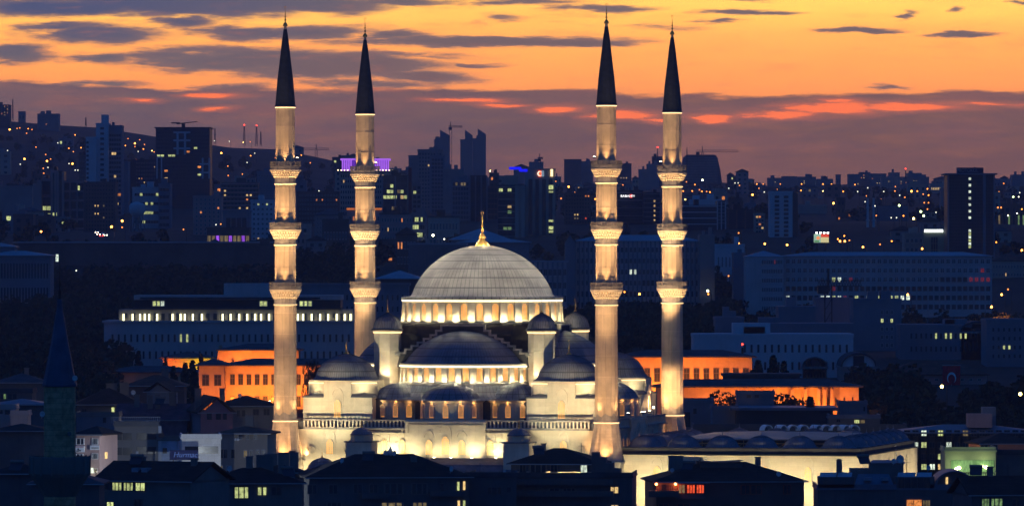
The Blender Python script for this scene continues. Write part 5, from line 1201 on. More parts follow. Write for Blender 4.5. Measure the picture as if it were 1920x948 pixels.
# ================================================================== MIDDLE GROUND
B('long five storey office with rows of windows, its lowest row lit, behind the trees', 'office building', 1470, 1860, 472, 2400, 20, wallP, (36,6,.005,.995,.15,.985,.72,.52,.012,'ee','cross',
  {**{(8,3):'c',(9,3):'n'}, **{(c,1):'n' for c in (0,6,7,9,14,15,17,20,21)}, **{(c,1):'c' for c in (8,12,16,18,19)}, (32,3):'e',(33,3):'e',(34,3):'e',(35,3):'e',(34,4):'e',(8,2):'e'}), pb=585, name='office_building', roof='hip', roofm=zinc, rh=1.4, over=.6)
B('left end wing of the long five storey office', 'office building', 1398, 1469.5, 470, 2395, 20, wallP, (12,6,.42,.97,.15,.985,.7,.5,.02,'ee','split'), pb=585, name='office_building', roof='hip', roofm=zinc, rh=2.0, over=.3)
B('teaching block with a zinc roof and two lit windows between the right minarets', 'office building', 1078, 1312, 440, 2450, 18, wallP, (28,6,.01,.99,.04,.95,.6,.5,.004,'c','split',{(12,3):'n',(13,3):'n'}), pb=560, name='office_building', roof='hip', roofm=zinc, rh=2.2, over=.5, extra=fins(29, wallA, -.5, .5, .25))
B('blank concrete stair tower right of the back right minaret', 'office building', 1312, 1340, 441, 2440, 20, wallF, None, pb=560, name='stair_tower')
B('blank gable wing left of the front right minaret', 'office building', 1060, 1077.6, 437, 2440, 18, wallA, None, pb=500, name='office_building', roof='gable', rh=3)
B('pale low block with four windows right of the stair tower', 'building', 1341, 1396, 459, 2550, 16, wallB, (7,2,.05,.95,.1,.85,.35,.6,.0,'w'), pb=490, name='building')
B('blank block left of the long five storey office with a narrow window', 'building', 1375, 1397, 475, 2430, 16, wallA, None, pb=560, name='building')
B('ribbed concrete theatre block behind the dome on the left', 'building', 766, 874, 458, 2350, 30, wallF, None, pb=520, name='theatre_block', roof='slab', roofm=zinc, extra=fins(40, wallA, -.49, .49, .12))
B('five storey office with thin fins right of the main dome', 'office building', 990, 1064, 491, 2200, 20, wallP, (8,5,.01,.99,.03,.95,.75,.55,.0,'w','split'), pb=570, name='office_building', roof='slab', roofm=zinc, extra=fins(9, wallA, -.5, .5, .3))
B('large hall with a pale zinc roof behind the dome finial', 'hall', 845, 955, 428, 2700, 40, wallA, None, pb=460, name='hall', roof='hip', roofm=zinc, rh=4.5, over=1)
B('low zinc roofed wing left of the dome finial', 'hall', 860, 992, 446, 2600, 20, wallA, None, pb=470, name='hall', roof='hip', roofm=zinc, rh=1.6, over=1)
T, W, H = B('very long low building with a bright zinc roof edge across the left woods', 'building', 28, 516, 455, 2650, 14, wallE, None, pb=490, name='long_building', roof='slab', roofm=zinc, over=.8)
win(T, (107-272)/F*2650, H-7.6, 1.3, 3.2, 'white', -.05, style='cross')
B('brick end of the long low building beside the front left minaret', 'building', 438, 514, 462, 2600, 14, wallE, None, pb=490, name='building')
B('pale ministry wing with tall windows at the left edge', 'office building', -30, 94, 470, 2250, 18, wallA, (17,2,.2,.98,.25,.95,.5,.62,.0,'w','plain'), pb=512, name='office_building', roof='hip', roofm=zinc, rh=1.5, over=.8)
B('upper storey of the pale ministry wing at the left edge', 'office building', -30, 27, 455, 2262, 14, wallA, (8,1,.3,.95,.3,.85,.5,.8,.0,'w','plain'), pb=480, name='office_building', roof='hip', roofm=zinc, rh=1.2, over=.6)
B('flat roofed hall with a pale roof left of the main dome', 'hall', 706, 790, 507, 2150, 30, wallE, None, pb=545, name='hall', roof='hip', roofm=zinc, rh=2.5, over=.6)
B('pale office wing with tall windows between the left minarets and the dome', 'office building', 560, 766, 534, 2000, 16, wallA, (20,5,.05,.97,.05,.9,.3,.45,.0,'w','plain'), pb=650, name='office_building', roof='slab')
# long office with the row of glowing lamps
T, W, H = B('long pale office whose middle storey glows with a row of upright lamps', 'office building', 195, 705, 604, 1850, 30, wallP, (42,2,.02,.98,.15,.85,.3,.45,.02,'c','plain',{(11,1):'c',(12,1):'c'}), pb=665, name='office_building', roof='slab', over=.5)
z1 = lambda p: CZ-(p-HY)/F*1850-T.location[2]; fx = lambda p: (p-450)/F*1850
MB().box(fx(222), fx(662), 2.2, 26, H+.5, z1(580)).build('upper_storey', wallF, T)
MB().box(fx(248), fx(640), 1.2, 27, z1(580), z1(576.5)).build('eave', slate, T)
MB().box(fx(252), fx(638), 3.2, 25, z1(576.5), z1(562)).build('glazed_storey', glass, T)
MB().box(fx(250), fx(640), 2.4, 26, z1(562), z1(553)).build('attic', wallP, T); MB().box(fx(262), fx(600), 1.8, 24, z1(560.5), z1(557)).build('eave', slate, T)
MB().box(fx(418), fx(520), 6, 22, z1(553), z1(531)).build('roof_house', wallP, T)
lp = MB(); lp.box(-.24, .24, -.2, .2, 0, 1.9); lme = lp.mesh('upright_lamp', emis('tall_lamp_tube', (1, .92, .5), 3.2))
glow = MB(); 
for p in [231,248,262,271,279,294,323,338,346,361,378,417,432,448,463,478,489,504,558,568,584,600,615,631,646,657]:
    put('upright_lamp', lme, T, (fx(p), 1.7, z1(601)))
for i, p in enumerate(range(228, 662, 14)): win(T, fx(p)+1.0, z1(601), 1.0, 2.0, 'dark', 2.15, style='plain')
for p in range(235, 660, 30): lamp('lamp_light', 'POINT', (fx(p), .9, z1(598)), 16, (1, .86, .5), T, radius=.3)
for p in (292, 300, 493, 568, 577): win(T, fx(p), z1(574), 2.4, 1.5, 'cool' if p != 300 else 'white', 3.15, style='split')
RECTS.append((222, 662, 553, 606, 1850))
# orange floodlit ministry buildings
SOD = (1, .24, .022)
ochre = mat('ochre_plaster', (.50, .36, .20), .85, 0, .18, .15, streak=.2)
def ministry(label, px0, px1, pyt, pyb, Y, rows, cols, depth=14, lit=(), e=3000, fx_=(.03, .99), roofm=slate, wf=.60, hf=.50, proj=None, tilt=0):
    T, W, H = B(label, 'office building', px0, px1, pyt, Y, depth, ochre, (cols, rows, fx_[0], fx_[1], .02, .92, wf, hf, .0, 'w', 'cross'), pb=pyb, name='ministry_building', roof='hip', rh=1.5, roofm=slate, over=1.1, frame=frame_d)
    m = MB(); n = int(W/1.6)
    for i in range(n): x = -W/2+W*(i+.5)/n; m.box(x-.3, x+.3, -1.0, -.02, H-.65, H-.12)
    m.build('eave_brackets', ochre, T)
    for fr, d_, k in lit:
        lamp('floodlight', 'SPOT', (-W/2+W*fr, -d_-1, 3.2), e*k, SOD if k < 5 else SOD, T, (-W/2+W*fr, 0, H*.55), .2, 130, .8)
        put('floodlight_box', fl_me, T, (-W/2+W*fr, -d_-1.4, 2.8), math.pi)
    return T, W, H
T, W, H = ministry('orange floodlit ministry wing with two window rows behind the front left minaret', 421, 662, 672, 752, 1620, 2, 15, lit=[(.05,6,1.1),(.2,6,1.5),(.36,6,1.7),(.5,6,1.7),(.66,6,1.5),(.82,6,1.3),(.96,6,1.1)], e=2900)
T, W, H = ministry('dim orange end pavilion of the ministry wing beside the poplars', 373, 420, 672, 752, 1612, 2, 2, lit=[(.3,7,.6),(.9,8,.9)], e=4200, depth=20)
B('unlit left wing of the ministry with a long dark roof', 'office building', 190, 372, 686, 1640, 16, wallG, None, pb=752, name='ministry_building', roof='hip', roofm=slate, rh=1.4, over=1)
m = MB()
T = thing('ministry_roof', 'long low slate roof running above the orange floodlit ministry wing', 'roof', (*pt(440, 682, 1626)[:2], 12.2)) if False else None
T, W, H = ministry('tall ochre floodlit hall wall with wall lanterns behind the front left minaret', 413, 560, 644, 680, 1720, 1, 1, lit=[(.1,6,1.0),(.32,6,1.6),(.55,6,1.6),(.8,6,1.2)], e=4200, fx_=(.92,.98))
m = MB()
for p in (437, 462, 487, 510): x = (p-486.5)/F*1720; m.box(x-.1, x+.1, -.35, -.02, 0, H*.62); m.box(x-.32, x+.32, -.6, -.02, H*.62, H*.62+1.4)
m.build('wall_lantern', metal, T)
m = MB(); m.add([(-W/2-1.9, 0, 0), (-W/2, 0, 0), (-W/2, 0, H+1), (-W/2-.4, 0, H+1), (-W/2-1.9, 12, 0), (-W/2, 12, 0), (-W/2, 12, H+1), (-W/2-.4, 12, H+1)], [(0,1,2,3),(4,7,6,5),(0,3,7,4),(3,2,6,7)]); m.build('buttress', ochre, T)
T, W, H = ministry('low wall lit red at one end and yellow green at the other', 306, 394, 659, 680, 1735, 1, 1, lit=[], e=100, fx_=(.97,.99))
lamp('floodlight', 'SPOT', (-W*.42, -6, 3), 5000, (1, .16, .02), T, (-W*.42, 0, H*.6), .2, 110, .8); lamp('floodlight', 'SPOT', (W*.4, -6, 3), 3800, (1, .70, .03), T, (W*.4, 0, H*.6), .2, 110, .8); lamp('floodlight', 'SPOT', (W*.02, -6, 3), 900, (.6, .6, .08), T, (W*.02, 0, H*.6), .2, 110, .8)
T, W, H = ministry('red orange floodlit ministry block with regular windows right of the front right minaret', 1160, 1410, 656, 720, 1600, 2, 13, lit=[(.06,6,.9),(.2,6,1.1),(.34,6,1.2),(.48,6,1.2),(.62,6,1.0),(.76,6,.9),(.92,6,.9)], e=6500)
T, W, H = ministry('orange floodlit portico building with tall columns right of the back right minaret', 1232, 1610, 711, 778, 1500, 2, 9, lit=[(.22,5,1.6),(.36,5,1.3),(.60,5,1.6),(.70,5,2.2),(.78,5,1.8),(.88,5,1.0),(.96,5,.5)], e=5200, fx_=(.62,.99), wf=.18)
m = MB()
for fr in (.67, .735, .80, .83, .865): x = -W/2+W*fr; m.box(x-.35, x+.35, -1.6, -.8, 0, H-.7)
m.build('portico_columns', ochre, T)
B('flat dark roof terrace over the portico building', 'building', 1358, 1500, 704, 1530, 12, slate, None, pb=722, name='building', roof='slab', roofm=slate)
# blue grey offices right
OF = [(1342,1395,596,640,1900,'blocky blue grey building with a roof house left of the crane'),(1400,1600,608,650,1880,'long low office with a thin slatted storey'),(1460,1530,576,630,2000,'plain cubic office right of the wood'),
 (1530,1600,560,640,2050,'taller plain office block below the long five storey office'),(1600,1690,562,665,1980,'tall blank office slab with one column of windows'),(1688,1850,610,665,1900,'office with five lit windows under a barrel roof'),(1300,1600,628,680,1780,'white courthouse with paired square windows'),(1850,1925,600,680,1850,'dark block at the right edge above the flag')]
GR = {1300:(16,2,.3,.98,.15,.9,.3,.45,.0,'w','plain'),1600:(3,5,.55,.85,.1,.85,.6,.5,.1,'c','split'),1688:(14,2,.1,.9,.2,.9,.35,.4,.0,'c','plain',{(5,1):'c',(7,1):'c',(8,1):'c',(10,1):'c',(11,1):'c'}),1400:(50,1,.02,.98,.35,.75,.35,.9,.0,'c','plain'),1850:(6,4,.1,.9,.2,.9,.35,.4,.1,'c','plain')}
for a, b, t0, t1, Y_, lb in OF: B(lb, 'office building', a, b, t0, Y_, 22, wallA if a not in (1300,) else wallB, GR.get(a), pb=t1, name='office_building')
def barrel(label, px0, px1, pt0, pb0, Y, d=24, lit=False):
    T, W, H = B(label, 'hall', px0, px1, pb0, Y, d, wallF, (7,1,.05,.95,.4,.8,.35,.8,.0,'w','plain'), pb=pb0+30, name='barrel_hall', roof='slab')
    h = (pb0-pt0)/F*Y; n = 18; po = [(-W/2*1.04*math.cos(math.pi*i/n), H+.5+h*math.sin(math.pi*i/n)) for i in range(n+1)]; pi_ = [(-W/2*.96*math.cos(math.pi*i/n), H+.5+(h-.5)*math.sin(math.pi*i/n)) for i in range(n+1)]
    m = MB(); m.ring(list(reversed(po)), list(reversed(pi_)), -.8, d, 0, closed=False); m.build('barrel_roof', slate, T)
    m = MB(); m.slab(list(reversed(pi_)), 0, .5); m.build('tympanum', wallB, T); MB().box(-W*.16, W*.16, -.15, -.02, H+.6, H+h*.9).build('glazing', glass, T)
barrel('barrel roofed hall with a glazed arch above the flag building', 1802, 1862, 605, 624, 1900); barrel('barrel roofed hall with a pale arch left of the tree mass', 1578, 1642, 664, 690, 1750); barrel('smaller pale arch of the hall left of the tree mass', 1505, 1550, 672, 690, 1780)
B('brown tiled building carrying the hanging flag', 'building', 1662, 1850, 676, 1740, 16, wallD, (11,2,.03,.97,.25,.85,.4,.4,.0,'w'), pb=735, name='building', roof='hip', roofm=tile, rh=3.5, over=.8)
x, y, z = pt(1784, 705, 1735); T = thing('flag', 'large red flag with a white crescent and star hanging on the brown tiled building', 'flag', (x, y, z)); s = 1735/F
m = MB(); n = 8
for i in range(n):
    x0, x1 = (-16.5+33*i/n)*s, (-16.5+33*(i+1)/n)*s; y0, y1 = -.12*math.sin(i*1.7), -.12*math.sin((i+1)*1.7); m.add([(x0,y0,-27*s),(x1,y1,-27*s),(x1,y1,20*s),(x0,y0,20*s),(x0,y0+.08,-27*s),(x1,y1+.08,-27*s),(x1,y1+.08,20*s),(x0,y0+.08,20*s)], [(0,1,2,3),(7,6,5,4),(3,2,6,7)])
m.build('cloth', mat('flag_red', (.75,.03,.04), .8), T); a = 2*math.pi/28
m = MB(); po = []; pi_ = []
for i in range(0, 25): th = -math.pi/2+R(48)+R(264)*i/24; po.append((8.5*s*math.cos(th), -3*s+11*s*math.sin(th)))
c0 = (0, -5.2*s); pi_ = []
for i in range(0, 25): th = -math.pi/2+R(38)+R(284)*i/24; pi_.append((6.6*s*math.cos(th), -5.0*s+8.6*s*math.sin(th)))
m.ring(po, pi_, -.45, -.3, 0, closed=False); m.build('crescent', mat('flag_white', (.8,.8,.8), .8), T)
m = MB(); st = []
for i in range(10): th = math.pi/2+i*math.pi/5; rr = (4.6 if i % 2 == 0 else 1.9)*s; st.append((rr*math.cos(th), -19.5*s+rr*math.sin(th)))
m.slab(st, -.45, -.3); m.build('star', mat('flag_white', (.8,.8,.8), .8), T); MB().box(-17*s, 17*s, -.2, .2, 20*s, 20.8*s).build('rail', wallB, T); RECTS.append((1766,1802,683,735,1735))
# ------------------------------------------------------------------ filler houses on the slopes
def clear(px0, px1, py0, Y, pad=4):
    for a, b, c, d, y in RECTS:
        if Y < y+5 and px1 > a and px0 < b and py0 < d-pad: return False
        if Y >= y-5 and Y < y+60 and px1 > a and px0 < b and y > 2000: return False
    return True
random.seed(21); nf_ = 0
FL = {0: 'low apartment block in the crowded hillside rows, too far to single out', 1: 'small tiled roof house in the crowded hillside rows, too far to single out'}
for row, Y in enumerate([2720, 2860, 3000, 3200, 3400, 3600, 3850, 4100, 4400, 4700, 5000, 5300, 5600, 5900, 6200]):
    px = -40+random.uniform(0, 30)
    while px < 1960:
        wpx = random.uniform(14, 42)*3600/Y*random.choice((1, 1, 1.3)); hgt = random.choice((7, 9, 12, 15, 18, 21)) if 3000 < Y < 4800 else random.choice((7, 9, 11))
        left = px < 620
        if (left and Y > 4600 and random.random() < .93) or (left and Y > 3900 and random.random() < .6) or (px < 520 and Y < 3000 and random.random() < .55) or (Y > 5200 and random.random() < .45):
            px += wpx*1.3; continue
        x = (px+wpx/2-CX)/F*Y; zg = ground(x, Y); pyt = HY-(zg+hgt-CZ)/Y*F
        if clear(px, px+wpx, pyt, Y):
            k = random.random() < .45; wm = random.choice((wallA, wallC, wallD, wallE, wallF, wallC, wallE)); cols = max(2, int(wpx/F*Y/3.6)); rows = max(1, int(hgt/3.1))
            building(FL[1 if k else 0], 'house' if k else 'apartment block', px, px+wpx, pyt, Y, random.uniform(9, 15), wm, (cols, rows, .05, .95, .03, .95, .42, .42, .022, 'oowdc', 'plain') if Y < 5400 else (cols, max(1, rows//2), .05, .95, .1, .95, .3, .3, .02, 'od', 'plain'),
                roof='hip' if k else 'flat', rh=2.0, rz=0, group='small far houses' if k else 'small far apartment blocks', name='house' if k else 'apartment_block', roofm=random.choice((tilesd, tile, slate)) if k else None, reg=False); nf_ += 1
        px += wpx*random.uniform(1.02, 1.5)
random.seed(77)
for _ in range(85):
    py_ = random.choice((random.uniform(338, 372), random.uniform(345, 470))); px_ = random.uniform(620, 1915)
    if clear(px_-2, px_+2, py_, raise_Y(px_, py_, 9, 1750) or 6400, 0): street_lamp(px_, py_, random.choice('sssfso'))
for _ in range(26):
    px_ = random.uniform(5, 600); py_ = random.uniform(262+px_*.05, 330)
    if clear(px_-2, px_+2, py_, raise_Y(px_, py_, 9, 1750) or 6400, 0): street_lamp(px_, py_, random.choice('sssf'))
# ------------------------------------------------------------------ woods
def wood(name, label, areas, seed, n, leaf, hr=(7, 13), chk=True):
    random.seed(seed); c = MB(); k = 0
    for _ in range(n*4):
        if k >= n: break
        a = random.choice(areas); Y = random.uniform(a[2], a[3]); px = random.uniform(a[0], a[1]); x = (px-CX)/F*Y; z = ground(x, Y); h = random.uniform(*hr)
        pyt = HY-(z+h-CZ)/Y*F
        if chk and not clear(px-h*.3/Y*F, px+h*.3/Y*F, pyt, Y, 2): continue
        k += 1; r = h*.36
        for q in range(3):
            leaves(c, x+random.uniform(-.5,.5)*r, Y+random.uniform(-.5,.5)*r, z+h*random.uniform(.4,.68), (r*.8, r*.8, h*.3), 26, .8)
    tag(c.build(name, leaf), label, 'wood', kind='stuff')
wood('woodland', 'dark unlit wood on the slope behind the left minarets', [(-20,700,2080,2640),(-20,640,2450,2640),(-20,500,1960,2200),(520,770,2100,2400)], 5, 1300, leafD)
wood('woodland', 'dark wood on the slope behind the right minarets', [(1040,1460,2000,2330),(1140,1480,1900,2200),(1340,1400,2330,2420),(1330,1500,2500,2600)], 6, 520, leafD)
wood('woodland', 'tree mass in front of the flag building', [(1600,1750,1420,1560),(1600,1740,1560,1680),(1812,1925,1420,1640),(1745,1815,1400,1500)], 8, 330, leafD, (6, 9), False)
wood('woodland', 'thin scattered trees among the distant blocks', [(-20,1940,2650,3400),(-20,1940,3400,5200)], 9, 700, leafD, (5, 10))
wood('woodland', 'trees at the foot of the long five storey office', [(1400,1480,2060,2190),(1690,1925,2060,2190),(1500,1560,2200,2260)], 10, 150, leafD, (6, 9), False)
wood('woodland', 'dark trees around the foot of the left office with the lamp row', [(-20,230,1450,1900)], 12, 200, leafD, (7, 12), False)
TL = [('conifer',260,655,1700,'small spruce in front of the dim wall left of the red lit wall',1),('conifer',377,661,1725,'spruce against the yellow green lit wall',1),('conifer',310,668,1725,'low pine beside the red lit wall end',2),
 ('poplar',347,678,1560,'dark narrow poplar, left one of the pair beside the orange ministry',1),('poplar',361,672,1550,'dark narrow poplar, right one of the pair beside the orange ministry',2),('poplar',325,684,1570,'shorter poplar left of the pair beside the orange ministry',3),
 ('broad',160,640,1640,'round tree behind the dark foreground spire, on the right',1),('broad',586,668,1480,'small leafy tree between the front left minaret and the mosque corner dome',2),
 ('conifer',1422,672,1560,'spruce left of the barrel hall',1),('conifer',1450,662,1560,'tallest spruce in front of the white courthouse',2),('conifer',1470,674,1560,'spruce right of the tallest one before the white courthouse',1),('conifer',1410,690,1560,'low spruce above the portico building roof',2),
 ('broad',1352,728,1440,'leafy tree lit orange from behind, left of the rooftop plant room',3),('broad',1375,737,1440,'second leafy tree lit orange from behind beside the portico',4),('broad',1470,733,1440,'wide dark tree in front of the lit portico columns',1),('broad',1490,742,1440,'smaller dark tree right of the wide one before the portico',2),
 ('conifer',1520,740,1400,'thin dark conifer beside the portico corner',1),('broad',1880,583,2050,'tree lit orange by the street lamp at the right',3)]
for k_, px_, py_, Y_, lb, sd_ in TL:
    x = (px_-CX)/F*Y_; o_ = tree(k_, px_, py_, Y_, lb, seed=sd_, dense=1.6 if Y_ < 1600 else 1.0, leaf=leafO if 'lit orange by' in lb else None)  # the lamp's orange light is put into this tree's leaf colour
    if px_ == 586: o_.scale = (.30, .30, 1)
lamp('street_light', 'POINT', ((1868-960)/F*2050, 2040, ground((1868-960)/F*2050, 2050)+7), 9000, (1,.4,.1), None, radius=.3)
for p_, q_, Y_ in ((1858,575,0),): pass
# ================================================================== NEAR HOUSES
wallN = mat('navy_grey_render', (.11, .115, .12), .9, 0, .15, .2, streak=.3)
wallM = mat('dim_plaster', (.18, .17, .16), .9, 0, .15, .2, streak=.3)
pinkN = mat('pink_plaster', (.50, .34, .31), .85, 0, .1, .2, streak=.2)
whiteN = mat('white_panel_cladding', (.78, .78, .76), .5, 0, .04, .2, brick=(1.1, 1.0, .02, .7))
zincB = mat('blue_zinc_roof', (.12, .15, .20), .5, .2, .12, .3)
glassR = mat('rooflight_glass', (.22, .27, .33), .3, 0, .08, .3)
dishm = mat('dish_white', (.6, .6, .6), .5)
def dish_mesh():
    m = MB(); m.lathe([(.02, 0), (.3, .04), (.5, .12), (.62, .2), (.62, .22), (.3, .07), (.02, .03)], 14, smooth=True)
    m.v = [(x, -z, y) for x, y, z in m.v]; m.tube((0, .02, 0), (0, .15, -.9), .04, 5); m.tube((0, 0, -.3), (0, -.5, 0), .02, 4); return m.mesh('satellite_dish', dishm)
DM = dish_mesh()
def dish(x, y, z, lb, s=1.0, rz=.4):
    o = put('satellite_dish', DM, None, (x, y, z), rz, (s, s, s)); tag(o, lb, 'satellite dish', 'satellite dishes on the roofs'); return o
def house(label, cat, px0, px1, ry, ey, Y, D=11, th=0, roof='hip', wall=None, roofm=None, over=.7, chim=(), name='house', base=None, rows=None, side=None, wins=(), frame=None, gutters=True):
    th = R(th); span = (px1-px0)/F*Y; W = (span-D*abs(math.sin(th)))/math.cos(th)
    xc = ((px0+px1)/2-CX)/F*Y; ze = CZ-(ey-HY)/F*Y; zr = CZ-(ry-HY)/F*Y; yc = Y+D/2
    zb = ground(xc, Y)-1.5 if base is None else base
    T = thing(name, label, cat, (xc, yc, zb), th); H = ze-zb; rh = zr-ze; w_, d_ = W/2, D/2; o = over; wall = wall or wallN; roofm = roofm or tilesd
    MB().box(-w_, w_, -d_, d_, 0, H).build('wall', wall, T)
    m = MB(); a, b, c, d = -w_-o, w_+o, -d_-o, d_+o
    if roof == 'hip':
        i = min(d_+o, w_+o)*.97; zo = H-.25
        m.add([(a,c,H), (b,c,H), (b,d,H), (a,d,H), (a+i,0,H+rh), (b-i,0,H+rh), (a,c,zo), (b,c,zo), (b,d,zo), (a,d,zo)], [(0,1,5,4), (1,2,5), (2,3,4,5), (3,0,4), (0,6,7,1), (1,7,8,2), (2,8,9,3), (3,9,6,0), (6,9,8,7)])
    elif roof == 'gx':       # ridge along x
        m.add([(a,c,H), (b,c,H), (b,0,H+rh), (a,0,H+rh), (b,d,H), (a,d,H), (a,c,H-.25), (b,c,H-.25), (b,0,H+rh-.25), (a,0,H+rh-.25), (b,d,H-.25), (a,d,H-.25)],
              [(0,1,2,3), (3,2,4,5), (0,6,7,1), (1,7,8,2), (2,8,10,4), (5,11,9,3), (3,9,6,0), (4,10,11,5), (6,9,8,7), (9,11,10,8)])
        for s_ in (-1, 1): g = MB(); g.add([(s_*w_, -d_, H-.3), (s_*w_, d_, H-.3), (s_*w_, 0, H+rh-.5), (s_*(w_-.3), -d_, H-.3), (s_*(w_-.3), d_, H-.3), (s_*(w_-.3), 0, H+rh-.5)], [(0,1,2), (3,5,4), (0,2,5,3), (1,4,5,2)]); g.build('gable', wall, T)
    elif roof == 'gy':       # gable towards the camera
        m.add([(a,c,H), (0,c,H+rh), (b,c,H), (a,d,H), (0,d,H+rh), (b,d,H), (a,c,H-.3), (0,c,H+rh-.3), (b,c,H-.3), (a,d,H-.3), (0,d,H+rh-.3), (b,d,H-.3)], [(0,1,4,3), (1,2,5,4), (0,6,7,1), (1,7,8,2), (6,9,10,7), (7,10,11,8), (3,4,10,9), (4,5,11,10), (0,3,9,6), (2,8,11,5)])
        MB().slab([(-w_, H-.3), (w_, H-.3), (0, H+rh-.5)], -d_+.01, -d_+.4).build('gable', wall, T)
    else:
        m.box(-w_-.2, w_+.2, -d_-.2, d_+.2, H-.15, H+.18); 
        for q in ((-w_-.1, -w_+.15, -d_, d_), (w_-.15, w_+.1, -d_, d_), (-w_, w_, -d_-.1, -d_+.15)): m.box(*q, H+.181, H+.75)
    m.build('roof', roofm, T)
    if gutters and roof != 'flat': MB().box(a, b, c-.12, c, H-.22, H-.05).build('gutter', zinc, T)
    for (fx_, fy_, ch, cw) in chim:
        m = MB(); zz = H+(rh*max(0, 1-abs(fy_)*1.0) if roof != 'flat' else 0); x, y = fx_*w_, fy_*d_
        m.box(x-cw/2, x+cw/2, y-.4, y+.4, H-.2, zz+ch); m.box(x-cw/2-.1, x+cw/2+.1, y-.5, y+.5, zz+ch, zz+ch+.14); m.build('chimney', wallM, T)
    px2x = lambda p: ((p-(px0+px1)/2)/F*Y)/math.cos(th)
    for wn in wins:           # (x0, x1, y0, y1) in picture rows, kind, style
        x0, x1, y0, y1, k = wn[:5]; st = wn[5] if len(wn) > 5 else 'split'
        win(T, (px2x(x0)+px2x(x1))/2, CZ-(y1-HY)/F*Y-zb, px2x(x1)-px2x(x0), (y1-y0)/F*Y, k, -d_-.01, 0, frame or frame_d, st)
    T['_'] = 0; del T['_']
    return T, W, H, D, px2x, (lambda p: CZ-(p-HY)/F*Y-zb)
def band(T, name, x0, x1, y, z0, z1, d, material): MB().box(x0, x1, y-d, y, z0, z1).build(name, material, T)
# dark minaret close by on the left
x, y, z = pt(112, 723, 500); s = 500/F; T = thing('dark_minaret', 'unlit yellowish stone minaret with a navy cone roof, closest thing at the lower left', 'minaret', (x, y, 0))
Z = lambda p: CZ-(p-HY)*s
m = MB(); m.at(rz=.2); m.lathe([(30*s, Z(990)), (30*s, Z(722))], 12); m.build('shaft', mat('yellow_sandstone', (.50,.32,.18), .9, 0, .3, 2, streak=.4, brick=(.9,.4,.02,.6)), T)
m = MB(); m.at(rz=.2); m.lathe([(32.5*s, Z(724)), (33*s, Z(721)), (28*s, Z(700)), (17*s, Z(645)), (9*s, Z(595)), (5.5*s, Z(580)), (5*s, Z(562)), (2*s, Z(560))], 12); m.build('spire', mat('navy_spire_lead', (.07,.09,.15), .6), T)
m = MB(); m.lathe([(3*s, Z(562)), (3.2*s, Z(545)), (1.2*s, Z(540)), (2.6*s, Z(530)), (1*s, Z(522)), (.8*s, Z(500)), (.1*s, Z(480))], 10); m.build('finial', metal, T)
m = MB(); m.at(rz=.2); m.lathe([(46*s, Z(905)), (54*s, Z(893)), (56*s, Z(888)), (57*s, Z(887)), (57*s, Z(856)), (54*s, Z(855)), (54*s, Z(884)), (30*s, Z(885))], 16)
for i in range(16): a = 2*math.pi*i/16; m.tube((57*s*math.cos(a), 57*s*math.sin(a), Z(890)), (57*s*math.cos(a), 57*s*math.sin(a), Z(853)), .09, 4)
m.lathe([(30*s, Z(930)), (46*s, Z(905))], 16); m.build('balcony', wallM, T)
m = MB(); m.at(rz=.2); n = 14; m.slab([(.16*math.cos(6.2832*i/n), .16*math.sin(6.2832*i/n)) for i in range(n)], -1.32, -1.05); m.v = [(x_+.55, y_+.10, z_+Z(812)) for x_, y_, z_ in m.v]; m.build('porthole', wallM, T)
for dx_, rr_ in ((-30, 1.1), (28, .5)): dish(x+dx_*s*1.05, 499, Z(775) if dx_ < 0 else Z(708), 'small dish standing against the dark near minaret, ' + ('left side' if dx_ < 0 else 'right side below its cone'), .35)
# bottom row
a = house('dark roofed house with a lit green window band and a pale right gable, bottom left', 'house', 180, 425, 866, 900, 985, 13, -24, 'gx', wallM, tilesd, chim=((-.55,.2,1.0,.9),(.75,-.2,.9,.8)), wins=((241,262,904,920,'cool','triple'),(263,284,904,920,'cool','triple'),(286,307,904,920,'cool','split'),(190,215,904,918,'dark'),(218,238,904,918,'dark'),(198,210,941,952,'white'),(231,246,941,952,'cool'),(285,300,935,950,'dark')))
for i in range(2): MB().box(-3.2+i*1.6, -2.2+i*1.6, -4.2, -2.6, a[2]+.9+.0, a[2]+1.75).build('skylight', glassR, a[0])
a = house('brown hipped house with a bright kitchen window below the front left minaret', 'house', 372, 566, 878, 904, 1010, 12, 6, 'hip', wallM, tilesd, chim=((-.05,.0,1.6,1.0),(.28,.1,2.0,2.6),(.62,.1,2.2,.8),(.86,.1,2.6,.8)), wins=((430,460,911,934,'cool','triple'),(476,482,913,927,'cool','plain'),(486,491,913,927,'cool','plain'),(403,420,915,940,'dark'),(500,520,912,928,'dark'),(374,382,935,946,'dim','plain')))
a = house('wide dark hipped apartment house with a large dish on its ridge, bottom centre', 'apartment house', 556, 880, 853, 893, 1075, 17, 7, 'hip', wallN, tilesd, chim=((-.2,-.1,.4,.9),(.35,-.35,.8,1.0)), name='apartment_house',
   wins=((565,583,907,925,'dark','split'),(604,622,907,925,'dark','split'),(650,668,906,924,'dark','split'),(680,697,906,924,'dark','split'),(707,745,905,926,'dark','triple'),(758,790,905,926,'dark','triple'),(814,820,905,922,'dark'),(845,849,903,919,'cool','plain'),(856,860,902,918,'warm','plain'),(600,630,940,952,'dark','triple'),(700,745,941,952,'dim','triple'),(760,790,941,952,'dim','triple'),(846,850,938,952,'warm','plain'),(856,860,938,952,'cool','plain')), frame=wallM)
for f0, f1, r in ((-.35,.0,934),(.5,.95,930)): MB().box(a[1]*f0*.5, a[1]*f1*.5, -a[3]/2-1.1, -a[3]/2-.01, a[5](r), a[5](r)+.9).build('balcony', wallN, a[0])
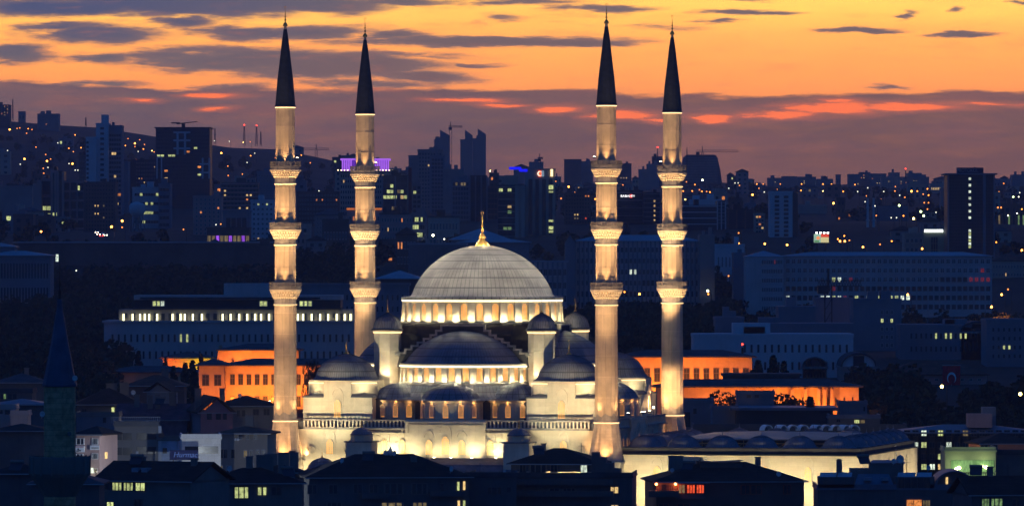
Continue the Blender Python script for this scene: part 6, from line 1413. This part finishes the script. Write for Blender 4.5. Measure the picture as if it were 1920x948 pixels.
x, y, z = pt(729, 846, 1083); dish(x, y, z, 'big satellite dish on the ridge of the wide dark apartment house', 1.35, 1.9); x, y, z = pt(738, 849, 1083); dish(x, y, z, 'small satellite dish right of the big one on the ridge', .7, .5)
x, y, z = pt(723, 849, 1083); dish(x, y, z, 'edge-on satellite dish left of the big one on the ridge', .8, 2.9)
a = house('low flat roofed dark building in front of the portico, bottom centre', 'building', 872, 968, 890, 893, 1085, 12, 0, 'flat', wallN, slate, name='flat_roofed_building', wins=((912,942,912,926,'dark','triple'),(950,958,912,922,'dark')))
a = house('dark hipped top floor with a curtained lit window below the front right minaret', 'house', 958, 1140, 841, 868, 1112, 13, -8, 'hip', wallN, tilesd, chim=((-.35,-.1,.9,.7),), base=2, wins=((1098,1112,869,889,'white','split'),(984,997,870,890,'dark'),(1003,1036,868,891,'dark','triple'),(1042,1056,870,890,'dark')), frame=wallM)
a = house('long dark balconied apartment block with one cream lit window, bottom centre right', 'apartment block', 878, 1196, 890, 893, 1100, 14, -4, 'flat', wallN, slate, name='balconied_block', wins=((1149,1166,911,924,'warm','split'),(1150,1166,945,955,'warm','split'),(905,935,914,927,'dark','triple'),(945,960,914,927,'dark'),(1035,1055,914,928,'dark'),(1060,1085,914,928,'dark','triple')), frame=wallM)
for z_ in (908, 930): MB().box(-a[1]/2+.2, a[1]/2-3, -a[3]/2-1.2, -a[3]/2-.01, a[5](z_), a[5](z_)+.95).build('balcony', wallN, a[0])
m = MB()
for i in range(4): m.box(a[1]/2-7.0+i*1.2, a[1]/2-5.8+i*1.2, -2, 2, a[2]+.2, a[2]+3.9-i*.9)
m.build('stepped_wall', wallN, a[0])
a = house('dark tiled house with a red lit glazed porch and two orange lamps', 'house', 1213, 1508, 868, 901, 1120, 18, 5, 'hip', wallE, tilesd, chim=((.45,-.15,1.2,.9),(-.65,.1,1.2,2.4)), name='tiled_house', wins=((1278,1295,907,924,'red','triple'),(1296,1312,907,924,'red','triple'),(1262,1276,907,924,'dim','split'),(1232,1240,907,922,'dark','plain'),(1380,1398,908,926,'dark'),(1398,1420,908,926,'dark'),(1460,1475,908,926,'dark'),(1225,1245,943,955,'dark'),(1260,1285,943,955,'dark')), frame=mat('reddish_frame', (.3,.08,.05)))
MB().box(a[4](1258), a[4](1320), -a[3]/2-2.4, -a[3]/2-.01, a[5](904.5), a[5](903.4)).build('awning', zincB, a[0]); MB().box(a[4](1258), a[4](1312), -a[3]/2-.4, -a[3]/2-.01, a[5](934), a[5](925)).build('parapet', wallN, a[0])
MB().box(a[4](1313), a[4](1392), -3, 4, a[2]+1.0, a[5](867.5)).build('roof_room', wallE, a[0])
m = MB(); m.add([(a[4](1307), -3.4, a[5](866)), (a[4](1350), -3.4, a[5](869)), (a[4](1350), 4.4, a[5](869)), (a[4](1307), 4.4, a[5](866)), (a[4](1352), -3.4, a[5](869)), (a[4](1396), -3.4, a[5](865)), (a[4](1396), 4.4, a[5](865)), (a[4](1352), 4.4, a[5](869))], [(0,1,2,3), (4,5,6,7)]); m.build('solar_panels', slate, a[0])
for p in (1221, 1257):
    ol = MB(); ol.lathe([(.01,-.22),(.2,-.12),(.22,.05),(.1,.2),(.01,.22)], 8, smooth=True); ol.build('porch_lamp', emis('porch_orange', (1,.33,.08), 16), a[0], (a[4](p), -a[3]/2-.5, a[5](906)))
    lamp('porch_light', 'POINT', (a[4](p), -a[3]/2-.75, a[5](907.5)), 110, (1,.16,.04), a[0], radius=.15)
m = MB()
for p in range(1214, 1252, 4): m.tube((a[4](p), -a[3]/2-1.6, a[5](918)), (a[4](p), -a[3]/2-1.6, a[5](908)), .05, 4)
m.tube((a[4](1212), -a[3]/2-1.6, a[5](909)), (a[4](1252), -a[3]/2-1.6, a[5](909)), .06, 4); m.build('terrace_rail', metal, a[0]); MB().box(a[4](1205), a[4](1262), -a[3]/2-1.8, -a[3]/2-.01, a[5](930), a[5](918)).build('terrace', wallN, a[0])
x, y, z = pt(1313, 862, 1118); T = thing('tv_antenna', 'spiky roof antenna standing out against the cream courtyard wall', 'antenna', (x, y, z-.6)); m = MB(); m.tube((0,0,-1), (0,0,1.0), .05, 5); m.tube((-.6,0,.4), (.5,0,.9), .04, 4); m.tube((-.5,0,0), (.1,0,.9), .04, 4); m.build('rods', metal, T)
# block with roof lights, bottom right
a = house('dark apartment block with glazed roof boxes and an orange lit window, bottom right', 'apartment block', 1533, 1790, 906, 916, 1060, 15, 0, 'flat', wallN, zincB, name='rooflight_block', wins=((1700,1712,936,950,'orange','plain'),(1713,1728,936,950,'orange','plain'),(1729,1745,936,950,'dim','triple')), frame=wallM, gutters=False)
T, W, H = a[0], a[1], a[2]; X = a[4]; Zp = a[5]
def glassbox(p0, p1, lb):
    m = MB(); x0, x1 = X(p0), X(p1); m.box(x0, x1, -7.6, -3, H+.1, Zp(893)); m.build('roof_box', wallN, T)
    m = MB(); xm = (x0+x1)/2
    for q0, q1 in ((x0+.1, xm-.12), (xm+.12, x1-.5)): m.add([(q0, -7.65, Zp(893)), (q1, -7.65, Zp(893)), (q1+.35, -4.2, Zp(886)), (q0+.35, -4.2, Zp(886)), (q0, -7.65, Zp(893.6)), (q1, -7.65, Zp(893.6)), (q1+.35, -4.2, Zp(887)), (q0+.35, -4.2, Zp(887))], [(0,1,2,3), (4,7,6,5), (0,4,5,1), (1,5,6,2), (2,6,7,3), (3,7,4,0)])
    m.build('rooflight', glassR, T)
glassbox(1535, 1602, ''); glassbox(1681, 1752, '')
for i in range(5): win(T, X(1690+12*i), Zp(914), .85, 1.6, 'dark', -7.62, 0, zincB, 'plain')
m = MB(); m.add([(X(1598), -7.9, Zp(917)), (X(1679), -7.9, Zp(917)), (X(1671), -1, Zp(890)), (X(1613), -1, Zp(890)), (X(1613), 6, Zp(916)), (X(1671), 6, Zp(916))], [(0,1,2,3), (3,2,5,4), (0,3,4), (1,5,2)]); m.build('pitched_roof', zincB, T)
for p in (1630, 1662): MB().box(X(p)-.7, X(p)+.5, -5.2, -4.0, Zp(901), Zp(895)).build('skylight', glassR, T)
MB().box(X(1637), X(1700), 1, 6, H, Zp(870)).build('roof_room', wallM, T); m = MB(); m.add([(X(1634), .8, Zp(871)), (X(1703), .8, Zp(871)), (X(1703), 6.2, Zp(866)), (X(1645), 6.2, Zp(866))], [(0,1,2,3)]); m.build('room_roof', zincB, T)
MB().box(X(1600), X(1640), 1.2, 6, H, Zp(881)).build('roof_room', wallM, T)
m = MB(); m.box(X(1573), X(1583), 0, .9, H, Zp(865)); m.add([(X(1570.5), -.2, Zp(864.5)), (X(1578), -.2, Zp(862.3)), (X(1585.5), -.2, Zp(864.5)), (X(1570.5), 1.1, Zp(864.5)), (X(1578), 1.1, Zp(862.3)), (X(1585.5), 1.1, Zp(864.5))], [(0,1,4,3), (1,2,5,4), (0,2,1), (3,4,5), (0,3,5,2)]); m.build('chimney', wallM, T)
x, y, z = pt(1689, 860, 1066); dish(x, y, z, 'large dish in front of the lit side wall of the courtyard', 1.1, -.5); x, y, z = pt(1675, 864, 1066); dish(x, y, z, 'edge-on dish left of the large courtyard side dish', .7, 2.6)
m = MB(); n = 14; r0 = X(1828)-X(1752); po = [(X(1790)-(r0/2)*math.cos(math.pi*i/n), Zp(912)+(Zp(882)-Zp(912))*math.sin(math.pi*i/n)) for i in range(n+1)]; pi_ = [(X(1790)-(r0/2-.4)*math.cos(math.pi*i/n), Zp(912)+(Zp(884)-Zp(912))*math.sin(math.pi*i/n)) for i in range(n+1)]
m.ring(list(reversed(po)), list(reversed(pi_)), -7.5, 5, 0, closed=False); m.build('barrel_roof', zincB, T); MB().slab(list(reversed(pi_)), -6.6, -6.3).build('arched_wall', wallN, T)
win(T, X(1776), Zp(907), .35, 1.1, 'warm', -6.62, 0, frame_d, 'plain')
house('dark gabled roof with greenish windows in the bottom right corner', 'house', 1795, 1940, 893, 926, 980, 12, 10, 'gx', wallN, tilesd, chim=((-.1,.0,1.2,.8),), wins=((1826,1842,933,950,'green','triple'),(1843,1868,933,950,'green','triple'),(1885,1900,935,948,'dark')))
# green glass showroom and neighbours
a = house('showroom with a greenish band over a lit glass front and two bright lamps', 'showroom', 1772, 1867, 843, 845, 1195, 12, 0, 'flat', wallG, wallG, name='showroom', wins=[(1783+i*8.1, 1791+i*8.1, 862, 884, 'green', 'plain') for i in range(10)]+[(1783+i*8.1, 1791+i*8.1, 885, 906, 'green', 'cross') for i in range(10)], frame=metal)
for p, q in ((1793,878),(1798,876),(1841,873),(1849,875)):
    ol = MB(); ol.lathe([(.01,-.3),(.3,-.15),(.34,.1),(.01,.3)], 8, smooth=True); ol.build('ceiling_lamp', emis('showroom_lamp', (1,.9,.45), 14), a[0], (a[4](p), -a[3]/2-.45, a[5](q)))
lamp('showroom_light', 'POINT', (a[4](1795), -a[3]/2-2, a[5](872)), 260, (.8,1,.45), a[0], radius=.3); lamp('showroom_light', 'POINT', (a[4](1845), -a[3]/2-2, a[5](870)), 260, (.8,1,.45), a[0], radius=.3)
house('dull red house with a dark tiled roof beside the showroom', 'house', 1824, 1940, 812, 830, 1260, 12, 8, 'hip', mat('dull_red_render', (.40,.17,.13), .85, 0, .1), tilesd, wins=((1829,1844,833,845,'dark','split'),(1846,1862,833,845,'dark','split')), frame=zincB)
house('plain dark block behind the showroom at the right edge', 'building', 1866, 1945, 848, 850, 1200, 12, 0, 'flat', wallN, slate, name='building')
T, W, H = building('four storey office with dark pilasters and scattered lit windows, right of the courtyard', 'office building', 1684, 1945, 797, 1350, 20, mat('dark_office_panel', (.06,.05,.045), .85, 0, .2, .2), None, pb=880, name='office_building', roof='hip', roofm=zincB, rh=1.4, over=.8, reg=False)
fx = lambda p: (p-1814.5)/F*1350; z1 = lambda p: CZ-(p-HY)/F*1350-T.location[2]
litw = {(2,0):'white',(4,0):'cool',(0,1):'cool',(1,1):'white',(2,1):'cool',(5,1):'white',(4,2):'cool',(2,3):'cool',(3,3):'white',(4,3):'warm',(7,0):'dim'}
for r_, yy in enumerate((817, 839, 861, 880)):
    for c_ in range(16): win(T, fx(1701+15.6*c_), z1(yy), 1.25, 1.25, litw.get((c_, r_), 'dark'), -.02, 0, frame_d, 'split')
m = MB()
for c_ in range(17): m.box(fx(1693+15.6*c_)-.28, fx(1693+15.6*c_)+.28, -.5, -.02, 0, H-.3)
m.build('pilasters', mat('black_pilaster', (.02,.018,.018), .85), T)
MB().box(fx(1817), fx(1862), 3, 9, H+.9, z1(776)).build('roof_plant', wallD, T); MB().box(fx(1850), fx(1874), 10, 16, H+.5, z1(765)).build('roof_house', wallA, T)
# left cluster
a = house('pink corner house with white framed windows and two small shop boards', 'house', 143, 214, 799, 813, 1115, 10, -14, 'hip', pinkN, tilesd, name='corner_house', wins=((149,172,821,833,'dark','triple'),(186,198,821,833,'dark','triple'),(186,198,849,860,'dark','triple'),(150,170,850,860,'dark','triple'),(184,189,876,886,'white','plain'),(190,197,877,886,'dim','split')), frame=mat('bright_window_frame', (.8,.8,.8)))
MB().box(a[4](149), a[4](172.5), -a[3]/2-.25, -a[3]/2-.01, a[5](847), a[5](835.5)).build('shop_board', mat('board_white', (.8,.82,.85)), a[0])
m = MB(); random.seed(4); 
for (p, q, w1, h1) in ((153,841,2.5,2),(157,844,5,1.6),(160,840,2,3),(162,843,4,2)): m.box(a[4](p)-.0, a[4](p+w1), -a[3]/2-.30, -a[3]/2-.26, a[5](q+h1), a[5](q))
m.build('board_print', metal, a[0]); MB().box(a[4](150), a[4](171), -a[3]/2-.3, -a[3]/2-.26, a[5](837.6), a[5](836.6)).build('board_stripe', mat('red_print', (.6,.12,.1)), a[0])
MB().box(a[4](183), a[4](200), -a[3]/2-.25, -a[3]/2-.01, a[5](842.5), a[5](834)).build('shop_board', mat('board_white', (.8,.82,.85)), a[0])
MB().box(a[4](186), a[4](200), -a[3]/2-.3, -a[3]/2-.26, a[5](839.4), a[5](838)).build('board_print', metal, a[0])
win(a[0], a[1]/2+.02, a[5](860), 1.1, 1.1, 'warm', -1.5, R(90), frame_w, 'plain'); lamp('street_light', 'POINT', (a[4](187), -a[3]/2-1.6, a[5](884)), 30, (.9,1,.6), a[0], radius=.2)
a = house('taupe three storey office with dark window pairs and a pale corner pier', 'office building', 206, 297, 796, 797, 1150, 12, 4, 'flat', mat('taupe_render', (.24,.225,.21), .9, 0, .06), wallM, name='office_building', wins=[(211,224,811,824,'dark','plain'),(226,242,811,824,'dark','plain'),(252,270,811,823,'dark','plain'),(272,288,811,823,'dark','plain'),(211,224,838,852,'dark','plain'),(226,242,838,852,'dark','plain'),(252,270,837,850,'dark','plain'),(272,288,837,850,'dark','plain'),(213,222,870,880,'dim','plain')])
MB().box(a[4](292), a[4](298), -a[3]/2-.35, -a[3]/2-.01, 0, a[5](798)).build('corner_pier', wallB, a[0]); MB().box(a[4](250), a[4](255), -a[3]/2-.45, -a[3]/2-.01, a[5](850), a[5](845)).build('air_conditioner', wallB, a[0])
m = MB()
for i in range(24): p = 205+i*3.9; m.tube((a[4](p), -a[3]/2+.2, a[2]+.5), (a[4](p), -a[3]/2+.2, a[2]+1.5), .03, 4)
m.tube((a[4](205), -a[3]/2+.2, a[2]+1.45), (a[4](296), -a[3]/2+.2, a[2]+1.45), .04, 4); m.build('roof_rail', zinc, a[0])
for p, lb in ((229,'left white dish on the roof of the taupe office'),(276,'right white dish on the roof of the taupe office')): x, y, z = pt(p, 791, 1152); dish(x, y, z, lb, .5, .2)
a = house('pale blue flat wing between the taupe office and the white clad building', 'building', 297, 334, 822, 824, 1150, 10, 0, 'flat', mat('pale_blue_render', (.42,.48,.58)), wallM, name='building', wins=((305,313,839,849,'dark','plain'),(297,307,811,820,'dark','plain')))
a = house('white panel clad building with a long dark strip window', 'building', 333, 414, 819, 821, 1140, 10, 4, 'flat', whiteN, whiteN, name='clad_building', wins=((343,405,836,849,'dark','plain'),))
x, y, z = pt(345, 852, 1128); T = thing('shop_sign', 'navy framed shop sign with pale blue slanted lettering before the white clad building', 'sign', (x, y, z)); s = 1128/F
MB().box(-27*s, 27*s, 0, .3, -9*s, 9*s).build('board', mat('navy_board', (.02,.03,.12), emit=(.003,.005,.03,1), es=1), T); text(T, 'Hurmac', 1.25, .2, -.06, 0, emis('blue_letters', (.10,.18,.5), .55), 1.0, .25)
MB().box(-28*s, 28*s, -.1, .4, -9.9*s, -9.1*s).build('frame', metal, T)
m = MB(); m.tube((-20*s,.2,-14), (-20*s,.2,-9*s), .1, 5); m.tube((20*s,.2,-14), (20*s,.2,-9*s), .1, 5); m.build('posts', metal, T)
house('cream apartment house with a red tiled roof left of the front left minaret', 'apartment house', 408, 514, 799, 811, 1165, 11, -6, 'hip', wallC, tile, name='apartment_house', wins=[(416,424,842,858,'dark','plain'),(426,432,842,858,'dark','plain'),(440,446,842,858,'dark','plain'),(454,460,813,823,'dark','split'),(468,474,814,823,'dark','split'),(482,489,814,823,'dark','split'),(463,470,843,857,'dim','split'),(474,481,843,857,'dark','split'),(486,493,842,856,'dark','split'),(497,504,842,856,'dark','split'),(416,424,872,885,'dim','split'),(430,440,872,886,'dark','split'),(475,482,868,880,'dark','split')], frame=frame_w, chim=((.1,0,1.6,1.4),(.35,.2,.8,.5)))
x, y, z = pt(441, 823, 1158); dish(x, y, z, 'left dish of the pair on the cream apartment house wall', .4, .5); x, y, z = pt(446, 823, 1158); dish(x, y, z, 'right dish of the pair on the cream apartment house wall', .4, .3)
house('dusky pink gabled house with a wide dark roof left of the front left minaret', 'house', 343, 436, 743, 772, 1275, 22, 9, 'gy', mat('dusky_pink_render', (.30,.20,.22), .9, 0, .08), tilesd, name='gabled_house', wins=((371,380,773,786,'dark','plain'),(388,397,773,786,'dark','plain'),(401,408,773,786,'dark','plain')), chim=((-.9,-.3,2.2,1.2),), frame=frame_d)
a = house('long purple grey roof running left from the pink gabled house', 'house', 222, 350, 757, 786, 1290, 12, 0, 'gx', mat('plum_render', (.16,.12,.16), .9), mat('plum_roof_tile', (.07,.055,.08), .9, 0, .3, .6), name='long_roofed_house', chim=((-.5,-.2,2.2,1.0),(-.1,-.3,2.4,1.0),(.12,-.3,2.6,1.0),(.55,-.1,2.4,1.4)))
a = house('dark roofed house with three small lit attic windows right of the near minaret', 'house', 138, 262, 728, 757, 1330, 13, 3, 'hip', wallN, tilesd, name='house', wins=((206,211,763,773,'cool','plain'),(215,220,763,773,'cool','plain'),(223.5,229,763,773,'cool','plain'),(150,160,765,775,'dark')), chim=((.1,.2,1.4,2.2),(.5,.0,1.0,1.8)), frame=frame_d)
house('small pale gable among the dark roofs below the poplars', 'house', 275, 328, 715, 733, 1400, 12, -6, 'gy', wallA, tilesd, name='house')
house('dark hipped roof with a chimney in front of the orange ministry wing', 'house', 402, 518, 742, 760, 1370, 12, 4, 'hip', wallM, tilesd, name='house', chim=((-.85,-.2,1.8,1.0),), wins=((440,446,768,780,'dark','split'),(450,456,768,780,'dark','split'),(470,482,766,778,'dark','split'),(490,502,766,778,'dark','split')))
house('red brown roofed house left of the poplar pair', 'house', 235, 345, 703, 722, 1450, 12, 0, 'hip', wallE, tile, name='house', chim=((.3,.1,1.4,1.5),))
house('dark low roofs left of the near minaret cone', 'house', -10, 84, 700, 716, 1420, 12, 3, 'hip', wallN, slate, name='house', chim=((.2,.1,1.2,1.0),))
house('dark building with one faint green window at the left edge', 'house', -10, 60, 727, 735, 1300, 12, 0, 'flat', wallN, slate, name='building', wins=((1,6,738,747,'dark','plain'),(7,11,738,747,'green','plain'),(15,22,738,747,'dark','plain'),(24,31,738,747,'dark','plain')))
house('pink roof box with two square openings at the left edge', 'building', -6, 29, 764, 765, 1180, 8, 0, 'flat', pinkN, pinkN, name='roof_building', wins=((-1,5,768,775,'dark','plain'),(9,21,768,776,'dark','plain')), frame=wallB)
house('lower pink stepped building beside the roof box', 'building', 20, 52, 776, 777, 1170, 8, 0, 'flat', pinkN, pinkN, name='roof_building')
house('long dark roof with a pale edge left of the near minaret', 'house', -10, 84, 748, 757, 1240, 12, 0, 'hip', wallN, zincB, name='house')
house('unlit dark house at the bottom left corner', 'house', -12, 76, 868, 886, 930, 12, 0, 'hip', wallN, tilesd, name='house')
house('unlit dark house between the near minaret and the green lit house', 'house', 60, 186, 884, 905, 905, 12, 0, 'hip', wallN, slate, name='house')
house('unlit block left of the near minaret balcony', 'building', -12, 84, 795, 806, 1080, 12, 0, 'hip', wallN, tilesd, name='house')
house('blue grey roof rooms behind the pink corner house', 'building', 143, 222, 776, 779, 1260, 10, 0, 'flat', wallA, wallM, name='building', wins=((193,199,782,792,'dark','plain'),))
# behind the courtyard
house('blue grey office rooms behind the courtyard, right of the back right minaret', 'building', 1268, 1338, 750, 752, 1420, 14, 0, 'flat', wallA, wallA, name='office_building', wins=((1282,1294,772,800,'dark','plain'),(1300,1306,765,775,'dark','plain')))
house('grey block joined to the office rooms behind the courtyard', 'building', 1336, 1384, 764, 766, 1400, 14, 0, 'flat', wallA, wallA, name='office_building')
house('rooftop plant room in front of the portico building', 'building', 1382, 1452, 736, 738, 1420, 8, 0, 'flat', wallA, wallA, name='plant_room', wins=((1400,1408,738,745,'dark','plain'),(1415,1423,738,745,'dark','plain')))
T, W, H = building('wide flat pale roof behind the courtyard with dark glazing under it', 'building', 1380, 1562, 768, 1395, 20, glass, None, pb=805, name='building', roof='slab', roofm=zincB, over=1.0, reg=False)
house('grey roof house at the end of the portico building', 'building', 1574, 1626, 755, 757, 1410, 10, 0, 'flat', wallA, wallA, name='building', wins=((1619,1622,762,770,'dark','plain'),))
house('low dark roofed building with a lit window strip behind the courtyard', 'building', 1555, 1650, 780, 783, 1380, 10, 0, 'flat', wallN, zincB, name='building', wins=((1601,1612,786,793,'cool','triple'),(1613,1622,786,793,'dim','triple'),(1568,1576,785,791,'dark','split')))
house('long dark service building behind the courtyard domes', 'building', 1300, 1700, 799, 801, 1375, 12, 0, 'flat', wallN, wallN, name='building')
hm_ = MB(); n = 8
hm_.ring([(1.15*math.cos(math.pi*i/n), 1.15*math.sin(math.pi*i/n)) for i in range(n+1)], [(.95*math.cos(math.pi*i/n), .95*math.sin(math.pi*i/n)) for i in range(n+1)], -.9, .9, 0, closed=False); vm = hm_.mesh('roof_vent', mat('shiny_duct', (.75,.8,.85), .3, .4))
for i, p in enumerate((1437, 1464, 1486, 1505, 1530, 1548, 1566, 1582, 1600)):
    x, y, z = pt(p, 806, 1362); tag(put('roof_vent', vm, None, (x, y, z), .5+.3*math.sin(i*2)), 'silver arched roof vent in the row behind the courtyard domes', 'roof vent', 'silver roof vents behind the courtyard')
MB_ = [(143,1085,'round white street lamp'),]
for (px_, py_, Y_) in ((1669, 819, 1345),): street_lamp(px_, py_, 'w', 'small white lamp at the far corner of the courtyard roof', Y_, .2)
house('cluttered dark house left of the wide dark apartment house', 'house', 488, 560, 871, 884, 1090, 10, 0, 'hip', wallN, tilesd, name='house', chim=((-.5,0,1.6,2.0),(.2,0,1.8,1.6),(.8,0,1.8,.8)))

for (px_, py_, Y_, e_, c_) in ((372, 884, 1100, 15000, (.80,.90,1)), (180, 884, 1075, 420, (1,.9,.8)), (470, 893, 1120, 1000, (1,.85,.6))):  # unseen lamps added behind the near roofs to brighten the facades
    x, y, z = pt(px_, py_, Y_); T = thing('street_lamp', {372:'added unseen lamp lighting the white clad building from below',180:'added unseen lamp below the pink corner house',470:'added unseen lamp below the cream apartment house'}[px_], 'street lamp', (x, y, z))
    m = MB(); m.tube((0,0,-12), (0,0,0), .08, 6); m.tube((0,0,0), (0,.8,.3), .06, 5); m.build('pole', metal, T); m = MB(); m.box(-.15,.15,.6,1.1,.2,.32); m.build('lamp_head', metal, T); lamp('fill_bulb', 'POINT', (0, .9, .1), e_, c_, T, radius=.15)
# aerials, dishes, vents and water heaters on the near roofs
am = MB(); am.tube((0,0,-.8), (0,0,2.2), .035, 4)
for i in range(5): am.tube((-.5+.06*i, -.5+.25*i, 1.7), (.5-.06*i, -.5+.25*i, 1.7), .02, 4)
am.tube((0,-.6,1.7), (0,.7,1.7), .025, 4); AM = am.mesh('tv_aerial', metal)
wh = MB(); wh.at(0,0,0); wh.add([(-.9,-.9,.1),(.9,-.9,.1),(.9,.5,1.1),(-.9,.5,1.1),(-.9,-.9,0),(.9,-.9,0),(.9,.5,1.0),(-.9,.5,1.0)], [(0,1,2,3),(4,7,6,5),(0,4,5,1),(1,5,6,2),(2,6,7,3),(3,7,4,0)], 0); wh.tube((-1,.7,1.25), (1,.7,1.25), .28, 10, 1); WH = wh.mesh('solar_heater', [glass, wallM])
random.seed(33)
SPOTS_ = [(598,879,1075,'wide dark apartment house'),(640,868,1075,'wide dark apartment house'),(690,861,1077,'wide dark apartment house'),(800,874,1075,'wide dark apartment house'),(845,884,1075,'wide dark apartment house'),
 (255,868,992,'house with the green window band'),(330,872,992,'house with the green window band'),(430,884,1012,'brown hipped house'),(540,890,1012,'brown hipped house'),(900,889,1086,'flat roofed dark building'),(945,889,1086,'flat roofed dark building'),
 (1010,850,1114,'dark hipped top floor'),(1090,852,1114,'dark hipped top floor'),(1260,886,1122,'dark tiled house'),(1290,878,1122,'dark tiled house'),(1420,886,1122,'dark tiled house'),(1460,893,1122,'dark tiled house'),(1620,867,1064,'roof light block'),(1700,884,1062,'roof light block'),(1740,882,1062,'roof light block'),
 (30,880,932,'bottom left corner house'),(170,727,1332,'attic window house'),(250,740,1332,'attic window house'),(300,756,1292,'long purple grey roof'),(330,757,1292,'long purple grey roof'),(450,745,1372,'dark hipped roof before the ministry'),(1830,888,984,'bottom right corner roof'),(1890,895,984,'bottom right corner roof'),(215,790,1262,'blue grey roof rooms')]
for i, (p, q, Y_, w_) in enumerate(SPOTS_):
    x, y, z = pt(p, q, Y_); k = i % 3; sd = ('left', 'middle', 'right')[min(2, sum(1 for s_ in SPOTS_[:i] if s_[3] == w_))]
    if k == 0: o = put('tv_aerial', AM, None, (x, y, z-.2), random.uniform(0, 3)); tag(o, f'thin television aerial on the {w_}, {sd} part', 'aerial', 'television aerials on the roofs')
    elif k == 1: dish(x, y, z+.5, f'small round dish on the {w_}, {sd} part', random.uniform(.5, .8), random.uniform(-.6, 1.0))
    else: o = put('solar_heater', WH, None, (x, y, z-.15), random.uniform(-.3, .3)); tag(o, f'solar water heater on the {w_}, {sd} part', 'water heater', 'solar heaters on the roofs')
haze(6.2e-5, (.30, .46, .92, 1))
